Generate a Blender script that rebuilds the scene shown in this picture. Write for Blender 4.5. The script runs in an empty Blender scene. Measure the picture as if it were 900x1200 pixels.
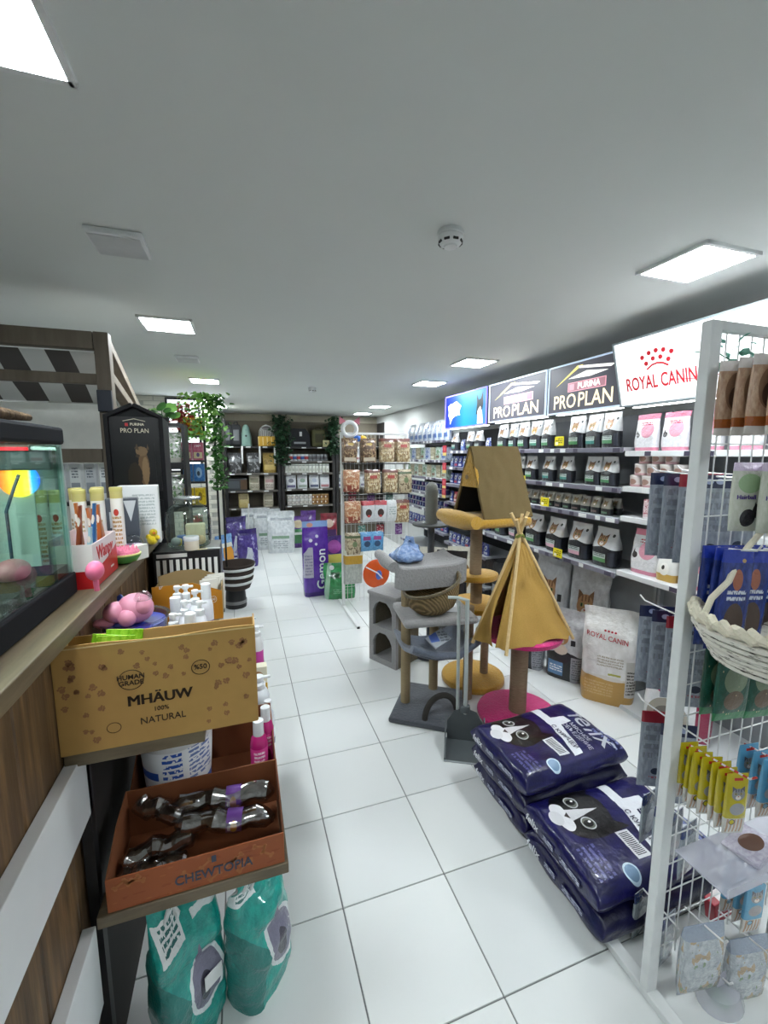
import bpy, bmesh, math, random
from mathutils import Vector, Matrix, Euler, noise as mnoise
random.seed(7)
S = bpy.context.scene
C = S.collection
R = math.radians
# ---------------------------------------------------------------- camera
F, YAW, PITCH, H = 500.0, R(18.57), R(7.66), 1.81
cam = bpy.data.cameras.new('camera')
cam.sensor_fit = 'VERTICAL'; cam.sensor_height = 24.0; cam.lens = 24.0 * F / 1200.0
cam.clip_start = 0.02
camo = bpy.data.objects.new('camera', cam); C.objects.link(camo)
camo.location = (0, 0, H); camo.rotation_euler = (R(90) - PITCH, 0, -YAW)
S.camera = camo
# ---------------------------------------------------------------- world, exposure
w = bpy.data.worlds.new('world'); S.world = w; w.use_nodes = True
w.node_tree.nodes['Background'].inputs[0].default_value = (0.75, 0.85, 1, 1)
w.node_tree.nodes['Background'].inputs[1].default_value = 0.35
S.view_settings.view_transform = 'Standard'; S.view_settings.look = 'None'
S.view_settings.gamma = 1.0; S.view_settings.use_curve_mapping = False
S.view_settings.exposure = 1.8
PANEL = 26.0          # radiance of the ceiling light panels
CEIL = 2.65
# ---------------------------------------------------------------- placing
_fw = Vector((math.sin(YAW)*math.cos(PITCH), math.cos(YAW)*math.cos(PITCH), -math.sin(PITCH)))
_rt = Vector((math.cos(YAW), -math.sin(YAW), 0)); _up = _rt.cross(_fw)
def at(px, py, x=None, y=None, z=None):
    d = _fw + _rt*((px-450)/F) - _up*((py-600)/F)
    if z is not None: t = (z-H)/d.z
    elif y is not None: t = y/d.y
    else: t = x/d.x
    return Vector((0, 0, H)) + d*t
# ---------------------------------------------------------------- materials
def lin(c):
    if isinstance(c, str):
        c = c.lstrip('#'); c = [int(c[i:i+2], 16) for i in (0, 2, 4)]
    o = []
    for v in c[:3]:
        v = v/255.0
        o.append(v/12.92 if v <= .04045 else ((v+.055)/1.055)**2.4)
    return (o[0], o[1], o[2], 1.0)
MATS = {}
def newmat(name):
    m = bpy.data.materials.new(name); m.use_nodes = True
    nt = m.node_tree; b = nt.nodes['Principled BSDF']
    return m, nt, b
def N(nt, t, **k):
    n = nt.nodes.new(t)
    for a, v in k.items(): setattr(n, a, v)
    return n
def mixc(nt, fac, a, b, mode='MIX'):
    n = nt.nodes.new('ShaderNodeMix'); n.data_type = 'RGBA'; n.blend_type = mode
    for sock, v in ((0, fac), (6, a), (7, b)):
        if hasattr(v, 'links'): nt.links.new(v, n.inputs[sock])
        else: n.inputs[sock].default_value = v
    return n.outputs[2]
def math_(nt, op, a, b=0.0):
    n = nt.nodes.new('ShaderNodeMath'); n.operation = op
    for i, v in enumerate((a, b)):
        if hasattr(v, 'links'): nt.links.new(v, n.inputs[i])
        else: n.inputs[i].default_value = v
    return n.outputs[0]
def vmath(nt, op, a, b=None):
    n = nt.nodes.new('ShaderNodeVectorMath'); n.operation = op
    for i, v in enumerate((a, b)):
        if v is None: continue
        if hasattr(v, 'links'): nt.links.new(v, n.inputs[i])
        else: n.inputs[i].default_value = v
    return n
def bump(nt, b, height, strength, dist=.01):
    n = nt.nodes.new('ShaderNodeBump'); n.inputs['Strength'].default_value = strength; n.inputs['Distance'].default_value = dist
    nt.links.new(height, n.inputs['Height']); nt.links.new(n.outputs[0], b.inputs['Normal'])
def noise(nt, scale, detail=3, coord='Object', stretch=None, rough=.5):
    tc = N(nt, 'ShaderNodeTexCoord'); src = tc.outputs[coord]
    if stretch:
        mp = N(nt, 'ShaderNodeMapping'); mp.inputs['Scale'].default_value = stretch
        nt.links.new(src, mp.inputs[0]); src = mp.outputs[0]
    n = N(nt, 'ShaderNodeTexNoise'); n.inputs['Scale'].default_value = scale; n.inputs['Detail'].default_value = detail
    n.inputs['Roughness'].default_value = rough
    nt.links.new(src, n.inputs['Vector'])
    return n
def mat(name, col, rough=.5, metal=0.0, var=.12, scale=14, bmp=0.0, bscale=60, coat=0.0, spec=.5, alpha=1.0):
    if name in MATS: return MATS[name]
    m, nt, b = newmat(name)
    c = lin(col)
    n = noise(nt, scale)
    lo = tuple(v*(1-var) for v in c[:3])+(1,); hi = tuple(min(1, v*(1+var)) for v in c[:3])+(1,)
    nt.links.new(mixc(nt, n.outputs[0], lo, hi), b.inputs['Base Color'])
    b.inputs['Roughness'].default_value = rough; b.inputs['Metallic'].default_value = metal
    b.inputs['Specular IOR Level'].default_value = spec
    if coat: b.inputs['Coat Weight'].default_value = coat; b.inputs['Coat Roughness'].default_value = .12
    if bmp: bump(nt, b, noise(nt, bscale, 4).outputs[0], bmp)
    if alpha < 1: b.inputs['Alpha'].default_value = alpha
    MATS[name] = m; return m
def emat(name, col, strength, rough=.5):
    if name in MATS: return MATS[name]
    m, nt, b = newmat(name)
    b.inputs['Base Color'].default_value = lin(col); b.inputs['Emission Color'].default_value = lin(col)
    b.inputs['Emission Strength'].default_value = strength; b.inputs['Roughness'].default_value = rough
    MATS[name] = m; return m
def wood(name, c1, c2, rough=.5, stretch=(6, 6, .8), scale=5, bmp=.15, c3=None):
    if name in MATS: return MATS[name]
    m, nt, b = newmat(name)
    n = noise(nt, scale, 6, 'Object', stretch, .65)
    r = N(nt, 'ShaderNodeValToRGB'); nt.links.new(n.outputs[0], r.inputs[0])
    r.color_ramp.elements[0].position = .3; r.color_ramp.elements[0].color = lin(c1)
    r.color_ramp.elements[1].position = .72; r.color_ramp.elements[1].color = lin(c2)
    if c3:
        e = r.color_ramp.elements.new(.5); e.color = lin(c3)
    nt.links.new(r.outputs[0], b.inputs['Base Color']); b.inputs['Roughness'].default_value = rough
    bump(nt, b, n.outputs[0], bmp)
    MATS[name] = m; return m
def plush(name, col, var=.3, scale=60, bmp=.8, sheen=.4):
    if name in MATS: return MATS[name]
    m, nt, b = newmat(name); c = lin(col)
    n = noise(nt, scale, 5, rough=.7); n2 = noise(nt, 7, 2)
    lo = tuple(v*(1-var) for v in c[:3])+(1,); hi = tuple(min(1, v*(1+var)) for v in c[:3])+(1,)
    k = mixc(nt, n.outputs[0], lo, hi)
    nt.links.new(mixc(nt, math_(nt, 'MULTIPLY', n2.outputs[0], .35), k, lo), b.inputs['Base Color'])
    b.inputs['Roughness'].default_value = .95; b.inputs['Sheen Weight'].default_value = sheen
    bump(nt, b, n.outputs[0], bmp, .012)
    MATS[name] = m; return m
def glass(name, col=(235, 245, 245), rough=.02, mixf=.12, ior=1.45):
    """thin clear film / pane: mostly see-through with a glossy coat"""
    if name in MATS: return MATS[name]
    m, nt, b = newmat(name)
    nt.nodes.remove(b)
    out = nt.nodes['Material Output']
    tr = N(nt, 'ShaderNodeBsdfTransparent'); tr.inputs[0].default_value = lin(col)
    gl = N(nt, 'ShaderNodeBsdfGlossy'); gl.inputs['Roughness'].default_value = rough
    fr = N(nt, 'ShaderNodeLayerWeight'); fr.inputs[0].default_value = .5
    f = math_(nt, 'ADD', math_(nt, 'MULTIPLY', math_(nt, 'POWER', fr.outputs['Facing'], 4.0), (ior-1)*1.3), .02+mixf*.35)
    mx = N(nt, 'ShaderNodeMixShader'); nt.links.new(f, mx.inputs[0]); nt.links.new(tr.outputs[0], mx.inputs[1]); nt.links.new(gl.outputs[0], mx.inputs[2])
    nt.links.new(mx.outputs[0], out.inputs[0])
    MATS[name] = m; return m
def pm(name, base, layers, rough=.35, axes='xz', emit=0.0, coat=0.0, crinkle=0.0, wob=0.0, metal=0.0):
    """printed material: flat shapes laid over a base colour in the object's own bounding-box coordinates"""
    if name in MATS: return MATS[name]
    m, nt, b = newmat(name)
    tc = N(nt, 'ShaderNodeTexCoord'); sp = N(nt, 'ShaderNodeSeparateXYZ'); nt.links.new(tc.outputs['Generated'], sp.inputs[0])
    ix = {'x': 0, 'y': 1, 'z': 2}
    cb = N(nt, 'ShaderNodeCombineXYZ')
    u = sp.outputs[ix[axes[0]]]; v = sp.outputs[ix[axes[1]]]
    if len(axes) > 2 and axes[2] == '-': u = math_(nt, 'SUBTRACT', 1.0, u)
    nt.links.new(u, cb.inputs[0]); nt.links.new(v, cb.inputs[1])
    uv = cb.outputs[0]
    if wob:
        nz = N(nt, 'ShaderNodeTexNoise'); nz.inputs['Scale'].default_value = 18; nt.links.new(uv, nz.inputs['Vector'])
        o = vmath(nt, 'SUBTRACT', nz.outputs['Color'], (.5, .5, .5)); o2 = vmath(nt, 'SCALE', o.outputs[0]); o2.inputs['Scale'].default_value = wob
        uv = vmath(nt, 'ADD', uv, o2.outputs[0]).outputs[0]
        fl = vmath(nt, 'MULTIPLY', uv, (1, 1, 0)); uv = fl.outputs[0]
    if isinstance(base, tuple) and len(base) == 2 and isinstance(base[0], str):   # mottled base
        nz = N(nt, 'ShaderNodeTexNoise'); nz.inputs['Scale'].default_value = 9; nz.inputs['Detail'].default_value = 4; nt.links.new(tc.outputs['Generated'], nz.inputs['Vector'])
        rp = N(nt, 'ShaderNodeValToRGB'); rp.color_ramp.elements[0].position = .38; rp.color_ramp.elements[1].position = .62
        rp.color_ramp.elements[0].color = lin(base[0]); rp.color_ramp.elements[1].color = lin(base[1]); nt.links.new(nz.outputs[0], rp.inputs[0])
        col = rp.outputs[0]
    else: col = lin(base)
    def rect(cu, cv, ru, rv):
        a = vmath(nt, 'SUBTRACT', uv, (cu, cv, 0)); a = vmath(nt, 'MULTIPLY', a.outputs[0], (1/ru, 1/rv, 0)); a = vmath(nt, 'ABSOLUTE', a.outputs[0])
        s = N(nt, 'ShaderNodeSeparateXYZ'); nt.links.new(a.outputs[0], s.inputs[0])
        return math_(nt, 'LESS_THAN', math_(nt, 'MAXIMUM', s.outputs[0], s.outputs[1]), 1.0)
    def ell(cu, cv, ru, rv):
        a = vmath(nt, 'SUBTRACT', uv, (cu, cv, 0)); a = vmath(nt, 'MULTIPLY', a.outputs[0], (1/ru, 1/rv, 0)); a = vmath(nt, 'LENGTH', a.outputs[0])
        return math_(nt, 'LESS_THAN', a.outputs['Value'], 1.0)
    def half(p, q):
        nx, ny = -(q[1]-p[1]), q[0]-p[0]
        a = vmath(nt, 'SUBTRACT', uv, (p[0], p[1], 0)); d = vmath(nt, 'DOT_PRODUCT', a.outputs[0], (nx, ny, 0))
        return math_(nt, 'GREATER_THAN', d.outputs['Value'], 0.0)
    todo = list(layers); flat = []
    for L in todo:
        if L[0] == 'cat':      # cat face: cu, cv, size, aspect, fur, dark, eye
            _, cu, cv, s, asp, fur, dark, eye = L
            flat += [('tri', [(cu-s*.95, cv+s*1.25*asp), (cu-s*.95, cv+s*.1*asp), (cu-s*.1, cv+s*.7*asp)], dark),
                     ('tri', [(cu+s*.95, cv+s*1.25*asp), (cu+s*.1, cv+s*.7*asp), (cu+s*.95, cv+s*.1*asp)], dark),
                     ('ell', cu, cv, s, s*.9*asp, fur), ('rect', cu-s*.5, cu-s*.3, cv+s*.35*asp, cv+s*.8*asp, dark), ('rect', cu+s*.3, cu+s*.5, cv+s*.35*asp, cv+s*.8*asp, dark),
                     ('rect', cu-s*.08, cu+s*.08, cv+s*.4*asp, cv+s*.85*asp, dark),
                     ('ell', cu-s*.42, cv+s*.12*asp, s*.2, s*.15*asp, eye), ('ell', cu+s*.42, cv+s*.12*asp, s*.2, s*.15*asp, eye),
                     ('ell', cu-s*.42, cv+s*.12*asp, s*.09, s*.13*asp, '101010'), ('ell', cu+s*.42, cv+s*.12*asp, s*.09, s*.13*asp, '101010'),
                     ('ell', cu, cv-s*.45*asp, s*.42, s*.32*asp, 'e8e0d6'), ('ell', cu, cv-s*.28*asp, s*.14, s*.09*asp, 'b06a5c')]
        else: flat.append(L)
    for L in flat:
        t = L[0]
        if t == 'rect': k = rect((L[1]+L[2])/2, (L[3]+L[4])/2, max(1e-4, (L[2]-L[1])/2), max(1e-4, (L[4]-L[3])/2)); c = L[5]
        elif t == 'ell': k = ell(*L[1:5]); c = L[5]
        elif t in ('tri', 'poly'):
            P = L[1]; c = L[2]
            ar = sum(P[i][0]*P[(i+1) % len(P)][1]-P[(i+1) % len(P)][0]*P[i][1] for i in range(len(P)))
            if ar < 0: P = P[::-1]
            k = half(P[0], P[1])
            for i in range(1, len(P)): k = math_(nt, 'MULTIPLY', k, half(P[i], P[(i+1) % len(P)]))
        elif t == 'lines':       # block of small print: u0,u1,v0,v1,count,colour
            k = rect((L[1]+L[2])/2, (L[3]+L[4])/2, (L[2]-L[1])/2, (L[4]-L[3])/2); c = L[6]
            s = N(nt, 'ShaderNodeSeparateXYZ'); nt.links.new(uv, s.inputs[0])
            fr = math_(nt, 'FRACT', math_(nt, 'MULTIPLY', math_(nt, 'SUBTRACT', s.outputs[1], L[3]), L[5]/(L[4]-L[3])))
            k = math_(nt, 'MULTIPLY', k, math_(nt, 'GREATER_THAN', fr, .42))
            nz = N(nt, 'ShaderNodeTexNoise'); nz.inputs['Scale'].default_value = 1.0; nz.inputs['Detail'].default_value = 1
            a = vmath(nt, 'MULTIPLY', uv, (L[5]*3.2/(L[4]-L[3])*.5, L[5]/(L[4]-L[3]), 0)); nt.links.new(a.outputs[0], nz.inputs['Vector'])
            k = math_(nt, 'MULTIPLY', k, math_(nt, 'GREATER_THAN', nz.outputs[0], .44))
        elif t == 'vbars':       # upright bars: u0,u1,v0,v1,count,duty,colour
            k = rect((L[1]+L[2])/2, (L[3]+L[4])/2, (L[2]-L[1])/2, (L[4]-L[3])/2); c = L[7]
            s = N(nt, 'ShaderNodeSeparateXYZ'); nt.links.new(uv, s.inputs[0])
            fr = math_(nt, 'FRACT', math_(nt, 'MULTIPLY', math_(nt, 'SUBTRACT', s.outputs[0], L[1]), L[5]/(L[2]-L[1])))
            k = math_(nt, 'MULTIPLY', k, math_(nt, 'LESS_THAN', fr, L[6]))
        elif t == 'blot':        # blotches: scale, threshold, colour
            nz = N(nt, 'ShaderNodeTexNoise'); nz.inputs['Scale'].default_value = L[1]; nz.inputs['Detail'].default_value = 3; nt.links.new(tc.outputs['Generated'], nz.inputs['Vector'])
            k = math_(nt, 'GREATER_THAN', nz.outputs[0], L[2]); c = L[3]
        elif t == 'dots':        # scattered round spots: scale, radius, colour
            vo = N(nt, 'ShaderNodeTexVoronoi'); vo.inputs['Scale'].default_value = L[1]; nt.links.new(uv, vo.inputs['Vector'])
            k = math_(nt, 'LESS_THAN', vo.outputs['Distance'], L[2]); c = L[3]
        col = mixc(nt, k, col, lin(c))
    if hasattr(col, 'links'): nt.links.new(col, b.inputs['Base Color'])
    else: b.inputs['Base Color'].default_value = col
    b.inputs['Roughness'].default_value = rough; b.inputs['Metallic'].default_value = metal
    if coat: b.inputs['Coat Weight'].default_value = coat; b.inputs['Coat Roughness'].default_value = .08
    if emit:
        if hasattr(col, 'links'): nt.links.new(col, b.inputs['Emission Color'])
        else: b.inputs['Emission Color'].default_value = col
        b.inputs['Emission Strength'].default_value = emit
    if crinkle: bump(nt, b, noise(nt, 22, 4, 'Object', None, .6).outputs[0], crinkle, .02)
    MATS[name] = m; return m
# ---------------------------------------------------------------- mesh building
class MB:
    def __init__(s): s.v = []; s.f = []; s.m = []; s.cur = 0
    def add(s, vs, fs, M=None):
        o = len(s.v)
        s.v += [tuple(M @ Vector(p)) if M is not None else tuple(p) for p in vs]
        s.f += [tuple(i+o for i in f) for f in fs]; s.m += [s.cur]*len(fs)
        return s
    def box(s, c, d, M=None, rz=0.0, rot=None):
        x, y, z = d[0]/2, d[1]/2, d[2]/2
        vs = [(-x, -y, -z), (x, -y, -z), (x, y, -z), (-x, y, -z), (-x, -y, z), (x, -y, z), (x, y, z), (-x, y, z)]
        T = Matrix.Translation(c)
        if rz: T = T @ Matrix.Rotation(rz, 4, 'Z')
        if rot: T = T @ Euler(rot).to_matrix().to_4x4()
        if M is not None: T = M @ T
        return s.add(vs, [(0, 3, 2, 1), (4, 5, 6, 7), (0, 1, 5, 4), (1, 2, 6, 5), (2, 3, 7, 6), (3, 0, 4, 7)], T)
    def box2(s, a, b, M=None):
        return s.box([(a[i]+b[i])/2 for i in range(3)], [abs(b[i]-a[i]) for i in range(3)], M)
    def bbox(s, c, d, r=.01, rz=0.0, rot=None, seg=2):
        """box with rounded edges"""
        bm = bmesh.new(); bmesh.ops.create_cube(bm, size=1.0)
        for v in bm.verts: v.co = Vector((v.co.x*d[0], v.co.y*d[1], v.co.z*d[2]))
        bmesh.ops.bevel(bm, geom=list(bm.edges), offset=min(r, min(d)*.48), segments=seg, profile=.5, affect='EDGES')
        T = Matrix.Translation(c)
        if rz: T = T @ Matrix.Rotation(rz, 4, 'Z')
        if rot: T = T @ Euler(rot).to_matrix().to_4x4()
        bm.verts.index_update()
        s.add([tuple(v.co) for v in bm.verts], [tuple(v.index for v in f.verts) for f in bm.faces], T); bm.free(); return s
    def lathe(s, prof, n=24, c=(0, 0, 0), cap0=True, cap1=True, M=None, sx=1.0, sy=1.0):
        vs = []; fs = []
        for r, z in prof:
            for i in range(n):
                a = 2*math.pi*i/n; vs.append((c[0]+r*math.cos(a)*sx, c[1]+r*math.sin(a)*sy, c[2]+z))
        k = len(prof)
        for j in range(k-1):
            for i in range(n):
                fs.append((j*n+i, j*n+(i+1) % n, (j+1)*n+(i+1) % n, (j+1)*n+i))
        if cap0: fs.append(tuple(range(n))[::-1])
        if cap1: fs.append(tuple((k-1)*n+i for i in range(n)))
        return s.add(vs, fs, M)
    def tube(s, pts, r, n=8, closed=False, caps=True):
        """round bar along a path; r a number or one radius for each point"""
        pts = [Vector(p) for p in pts]; k = len(pts)
        rr = r if isinstance(r, (list, tuple)) else [r]*k
        vs = []; up = None
        for j in range(k):
            if closed: t = pts[(j+1) % k]-pts[j-1]
            else: t = pts[min(j+1, k-1)]-pts[max(j-1, 0)]
            t.normalize()
            if up is None:
                up = Vector((0, 0, 1)) if abs(t.z) < .9 else Vector((1, 0, 0))
            a = (up - t*up.dot(t)); a.normalize(); up = a; b = t.cross(a)
            for i in range(n):
                w_ = 2*math.pi*i/n; vs.append(tuple(pts[j]+(a*math.cos(w_)+b*math.sin(w_))*rr[j]))
        fs = []
        for j in range(k if closed else k-1):
            j2 = (j+1) % k
            for i in range(n): fs.append((j*n+i, j*n+(i+1) % n, j2*n+(i+1) % n, j2*n+i))
        if caps and not closed: fs += [tuple(range(n))[::-1], tuple((k-1)*n+i for i in range(n))]
        return s.add(vs, fs)
    def prism(s, poly, t, M=None):
        """polygon in the x-z plane pushed back along y by t"""
        n = len(poly)
        ar = sum(poly[i][0]*poly[(i+1) % n][1]-poly[(i+1) % n][0]*poly[i][1] for i in range(n))
        if ar < 0: poly = poly[::-1]
        vs = [(p[0], 0, p[1]) for p in poly]+[(p[0], t, p[1]) for p in poly]
        fs = [tuple(range(n)), tuple(range(2*n-1, n-1, -1))]+[(i, i+n, (i+1) % n+n, (i+1) % n) for i in range(n)]
        return s.add(vs, fs, M)
    def grid(s, fn, nu, nv, M=None):
        vs = [fn(i/nu, j/nv) for j in range(nv+1) for i in range(nu+1)]
        fs = [(j*(nu+1)+i, j*(nu+1)+i+1, (j+1)*(nu+1)+i+1, (j+1)*(nu+1)+i) for j in range(nv) for i in range(nu)]
        return s.add(vs, fs, M)
    def sheet(s, fn, nu, nv, t=.004, nrm=(0, -1, 0)):
        """grid with a thickness t behind its face"""
        nr = Vector(nrm)*t
        a = [Vector(fn(i/nu, j/nv)) for j in range(nv+1) for i in range(nu+1)]
        n = len(a); vs = [tuple(p) for p in a]+[tuple(p-nr) for p in a]
        W = nu+1; fs = []
        for j in range(nv):
            for i in range(nu):
                q = (j*W+i, j*W+i+1, (j+1)*W+i+1, (j+1)*W+i); fs.append(q); fs.append(tuple(x+n for x in q[::-1]))
        rim = [i for i in range(W)]+[j*W+nu for j in range(1, nv+1)]+[nv*W+i for i in range(nu-1, -1, -1)]+[j*W for j in range(nv-1, 0, -1)]
        for i in range(len(rim)):
            p, q = rim[i], rim[(i+1) % len(rim)]; fs.append((q, p, p+n, q+n))
        return s.add(vs, fs)
    def mesh(s, name, mats, smooth=False, ang=40):
        me = bpy.data.meshes.new(name); me.from_pydata(s.v, [], s.f)
        if not isinstance(mats, (list, tuple)): mats = [mats]
        for m in mats: me.materials.append(m)
        if len(mats) > 1: me.polygons.foreach_set('material_index', s.m)
        me.validate()
        if smooth:
            me.polygons.foreach_set('use_smooth', [True]*len(me.polygons))
            try: me.set_sharp_from_angle(angle=R(ang))
            except Exception: pass
        me.update(); return me
    def build(s, name, mats, parent=None, smooth=False, loc=None, rz=0.0, rot=None, ang=40):
        return link(name, s.mesh(name, mats, smooth, ang), parent, loc, rz, rot)
def link(name, me, parent=None, loc=None, rz=0.0, rot=None):
    o = bpy.data.objects.new(name, me); C.objects.link(o)
    if parent is not None: o.parent = parent
    if loc is not None: o.location = loc
    if rot is not None: o.rotation_euler = rot
    elif rz: o.rotation_euler = (0, 0, rz)
    return o
def tag(o, label, cat, group=None, kind=None):
    o['label'] = label
    if cat: o['category'] = cat
    if group: o['group'] = group
    if kind: o['kind'] = kind
    return o
def thing(name, label, cat, loc=(0, 0, 0), rz=0.0, group=None, kind=None, rot=None):
    o = bpy.data.objects.new(name, None); C.objects.link(o); o.empty_display_size = .05
    o.location = loc; o.rotation_euler = rot if rot else (0, 0, rz)
    return tag(o, label, cat, group, kind)
def struct(name, o=None):
    o['kind'] = 'structure'; return o
def dup(root, loc, rz=None, label=None, group=None, rot=None):
    r = root.copy(); C.objects.link(r); r.location = loc
    if rot is not None: r.rotation_euler = rot
    elif rz is not None: r.rotation_euler = (0, 0, rz)
    if label: r['label'] = label
    if group: r['group'] = group
    for ch in list(root.children):
        c = ch.copy(); C.objects.link(c); c.parent = r
        for g in list(ch.children):
            d = g.copy(); C.objects.link(d); d.parent = c
    return r
ORD = ['first', 'second', 'third', 'fourth', 'fifth', 'sixth', 'seventh', 'eighth', 'ninth', 'tenth', 'eleventh', 'twelfth', 'thirteenth', 'fourteenth', 'fifteenth',
       'sixteenth', 'seventeenth', 'eighteenth', 'nineteenth', 'twentieth']
_tc = {}
def textmesh(s, size, m, ext=.0006, bold=0.0, shear=0.0, align='CENTER', sx=1.0, space=1.0, wrap=None, fitw=None):
    cu = bpy.data.curves.new('lettering', 'FONT'); cu.body = s; cu.size = size; cu.align_x = align; cu.align_y = 'CENTER'
    cu.extrude = ext; cu.offset = bold*size; cu.shear = shear; cu.space_character = space; cu.resolution_u = 3
    o = bpy.data.objects.new('lettering', cu)
    me = bpy.data.meshes.new_from_object(o)
    bpy.data.objects.remove(o); bpy.data.curves.remove(cu)
    me.name = 'lettering'; me.materials.clear(); me.materials.append(m)
    if fitw:
        xs_ = [v.co.x for v in me.vertices]; sx = fitw/(max(xs_)-min(xs_))
    # stand it up: text x -> x, text y -> z, facing -y
    for v in me.vertices:
        x, y, z = v.co; x *= sx
        v.co = (x, -z, y)
    if wrap:
        for v in me.vertices: v.co = wrap(v.co)
    return me
def text(s, size, m, parent, loc, rz=0.0, rot=None, name='lettering', **k):
    return link(name, textmesh(s, size, m, **k), parent, loc, rz, rot)
# ---------------------------------------------------------------- bags and packs
def sgn_pow(c, e): return math.copysign(abs(c)**e, c)
def bagmb(w_, h, d, n=20, m=9, top=.06, seal=.88, wr=0.0, seed=0, squ=.5, lean=0.0, bottom=.92, waist=0.0):
    """standing bag: gusseted base, body, flattened and sealed top; base centre at the origin, front towards -y"""
    mb = MB(); vs = []; fs = []
    for j in range(m+1):
        v = j/m
        t = min(1, max(0, (v-.35)/(seal-.35)))
        b = (d/2)*(bottom+(1-bottom)*min(1, v*6))*(1-t**1.8)+.003+.0*top
        if v < .02: b *= .94
        a = (w_/2)*(.95+.05*min(1, v*5))*(1-waist*math.sin(math.pi*v))
        e = squ if v < seal else .35
        for i in range(n):
            an = 2*math.pi*i/n; x = a*sgn_pow(math.cos(an), e); y = b*sgn_pow(math.sin(an), max(e, .6))
            z = h*v
            if wr:
                q = mnoise.noise(Vector((x*9+seed*3.1, y*9, z*9+seed)))*wr*(.4+v)
                x += q*.5; y += q+mnoise.noise(Vector((x*22+seed, 3, z*22)))*wr*.4
            y += lean*v*v*h
            vs.append((x, y, z))
    for j in range(m):
        for i in range(n): fs.append((j*n+i, j*n+(i+1) % n, (j+1)*n+(i+1) % n, (j+1)*n+i))
    fs.append(tuple(range(n))[::-1]); fs.append(tuple(m*n+i for i in range(n)))
    return mb.add(vs, fs)
def bagmesh(name, mats, *a, **k): return bagmb(*a, **k).mesh(name, mats, True, 60)
def hangmb(w_, h, d, n=16, m=8, hole=True):
    """flat pouch hanging from its top edge: origin at the hole, body below, front towards -y"""
    mb = MB(); vs = []; fs = []
    for j in range(m+1):
        v = j/m
        b = (d/2)*math.sin(math.pi*min(1, max(0, (v*.95)))**.8)**.6 if 0 < j < m else 0
        b += .0015
        if v > .88: b = .0015
        for i in range(n):
            an = 2*math.pi*i/n; vs.append((w_/2*sgn_pow(math.cos(an), .5), b*sgn_pow(math.sin(an), .7), -h+h*v+.015))
    for j in range(m):
        for i in range(n): fs.append((j*n+i, j*n+(i+1) % n, (j+1)*n+(i+1) % n, (j+1)*n+i))
    fs.append(tuple(range(n))[::-1]); fs.append(tuple(m*n+i for i in range(n)))
    return mb.add(vs, fs)
def cards(mb, pts, size, rnd, up=.3, shape='leaf'):
    """small leaves with a folded midrib at the given points"""
    for p in pts:
        L = size*rnd.uniform(.7, 1.3); W = L*.45
        T = Matrix.Translation(p) @ Euler((rnd.uniform(-.9, .9), rnd.uniform(-.9, .9), rnd.uniform(0, 6.28))).to_matrix().to_4x4()
        vs = [(0, 0, 0), (W*.8, L*.35, L*.1), (W*.5, L*.8, .02*L), (0, L, -L*.12), (-W*.5, L*.8, .02*L), (-W*.8, L*.35, L*.1), (0, L*.45, -L*.02)]
        mb.add(vs, [(0, 1, 6), (1, 2, 6), (2, 3, 6), (3, 4, 6), (4, 5, 6), (5, 0, 6)], T)
    return mb
# ================================================================ the setting
X0, X1, Y0, Y1 = -2.4, 3.0, -2.2, 9.45
M_wall = mat('wall_paint', (196, 198, 196), .85, var=.04, bmp=.05)
M_ceil = mat('ceiling_paint', (216, 220, 217), .9, var=.02, scale=3)
M_white = mat('white_metal', (222, 224, 224), .35)
M_black = mat('black_metal', (22, 22, 24), .45)
M_blackp = mat('black_plastic', (16, 16, 18), .35)
def slab(name, a, b, m):
    o = MB().box2(a, b).build(name, m); o['kind'] = 'structure'; return o
fl = slab('floor', (X0-.1, Y0-.1, -.08), (X1+.1, Y1+.1, -.006), mat('floor_grout', (120, 122, 122), .9)); tag(fl, 'white square tiled shop floor with thin grey joints', None)
def tilemat():
    m, nt, b = newmat('floor_tile_glaze')
    oi = N(nt, 'ShaderNodeObjectInfo'); n = noise(nt, 3, 4)
    k = oi.outputs['Random']
    nt.links.new(mixc(nt, k, lin((216, 219, 219)), lin((226, 228, 227))), b.inputs['Base Color'])
    b.inputs['Roughness'].default_value = .27
    return m
M_tile = tilemat()
T = .45; tx0, ty0 = .3185, 1.465
me = MB().bbox((0, 0, -.006), (T-.005, T-.005, .012), .0015, seg=1).mesh('tile', M_tile)
for i in range(-6, 7):
    for j in range(-4, 18):
        x = tx0+(i+.5)*T; y = ty0+(j+.5)*T
        if x-T/2 < X1 and x+T/2 > X0+.05 and y+T/2 > -.3 and y-T/2 < Y1: link('tile', me, fl, (x, y, 0))
ce = slab('ceiling', (X0-.1, Y0-.1, CEIL), (X1+.1, Y1+.1, CEIL+.1), M_ceil); tag(ce, 'flat light grey painted ceiling', None)
o = slab('wall_left', (X0-.1, Y0, -.08), (X0, Y1, CEIL), M_wall); tag(o, 'plain light wall on the left side', None)
o = slab('wall_right', (X1, Y0, -.08), (X1+.1, Y1, CEIL), M_wall); tag(o, 'light wall behind the right hand shelving', None)
o = slab('wall_back', (X0, Y1, -.08), (X1, Y1+.1, CEIL), mat('back_wall_paint', (186, 180, 162), .85, var=.05)); tag(o, 'cream wall behind the far shelves', None)
o = slab('wall_front', (X0, Y0-.1, -.08), (X1, Y0, CEIL), M_wall); tag(o, 'plain light wall on the near side', None)
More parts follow.
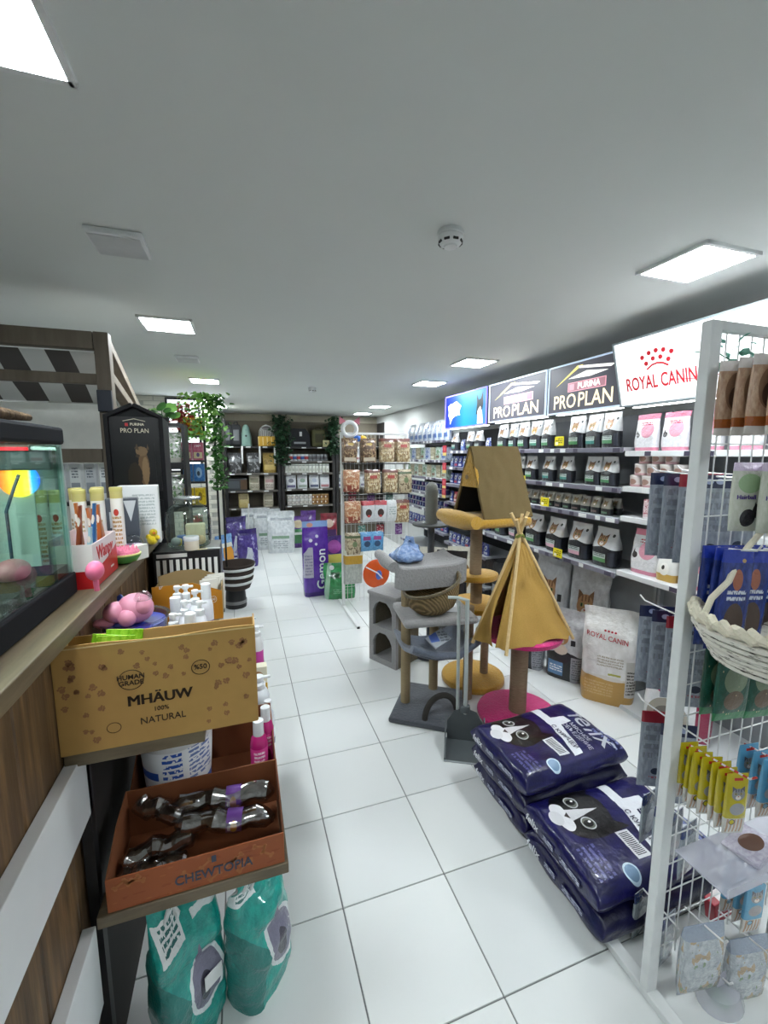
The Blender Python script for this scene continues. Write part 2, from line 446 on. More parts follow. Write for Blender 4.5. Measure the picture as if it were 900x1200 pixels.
# brick-clad pier at the far left
pier = slab('wall_pier', (X0, 7.0, -.08), (-.34, Y1, CEIL), mat('pier_mortar', (176, 176, 168), .9)); tag(pier, 'pale brick clad pier beside the far shelves', None)
M_brk = mat('pale_brick', (206, 204, 192), .8, var=.1, scale=9, bmp=.3)
bA = MB().bbox((0, 0, 0), (.012, .205, .058), .004, seg=1).mesh('brick', M_brk)
bB = MB().bbox((0, 0, 0), (.22, .012, .058), .004, seg=1).mesh('brick', M_brk)
for r_ in range(40):
    z = .035+r_*.066
    off = .11 if r_ % 2 else 0
    for k in range(11):
        y = 7.1+off+k*.22
        if y < Y1-.1: link('brick', bA, pier, (-.334, y, z))
    for k in range(4):
        link('brick', bB, pier, (-.45-off*.9-k*.235, 6.994, z))
# ---------------------------------------------------------------- ceiling fittings
M_panel = emat('lit_panel', (242, 250, 253), PANEL)
def light(px, py, which, s=.30):
    p = at(px, py, z=CEIL-.012)
    t = thing('ceiling_light', which, 'ceiling light', (p.x, p.y, CEIL), group='square ceiling light panels')
    fr = MB()
    for sx, sy, dx, dy in ((0, s/2, s, .016), (0, -s/2, s, .016), (s/2, 0, .016, s+.016), (-s/2, 0, .016, s+.016)): fr.box((sx, sy, -.007), (dx, dy, .014))
    fr.build('frame', M_white, t)
    MB().box((0, 0, -.006), (s-.014, s-.014, .008)).build('diffuser', M_panel, t)
    return t
LL = [(26, 30), (197, 382), (240, 447), (247, 465), (255, 477)]
LR = [(815, 311), (555, 426), (503, 450), (445, 477), (425, 485)]
pos = ['nearest', 'second nearest', 'third nearest', 'second farthest', 'farthest']
for (px, py), q in zip(LL, pos): tt = light(px, py, 'lit square ceiling panel, %s one in the left row' % q)
C.objects['ceiling_light'].location = (-.47, 1.1, CEIL)
for (px, py), q in zip(LR, pos): light(px, py, 'lit square ceiling panel, %s one in the right row' % q, .31)
t = light(26, 30, 'lit square ceiling panel behind the viewer in the left row'); t.location = (-.45, -1.2, CEIL)
t = light(26, 30, 'lit square ceiling panel behind the viewer in the right row'); t.location = (2.15, -.8, CEIL)
for px, py, s, la in ((140, 288, .2, 'white square speaker panel on the ceiling above the striped stall'), (220, 422, .19, 'small far square speaker panel on the ceiling near the left lights')):
    p = at(px, py, z=CEIL-.02)
    t = thing('ceiling_speaker', la, 'speaker', (p.x, p.y, CEIL), group='square ceiling speakers')
    MB().bbox((0, 0, -.012), (s, s, .024), .008).build('housing', M_white, t, True)
    MB().bbox((0, 0, -.0255), (s*.88, s*.88, .004), .001, seg=1).build('grille', mat('speaker_grille', (206, 208, 208), .7, bmp=.6, bscale=400), t)
for px, py, la in ((528, 281, 'round white smoke detector with dark slots on the near ceiling'), (366, 457, 'small far round white smoke detector on the ceiling')):
    p = at(px, py, z=CEIL-.03)
    t = thing('smoke_detector', la, 'smoke detector', (p.x, p.y, CEIL), group='smoke detectors')
    MB().lathe([(.048, 0), (.05, -.004), (.05, -.016), (.044, -.019)][::-1], 28).build('base', M_white, t, True)
    MB().lathe([(.046, -.019), (.048, -.024), (.047, -.036), (.04, -.046), (.026, -.052), (.024, -.058), (.0005, -.06)][::-1], 28, cap1=False).build('cap', M_white, t, True)
    for k in range(8):
        a = k*math.pi/4; MB().bbox((math.cos(a)*.043, math.sin(a)*.043, -.041), (.006, .022, .009), .002, rz=a).build('slot', M_blackp, t)
# ================================================================ left side: counter, tank, stall
M_wood = wood('dark_rustic_wood', (66, 48, 30), (136, 104, 68), .55, (9, 9, .7), 3.2, .25, (92, 70, 46))
M_edge = wood('shelf_board_wood', (88, 76, 58), (122, 108, 84), .5, (1.2, 9, 9), 4, .1)
M_top = wood('counter_top_wood', (86, 74, 56), (118, 104, 80), .5, (9, 1.0, 9), 4, .1)
M_wht = mat('white_board', (226, 228, 230), .45, var=.03)
XW = -.43; ZT = 1.43
t = thing('counter', 'high wooden counter clad in dark rustic boards, fish tank on top', 'counter', (XW, 0, 0))
rnd = random.Random(3)
y = -.62; k = 0
while y < 2.2:
    wd = rnd.uniform(.17, .23)
    MB().bbox((-.012, y+wd/2, (ZT-.04)/2), (.022, wd-.004, ZT-.04), .003, seg=1).build('plank', M_wood, t); y += wd
YE = y
MB().box2((-.65, -.62, 0), (-.025, YE, ZT-.04)).build('body', M_wood, t)
MB().bbox((-.31, (YE-.62)/2, ZT-.02), (.72, YE+.62, .04), .003).build('counter_top', M_top, t)
for z0, z1, ye, xo in ((.895, 1.073, 1.19, .03), (.375, .613, 1.13, .03), (-.0, .15, 1.16, .06)):
    b = MB().bbox((.0+xo/2, (ye-.6)/2, (z0+z1)/2), (xo, ye+.6, z1-z0), .002).build('batten', M_wht, t)
    if z0 > .8: MB().lathe([(.004, 0), (.004, .002)], 10).build('screw_hole', M_blackp, b, loc=(xo+.0005, .72, .97), rot=(0, R(90), 0))
# tiered display shelf along the counter
t = thing('display_shelf', 'two tier brown board shelf fixed along the counter front', 'shelf', (0, 1.12, 0))
MB().bbox((-.272, .74, 1.083), (.31, 1.48, .034), .002, seg=1).build('upper_shelf', M_edge, t)
MB().bbox((-.155, .685, .623), (.48, 1.37, .034), .002, seg=1).build('lower_shelf', M_edge, t)
for yy in (.05, .75, 1.33):
    MB().box2((-.425, yy, .0), (-.40, yy+.03, 1.066)).build('upright', M_black, t)
    MB().box2((-.40, yy, .585), (.0, yy+.025, .606)).build('bracket', M_black, t)
MB().box2((-.428, .09, .0), (-.420, 1.36, 1.066)).build('back_panel', mat('dark_back', (26, 22, 18), .7), t)

# ---- kraft carton with printed front
M_kraft = mat('kraft_board', (178, 138, 76), .8, var=.08, scale=30)
M_krafti = mat('kraft_inside', (190, 150, 92), .85, var=.06)
M_ink = mat('brown_ink', (52, 36, 22), .8); M_paw = mat('paw_ink', (146, 102, 66), .8)
t = thing('cardboard_box', 'open kraft cardboard box printed with paw prints and dark lettering', 'box', (-.206, 1.115, 1.1015))
bw, bh, bd = .446, .268, .10
def torn(u): return bh+.004*mnoise.noise(Vector((u*60, 1, 0)))+.003*math.sin(u*9)
pl = [(-bw/2, 0), (bw/2, 0)]+[(bw/2-bw*i/60, torn(1-i/60)) for i in range(61)]
fp = MB().prism(pl, .004).build('front_panel', M_kraft, t)
MB().box2((-bw/2, bd, 0), (bw/2, bd+.004, bh-.014)).build('back_panel', M_krafti, t)
for s in (-1, 1): MB().box2((s*bw/2-.002, .004, 0), (s*bw/2+.002, bd, bh-.004)).build('side_panel', M_krafti, t)
MB().box2((-bw/2, .004, 0), (bw/2, bd, .004)).build('bottom_panel', M_krafti, t)
MB().box2((-bw/2, -.0008, bh-.006), (bw/2, .0, bh-.003)).build('perforation', mat('torn_paper', (206, 180, 130), .9), fp)
for dx in (-.0013, 0, .0013): text('MHÄUW', .037, M_ink, fp, (-.005+dx, -.0012-abs(dx)*.05, .112), sx=1.0)
text('100%', .016, M_ink, fp, (-.005, -.0012, .083), rot=(0, 0, 0))
text('NATURAL', .024, M_ink, fp, (-.002, -.0012, .056), sx=.95)
text('HUMAN', .0165, M_ink, fp, (-.066, -.0012, .175), bold=.01)
text('GRADE', .0165, M_ink, fp, (-.066, -.0012, .160), bold=.01)
text('%50', .018, M_ink, fp, (.09, -.0012, .176), bold=.01)
def ring(cx, cz, rx, rz, w_, m, par, n=28):
    pts = [(cx+rx*math.cos(2*math.pi*i/n), -.001, cz+rz*math.sin(2*math.pi*i/n)) for i in range(n)]
    return MB().tube(pts, w_, 5, closed=True).build('badge_ring', m, par)
ring(-.066, .168, .027, .025, .0009, M_ink, fp); ring(.09, .175, .021, .019, .0009, M_ink, fp); ring(-.11, .052, .015, .013, .0007, M_ink, fp)
pw = MB()
for k in range(78):
    px_, pz_ = rnd.uniform(-.21, .21), rnd.uniform(.02, .25)
    if abs(px_) < .1 and .035 < pz_ < .16 or abs(px_+.066) < .04 and abs(pz_-.168) < .036 or abs(px_-.09) < .034 and abs(pz_-.175) < .03: continue
    s_ = rnd.uniform(.0035, .0065); a0 = rnd.uniform(0, 6.28)
    for dx, dz, rr in ((0, 0, 1), (-1.1, .9, .45), (-.4, 1.5, .45), (.4, 1.5, .45), (1.1, .9, .45)):
        cx = px_+s_*(dx*math.cos(a0)-dz*math.sin(a0)); cz = pz_+s_*(dx*math.sin(a0)+dz*math.cos(a0))
        pw.prism([(cx+s_*rr*math.cos(a), cz+s_*rr*math.sin(a)) for a in [i*math.pi/4 for i in range(8)]], .0006, Matrix.Translation((0, -.0007, 0)))
o = pw.build('paw_print_pattern', M_paw, fp); o['kind'] = 'stuff'
M_green = pm('lime_pouch', ('8fce2a', 'b9e84a'), [('rect', .1, .9, .3, .36, 'e8f4c0'), ('lines', .2, .8, .5, .8, 5, '3c7a12')], .25, coat=.5, crinkle=.4)
gm = bagmesh('treat_pouch', M_green, .085, .2, .016, wr=.006)
for k, (dx, dy, rz_, ro) in enumerate(((-.135, .03, .12, R(-6)), (-.155, .052, -.1, R(-5)), (-.125, .076, .12, R(-4)))):
    o = link('treat_pouch', gm, None, (-.206+dx, 1.115+dy, 1.1215), rot=(ro, R(8), rz_)); o.scale.z = 1.22
    tag(o, '%s lime green treat pouch in the kraft box with paw prints' % ['nearest', 'middle', 'farthest'][k], 'pouch', 'lime pouches in the kraft box')

# ---- brown tray box with chew sticks
M_rust = pm('rust_print', '9a5128', [('dots', 9, .16, '#a8622f'), ('blot', 7, .62, '#8f4620')], .6)
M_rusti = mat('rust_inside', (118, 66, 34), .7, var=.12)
M_steel = mat('steel_blue_ink', (58, 66, 84), .6)
def tray(name, label, loc, w_, d, lip, back):
    t = thing(name, label, 'box', loc)
    f = MB().bbox((0, .002, lip/2), (w_, .004, lip), .001, seg=1).build('front_panel', M_rust, t)
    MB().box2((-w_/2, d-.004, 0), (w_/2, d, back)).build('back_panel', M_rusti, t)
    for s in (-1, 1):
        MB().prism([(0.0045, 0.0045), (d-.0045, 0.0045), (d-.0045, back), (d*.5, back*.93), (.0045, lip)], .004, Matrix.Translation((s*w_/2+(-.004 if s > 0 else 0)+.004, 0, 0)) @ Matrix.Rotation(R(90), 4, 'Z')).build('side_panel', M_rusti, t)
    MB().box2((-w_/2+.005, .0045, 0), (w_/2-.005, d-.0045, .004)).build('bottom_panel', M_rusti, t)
    return t, f
tr, f = tray('treat_box', 'rust brown open box of chew sticks at the near end of lower shelf', (-.148, 1.125, .6405), .445, .235, .095, .155)
text('CHEWTOPIA', .038, M_steel, f, (.035, -.0012, .036), bold=.012, sx=.9)
MB().bbox((.035, -.0008, .075), (.012, .001, .02), .0004, seg=1).build('badge', M_steel, f)
bo = MB()
for k in range(12):
    cx, cz, a = rnd.uniform(-.2, .2), rnd.uniform(.02, .085), rnd.uniform(-.8, .8)
    T_ = Matrix.Translation((cx, -.0006, cz)) @ Matrix.Rotation(a, 4, 'Y')
    bo.prism([(-.014, -.003), (.014, -.003), (.014, .003), (-.014, .003)], .0005, T_)
    for sx in (-1, 1):
        for sz in (-1, 1): bo.prism([(sx*.015+.005*math.cos(q), sz*.004+.005*math.sin(q)) for q in [i*math.pi/4 for i in range(8)]], .0005, T_)
o = bo.build('bone_pattern', mat('bone_ink', (170, 104, 56), .6), f); o['kind'] = 'stuff'
M_chew = mat('chew_meat', (70, 52, 42), .6, var=.5, scale=60, bmp=.8, bscale=80)
M_film = glass('clear_film', (240, 240, 240), .08, .35)
M_wrapf = glass('crinkled_film', (225, 222, 220), .12, .9)
M_purp = pm('purple_label', '6d3f94', [('ell', .5, .5, .22, .3, 'd8a040'), ('rect', .1, .3, .3, .6, 'e8dcee')], .4)
def chew(loc, L, rz, tilt, label, lab=True):
    t = thing('chew_stick', label, 'pet treat', loc, rot=(0, tilt, rz), group='wrapped chew sticks in the rust box')
    n = 16; sd = hash(label) % 97 if False else len(label)
    rr = [(.005 if i in (0, n-1) else .023+.006*mnoise.noise(Vector((i*.9, sd, 0)))) for i in range(n)]
    pts = [(-L/2+L*i/(n-1), .006*math.sin(i*.8+sd), .004*math.cos(i*1.1)) for i in range(n)]
    MB().tube(pts, [r*.86 for r in rr], 10).build('chew', M_chew, t, True)
    wm = MB().tube([(p[0]*1.08, p[1], p[2]) for p in pts], [r*1.12+.003+.003*mnoise.noise(Vector((i*2.1, sd, 5))) for i, r in enumerate(rr)], 14)
    wm.v = [(v[0], v[1]+.003*mnoise.noise(Vector((v[0]*60, v[1]*60, v[2]*60+sd))), v[2]+.003*mnoise.noise(Vector((v[0]*60+9, v[1]*60, v[2]*60+sd)))) for v in wm.v]
    wm.build('wrapper', M_wrapf, t, True, ang=25)
    if lab: MB().lathe([(.030, -.022), (.0305, 0), (.030, .022)], 14, cap0=False, cap1=False, M=Matrix.Rotation(R(90), 4, 'Y')).build('label_band', M_purp, t, True, loc=(L*.1, 0, 0))
    return t
chew((-.09, 1.295, .752), .28, R(-4), R(2), 'long wrapped chew stick with purple band along the back of rust box')
chew((-.085, 1.235, .725), .26, R(-8), R(4), 'wrapped chew stick with purple band in the middle of rust box')
chew((-.27, 1.315, .745), .15, R(-25), R(10), 'short wrapped dark chew at the back left of rust box', False)
chew((-.26, 1.225, .70), .18, R(5), R(-4), 'wrapped dark chew lying at the left of rust box', False)
chew((-.27, 1.18, .675), .17, R(2), R(0), 'lowest wrapped dark chew at front left of rust box', False)
tr2, f2 = tray('treat_box', 'rust brown open box behind the chew sticks, holding a bucket', (-.148, 1.375, .6405), .445, .27, .11, .19)
# bucket
M_bkt = pm('bucket_print', 'e9edf0', [('rect', 0, 1, .0, .3, '1d49a8'), ('rect', 0, .3, .5, .62, '2d5bb8'), ('lines', .36, .62, .4, .9, 6, '2a56b0'), ('lines', .7, .95, .4, .95, 8, '6a83b8')], .35)
t = thing('bucket', 'white and blue plastic tub standing in the rear rust box', 'bucket', (-.245, 1.513, .6455))
MB().lathe([(.095, 0), (.1, .004), (.115, .235)], 36).build('body', M_bkt, t, True)
MB().lathe([(.117, .22), (.12, .225), (.12, .24), (.112, .246), (.02, .25)], 36).build('lid', M_white, t, True)
# magenta bottles
M_mag = pm('magenta_print', 'a81b66', [('rect', 0, 1, .35, .75, 'd23f8c'), ('ell', .5, .3, .3, .2, '7d0f48'), ('lines', .2, .8, .5, .7, 3, 'f4d8e6')], .25, coat=.3)
def bottle(name, loc, r, h, mb_, mcap, label, cat='bottle', group=None, pump=False, capr=.6, caph=.2):
    t = thing(name, label, cat, loc, group=group)
    MB().lathe([(r*.93, 0), (r, .006), (r, h*.68), (r*.8, h*.77), (r*.42, h*.82), (r*.4, h*.84)], 20).build('body', mb_, t, True)
    if pump:
        MB().lathe([(r*.62, h*.80), (r*.66, h*.81), (r*.66, h*.88), (r*.3, h*.90), (r*.28, h*.94), (r*.5, h*.95), (r*.5, h*1.0), (r*.1, h*1.005)], 16).build('pump', mcap, t, True)
        MB().bbox((r*.55, 0, h*.975), (r*1.2, r*.36, h*.035), .003).build('nozzle', mcap, t, True)
    else: MB().lathe([(r*capr, h*.79), (r*capr*1.03, h*.80), (r*capr, h*.80+h*caph), (r*capr*.8, h*.81+h*caph)], 18).build('cap', mcap, t, True)
    return t
M_cap = mat('white_cap', (232, 234, 236), .3)
bottle('bottle', (.022, 1.44, .6455), .03, .25, M_mag, M_cap, 'magenta bottle with white cap in rear rust box, left of two', group='magenta bottles in the rust box')
bottle('bottle', (.05, 1.515, .6455), .028, .25, M_mag, M_cap, 'magenta bottle with white cap in rear rust box, right of two', group='magenta bottles in the rust box')
M_pmp = pm('white_pump_print', 'e4e8ec', [('rect', 0, 1, .05, .22, '243a66'), ('lines', .2, .8, .3, .55, 5, '6f88b0')], .3)
bottle('pump_bottle', (.035, 1.74, .6405), .042, .26, M_pmp, M_cap, 'white pump bottle on the lower shelf beside the magenta bottles', pump=True)
bottle('pump_bottle', (.066, 1.665, .6405), .024, .19, M_pmp, M_cap, 'small white bottle beside the white pump bottle on lower shelf', pump=False)
M_yel = pm('yellow_carton_print', 'e6dfc8', [('rect', 0, 1, .1, .55, 'd9a514'), ('ell', .5, .75, .3, .14, 'b58a64'), ('rect', 0, 1, .0, .1, 'efeadb')], .4)
o = MB().bbox((0, 0, .09), (.09, .05, .18), .003).build('carton', M_yel, None, False, (.036, 2.0, .6405)); tag(o, 'small yellow and white carton on lower shelf edge behind the kraft box', 'carton')
M_pnk = pm('pink_label_print', 'e9e9ea', [('rect', 0, 1, .22, .62, 'd04aa8'), ('vbars', .35, .9, .05, .18, 9, .5, '333333')], .3)
bottle('spray_bottle', (.045, 2.26, .6405), .033, .27, M_pnk, M_cap, 'white bottle with magenta label at the far end of lower shelf', pump=True)
bottle('spray_bottle', (.012, 2.36, .6405), .033, .285, M_pmp, M_cap, 'white pump bottle at the far end of lower shelf', pump=True)
M_gcap = mat('grey_cap', (150, 152, 154), .35)
for k in range(4):
    bottle('bottle', (-.06-.062*k, 2.2+.01*k, .6405), .027, .345, M_pmp, M_gcap if k % 2 else M_cap, 'slim bottle behind the kraft box, %s from the aisle' % ORD[k], group='slim bottles on the lower shelf')
# teal litter bags below
M_teal = pm('teal_bag_print', ('0f8f86', '14a598'), [('poly', [(.0, 0), (.25, 0), (.4, .35), (.0, .6)], '10746e'), ('ell', .62, .36, .27, .2, 'dfe7e8'), ('ell', .62, .36, .22, .17, '77758a'), ('tri', [(.48, .5), (.56, .62), (.62, .5)], '6a6880'), ('ell', .6, .33, .09, .09, '3c3a48'), ('rect', .05, .4, .72, .9, 'e6eaea'), ('rect', .55, .95, .75, .8, 'd4dede'), ('lines', .1, .36, .74, .88, 4, '226a66')], .3, coat=.5, crinkle=.7, wob=.02)
M_hand = mat('white_handle', (214, 216, 216), .4)
for k, (x, y, rz_, q) in enumerate(((-.225, 1.28, R(38), 'left'), (-.01, 1.33, R(48), 'right'))):
    t = thing('litter_bag', 'teal bag with grey cat oval under the lower shelf, %s of two' % q, 'bag', (x, y, 0), rz_, group='teal bags under the shelf')
    bagmb(.21, .53, .15, 32, 28, wr=.045, seed=k+2).build('body', M_teal, t, True, ang=60)
    MB().tube([(-.07, -.012, .42), (-.075, -.03, .46), (-.05, -.03, .52), (-.03, -.03, .46), (-.035, -.012, .40)], .006, 6).build('handle', M_hand, t, True)
    MB().bbox((.04, -.078, .19), (.06, .004, .05), .001, seg=1).build('price_tag', M_white, t)
# ---- blue tub with pink mould
M_tub = glass('clear_tub', (206, 216, 236), .1, .4)
M_blue = mat('blue_plastic', (26, 44, 150), .35); M_pink = mat('pink_silicone', (226, 152, 176), .4, var=.06)
t = thing('plastic_tub', 'clear blue tinted plastic tub on upper shelf behind the kraft box', 'tub', (-.328, 1.45, 1.1005))
q = MB()
for j, (a, z) in enumerate(((.075, 0), (.08, .004), (.094, .17), (.099, .172), (.099, .178), (.092, .178))): pass
q.lathe([(.066, 0), (.072, .004), (.09, .205), (.098, .207), (.098, .212), (.087, .21)], 28, cap1=False).build('wall', M_tub, t, True)
MB().lathe([(.062, .006), (.07, .03), (.084, .195), (.05, .197)], 24).build('blue_liner', M_blue, t, True)
def pigtoy(t):
    pts = MB()
    def blob(c, r, s=(1, 1, 1)):
        pr = [(max(.0004, r*math.sin(math.pi*i/9)), -r*math.cos(math.pi*i/9)) for i in range(10)]
        pts.lathe(pr, 18, M=Matrix.Translation(c) @ Matrix.Diagonal((s[0], s[1], s[2], 1)))
    blob((.02, 0, .0), .055, (1.1, .8, .95)); blob((-.04, -.01, -.005), .04, (1, 1, .9)); blob((-.075, -.02, -.035), .022, (1.6, 1, .8)); blob((.05, -.02, .012), .03); blob((.0, -.035, -.02), .03); blob((-.07, .02, -.01), .016)
    return pts
t = thing('pet_grooming_toy', 'pink rounded animal shaped silicone toy on the blue tub', 'pet toy', (-.338, 1.43, 1.345))
t.scale = (.85, .85, .9)
pigtoy(t).build('body', M_pink, t, True, ang=80)
MB().lathe([(.028, 0), (.03, .006), (.016, .026), (.001, .03)], 16, cap1=False).build('clear_dome', M_film, t, True, loc=(.05, -.02, .035))
# ---- pump bottles on the upper shelf
M_prp = pm('lilac_label_print', 'e9e9ee', [('rect', 0, 1, .2, .5, 'b04a86'), ('rect', 0, 1, .5, .56, '503060'), ('lines', .2, .8, .25, .45, 3, 'f2e2ee')], .3)
BP = [(-.215, 1.40, .225), (-.165, 1.385, .225), (-.19, 1.47, .24), (-.145, 1.465, .235), (-.225, 1.53, .235), (-.165, 1.545, .25), (-.20, 1.60, .255), (-.135, 1.61, .25), (-.235, 1.65, .24)]
for k, (x, y, h) in enumerate(BP):
    bottle('pump_bottle', (x, y, 1.1005), .022, h, M_prp, M_cap, 'white capped bottle behind the kraft box, %s from the camera' % ORD[k], group='white capped bottles on the upper shelf', pump=(k % 3 != 1), capr=.75)
# leaning tube
t = thing('toothpaste_tube', 'slim blue and pink tube leaning from the counter to upper shelf', 'tube', (-.30, 1.66, 1.102), rot=(R(-6), R(-33), 0))
o = MB().bbox((0, 0, .125), (.035, .02, .25), .006).build('body', pm('tube_print', '8fb0c8', [('rect', 0, 1, .0, .4, 'd58ab8'), ('rect', 0, 1, .75, 1, '2c48a4'), ('rect', .1, .9, .45, .7, 'd9d88c'), ('lines', .2, .8, .1, .7, 9, '55507a')], .3), t)
# ---- orange display carton
M_org = mat('orange_card', (190, 124, 22), .6, var=.05); M_tan = mat('tan_card', (158, 134, 92), .8, var=.06)
t = thing('display_carton', 'orange cardboard display carton with cut away corner on upper shelf', 'box', (-.232, 1.92, 1.1005))
pf = [(-.135, 0), (.135, 0), (.135, .125), (.02, .170), (-.135, .165)]
f = MB().prism(pf, .004).build('front_panel', M_org, t)
MB().prism([(-.135, 0), (.135, 0), (.135, .15), (.03, .192), (-.06, .190), (-.135, .17)], .004, Matrix.Translation((0, .15, 0))).build('back_panel', M_tan, t)
for s in (-1, 1): MB().box2((s*.135-(.004 if s > 0 else 0), .004, 0), (s*.135+(.0 if s > 0 else .004), .15, .145)).build('side_panel', M_tan, t)
ring(.1, .09, .012, .014, .0008, M_white, f); text('50', .014, M_white, f, (.1, -.0008, .09))
text('gr', .02, M_white, f, (-.1, -.0008, .165))
M_sach = pm('sachet_print', 'e9e6dd', [('rect', .2, .8, .2, .7, 'd8d2c0'), ('lines', .2, .8, .2, .7, 6, '8c8a78')], .35)
sm = bagmesh('sachet', M_sach, .075, .17, .012)
for k in range(4):
    o = link('sachet', sm, None, (-.15+.008*k, 1.95+.03*k, 1.102), rot=(0, 0, R(12)))
    tag(o, '%s white sachet from the camera in the orange display carton' % ORD[k], 'sachet', 'white sachets in the orange carton')
# ---- black striped carton with jar on top
M_strip = pm('striped_carton', '17171a', [('vbars', .04, 1.0, .0, .86, 10, .55, 'eceae6'), ('rect', .05, .5, .9, .97, 'd8d6d2')], .4)
t = thing('striped_carton', 'black carton with white upright bars under the glass jar', 'box', (-.255, 2.17, 1.1005))
MB().bbox((0, .12, .128), (.29, .24, .255), .002, seg=1).build('body', M_strip, t)
MB().bbox((0, .12, .257), (.288, .238, .003), .001, seg=1).build('lid', mat('carton_lid', (60, 58, 56), .35, var=.3), t)
M_glass = glass('jar_glass', (228, 238, 234), .03, .22, 1.7)
t = thing('glass_jar', 'round clear glass jar full of small toys on striped carton', 'jar', (-.255, 2.29, 1.3595))
MB().lathe([(.088, 0), (.098, .008), (.104, .04), (.106, .13), (.1, .17), (.078, .2), (.056, .215), (.054, .225), (.06, .228), (.06, .234), (.056, .236)], 36, cap1=False).build('glass_wall', M_glass, t, True)
MB().lathe([(.062, .234), (.064, .238), (.064, .243), (.05, .246)], 30).build('rim_lid', mat('jar_rim', (150, 156, 156), .2, .6), t, True)
M_cream = mat('cream_paper', (226, 214, 178), .7)
inn = [('block_toy', 'cream card box inside the glass jar', (.03, .02, .06), (.09, .05, .1), M_cream), ('block_toy', 'blue toy block inside the glass jar', (-.035, .01, .075), (.045, .04, .045), mat('toy_blue', (70, 104, 170), .5)),
       ('block_toy', 'yellow toy block inside the glass jar', (-.05, -.025, .025), (.04, .03, .035), mat('toy_yellow', (218, 200, 110), .5))]
for nme, la, c, d, m_ in inn:
    o = MB().bbox((0, 0, d[2]/2), d, .008).build(nme, m_, None, True, (-.255+c[0], 2.29+c[1], 1.368)); tag(o, la, 'toy')
def ball(name, r, m, loc, label, cat, parent=None, s=(1, 1, 1)):
    pr = [(max(.0004, r*math.sin(math.pi*i/12)), -r*math.cos(math.pi*i/12)) for i in range(13)]
    o = MB().lathe(pr, 22, cap0=False, cap1=False, M=Matrix.Diagonal((s[0], s[1], s[2], 1))).build(name, m, parent, True, loc, ang=80)
    if label: tag(o, label, cat)
    return o
ball('toy_ball', .022, mat('toy_grey', (178, 186, 184), .4), (-.31, 2.25, 1.391), 'grey ball inside the glass jar', 'ball')
ball('toy_ball', .024, mat('toy_tan', (208, 182, 140), .7), (-.20, 2.255, 1.393), 'tan ball inside the glass jar', 'ball')
t = thing('small_tub', 'little white screw top tub in front of the glass jar', 'tub', (-.235, 2.192, 1.3595))
MB().lathe([(.03, 0), (.033, .004), (.033, .045)], 24).build('body', mat('tub_cream', (232, 222, 204), .4), t, True)
MB().lathe([(.0345, .045), (.0355, .048), (.0355, .062), (.033, .065)], 24).build('lid', M_cap, t, True)
for k, (x, y, rz_, m_) in enumerate(((-.2, 2.178, .15, M_cream), (-.14, 2.19, -.2, M_white))):
    o = MB().bbox((0, 0, .0012), (.07, .014, .0022), .0005, seg=1).build('paper_slip', m_, None, False, (x, y, 1.3595), rz_); tag(o, ['tan', 'white'][k]+' paper slip lying by the glass jar', 'paper')
# ---------------------------------------------------------------- things on the counter top
Z = ZT+.0005
M_wr = mat('carton_red', (196, 30, 34), .4); M_ww = mat('carton_white', (236, 224, 224), .4)
def wan():
    m, nt, b = newmat('treat_carton_print')
    tc = N(nt, 'ShaderNodeTexCoord'); sp = N(nt, 'ShaderNodeSeparateXYZ'); nt.links.new(tc.outputs['Generated'], sp.inputs[0])
    cur = math_(nt, 'ADD', .40, math_(nt, 'MULTIPLY', math_(nt, 'POWER', sp.outputs[1], 2.0), .28))
    k = math_(nt, 'GREATER_THAN', sp.outputs[2], cur)
    nt.links.new(mixc(nt, k, lin((190, 26, 32)), lin((238, 226, 226))), b.inputs['Base Color']); b.inputs['Roughness'].default_value = .35; return m
M_wan = wan()
t = thing('treat_carton', 'red and white open carton of treat sticks on the counter', 'box', (-.455, 1.38, Z))
f = MB().bbox((.048, .12, .064), (.004, .24, .128), .001, seg=1).build('front_panel', M_wan, t)
MB().box2((-.05, .001, 0), (.0455, .005, .128)).build('side_panel', M_wan, t)
MB().box2((-.05, .235, 0), (.0455, .239, .128)).build('side_panel', M_ww, t); MB().box2((-.054, .001, 0), (-.0505, .239, .145)).build('back_panel', M_ww, t)
MB().box2((-.05, .0055, 0), (.0455, .2345, .003)).build('bottom_panel', M_ww, t)
text('Wanpy', .058, M_wr, f, (.0508, .115, .092), rz=R(90), bold=.01, sx=.95)
MB().bbox((.0508, .175, .025), (.001, .03, .006), .0003, seg=1).build('print_mark', M_ww, f)
STK = [('a8d0dc', -.428, 1.405, .17, 'pale blue'), ('2c6aa8', -.43, 1.44, .235, 'dark blue'), ('b06030', -.43, 1.478, .215, 'rust'), ('c06a38', -.425, 1.512, .215, 'first orange'), ('b8622e', -.43, 1.545, .22, 'second orange'),
       ('c87c54', -.425, 1.588, .215, 'peach'), ('a44a24', -.468, 1.45, .23, 'dark orange'), ('b86830', -.47, 1.52, .23, 'rear orange')]
for k, (c, x, y, h, la) in enumerate(STK):
    mm = pm('stick_'+c, c, [('rect', .2, .8, .1, .3, 'e8d6c8'), ('ell', .5, .8, .25, .06, 'f0e4dc')], .3, axes='yz', coat=.4)
    o = bagmb(.024, h, .009, 12, 8).build('treat_stick', mm, None, True, (x, y, Z+.004), rot=(R(rnd.uniform(-7, 7)), R(rnd.uniform(-2, 4)), R(90)))
    tag(o, la+' cat treat stick standing in the red and white carton', 'treat stick', 'treat sticks in the carton')
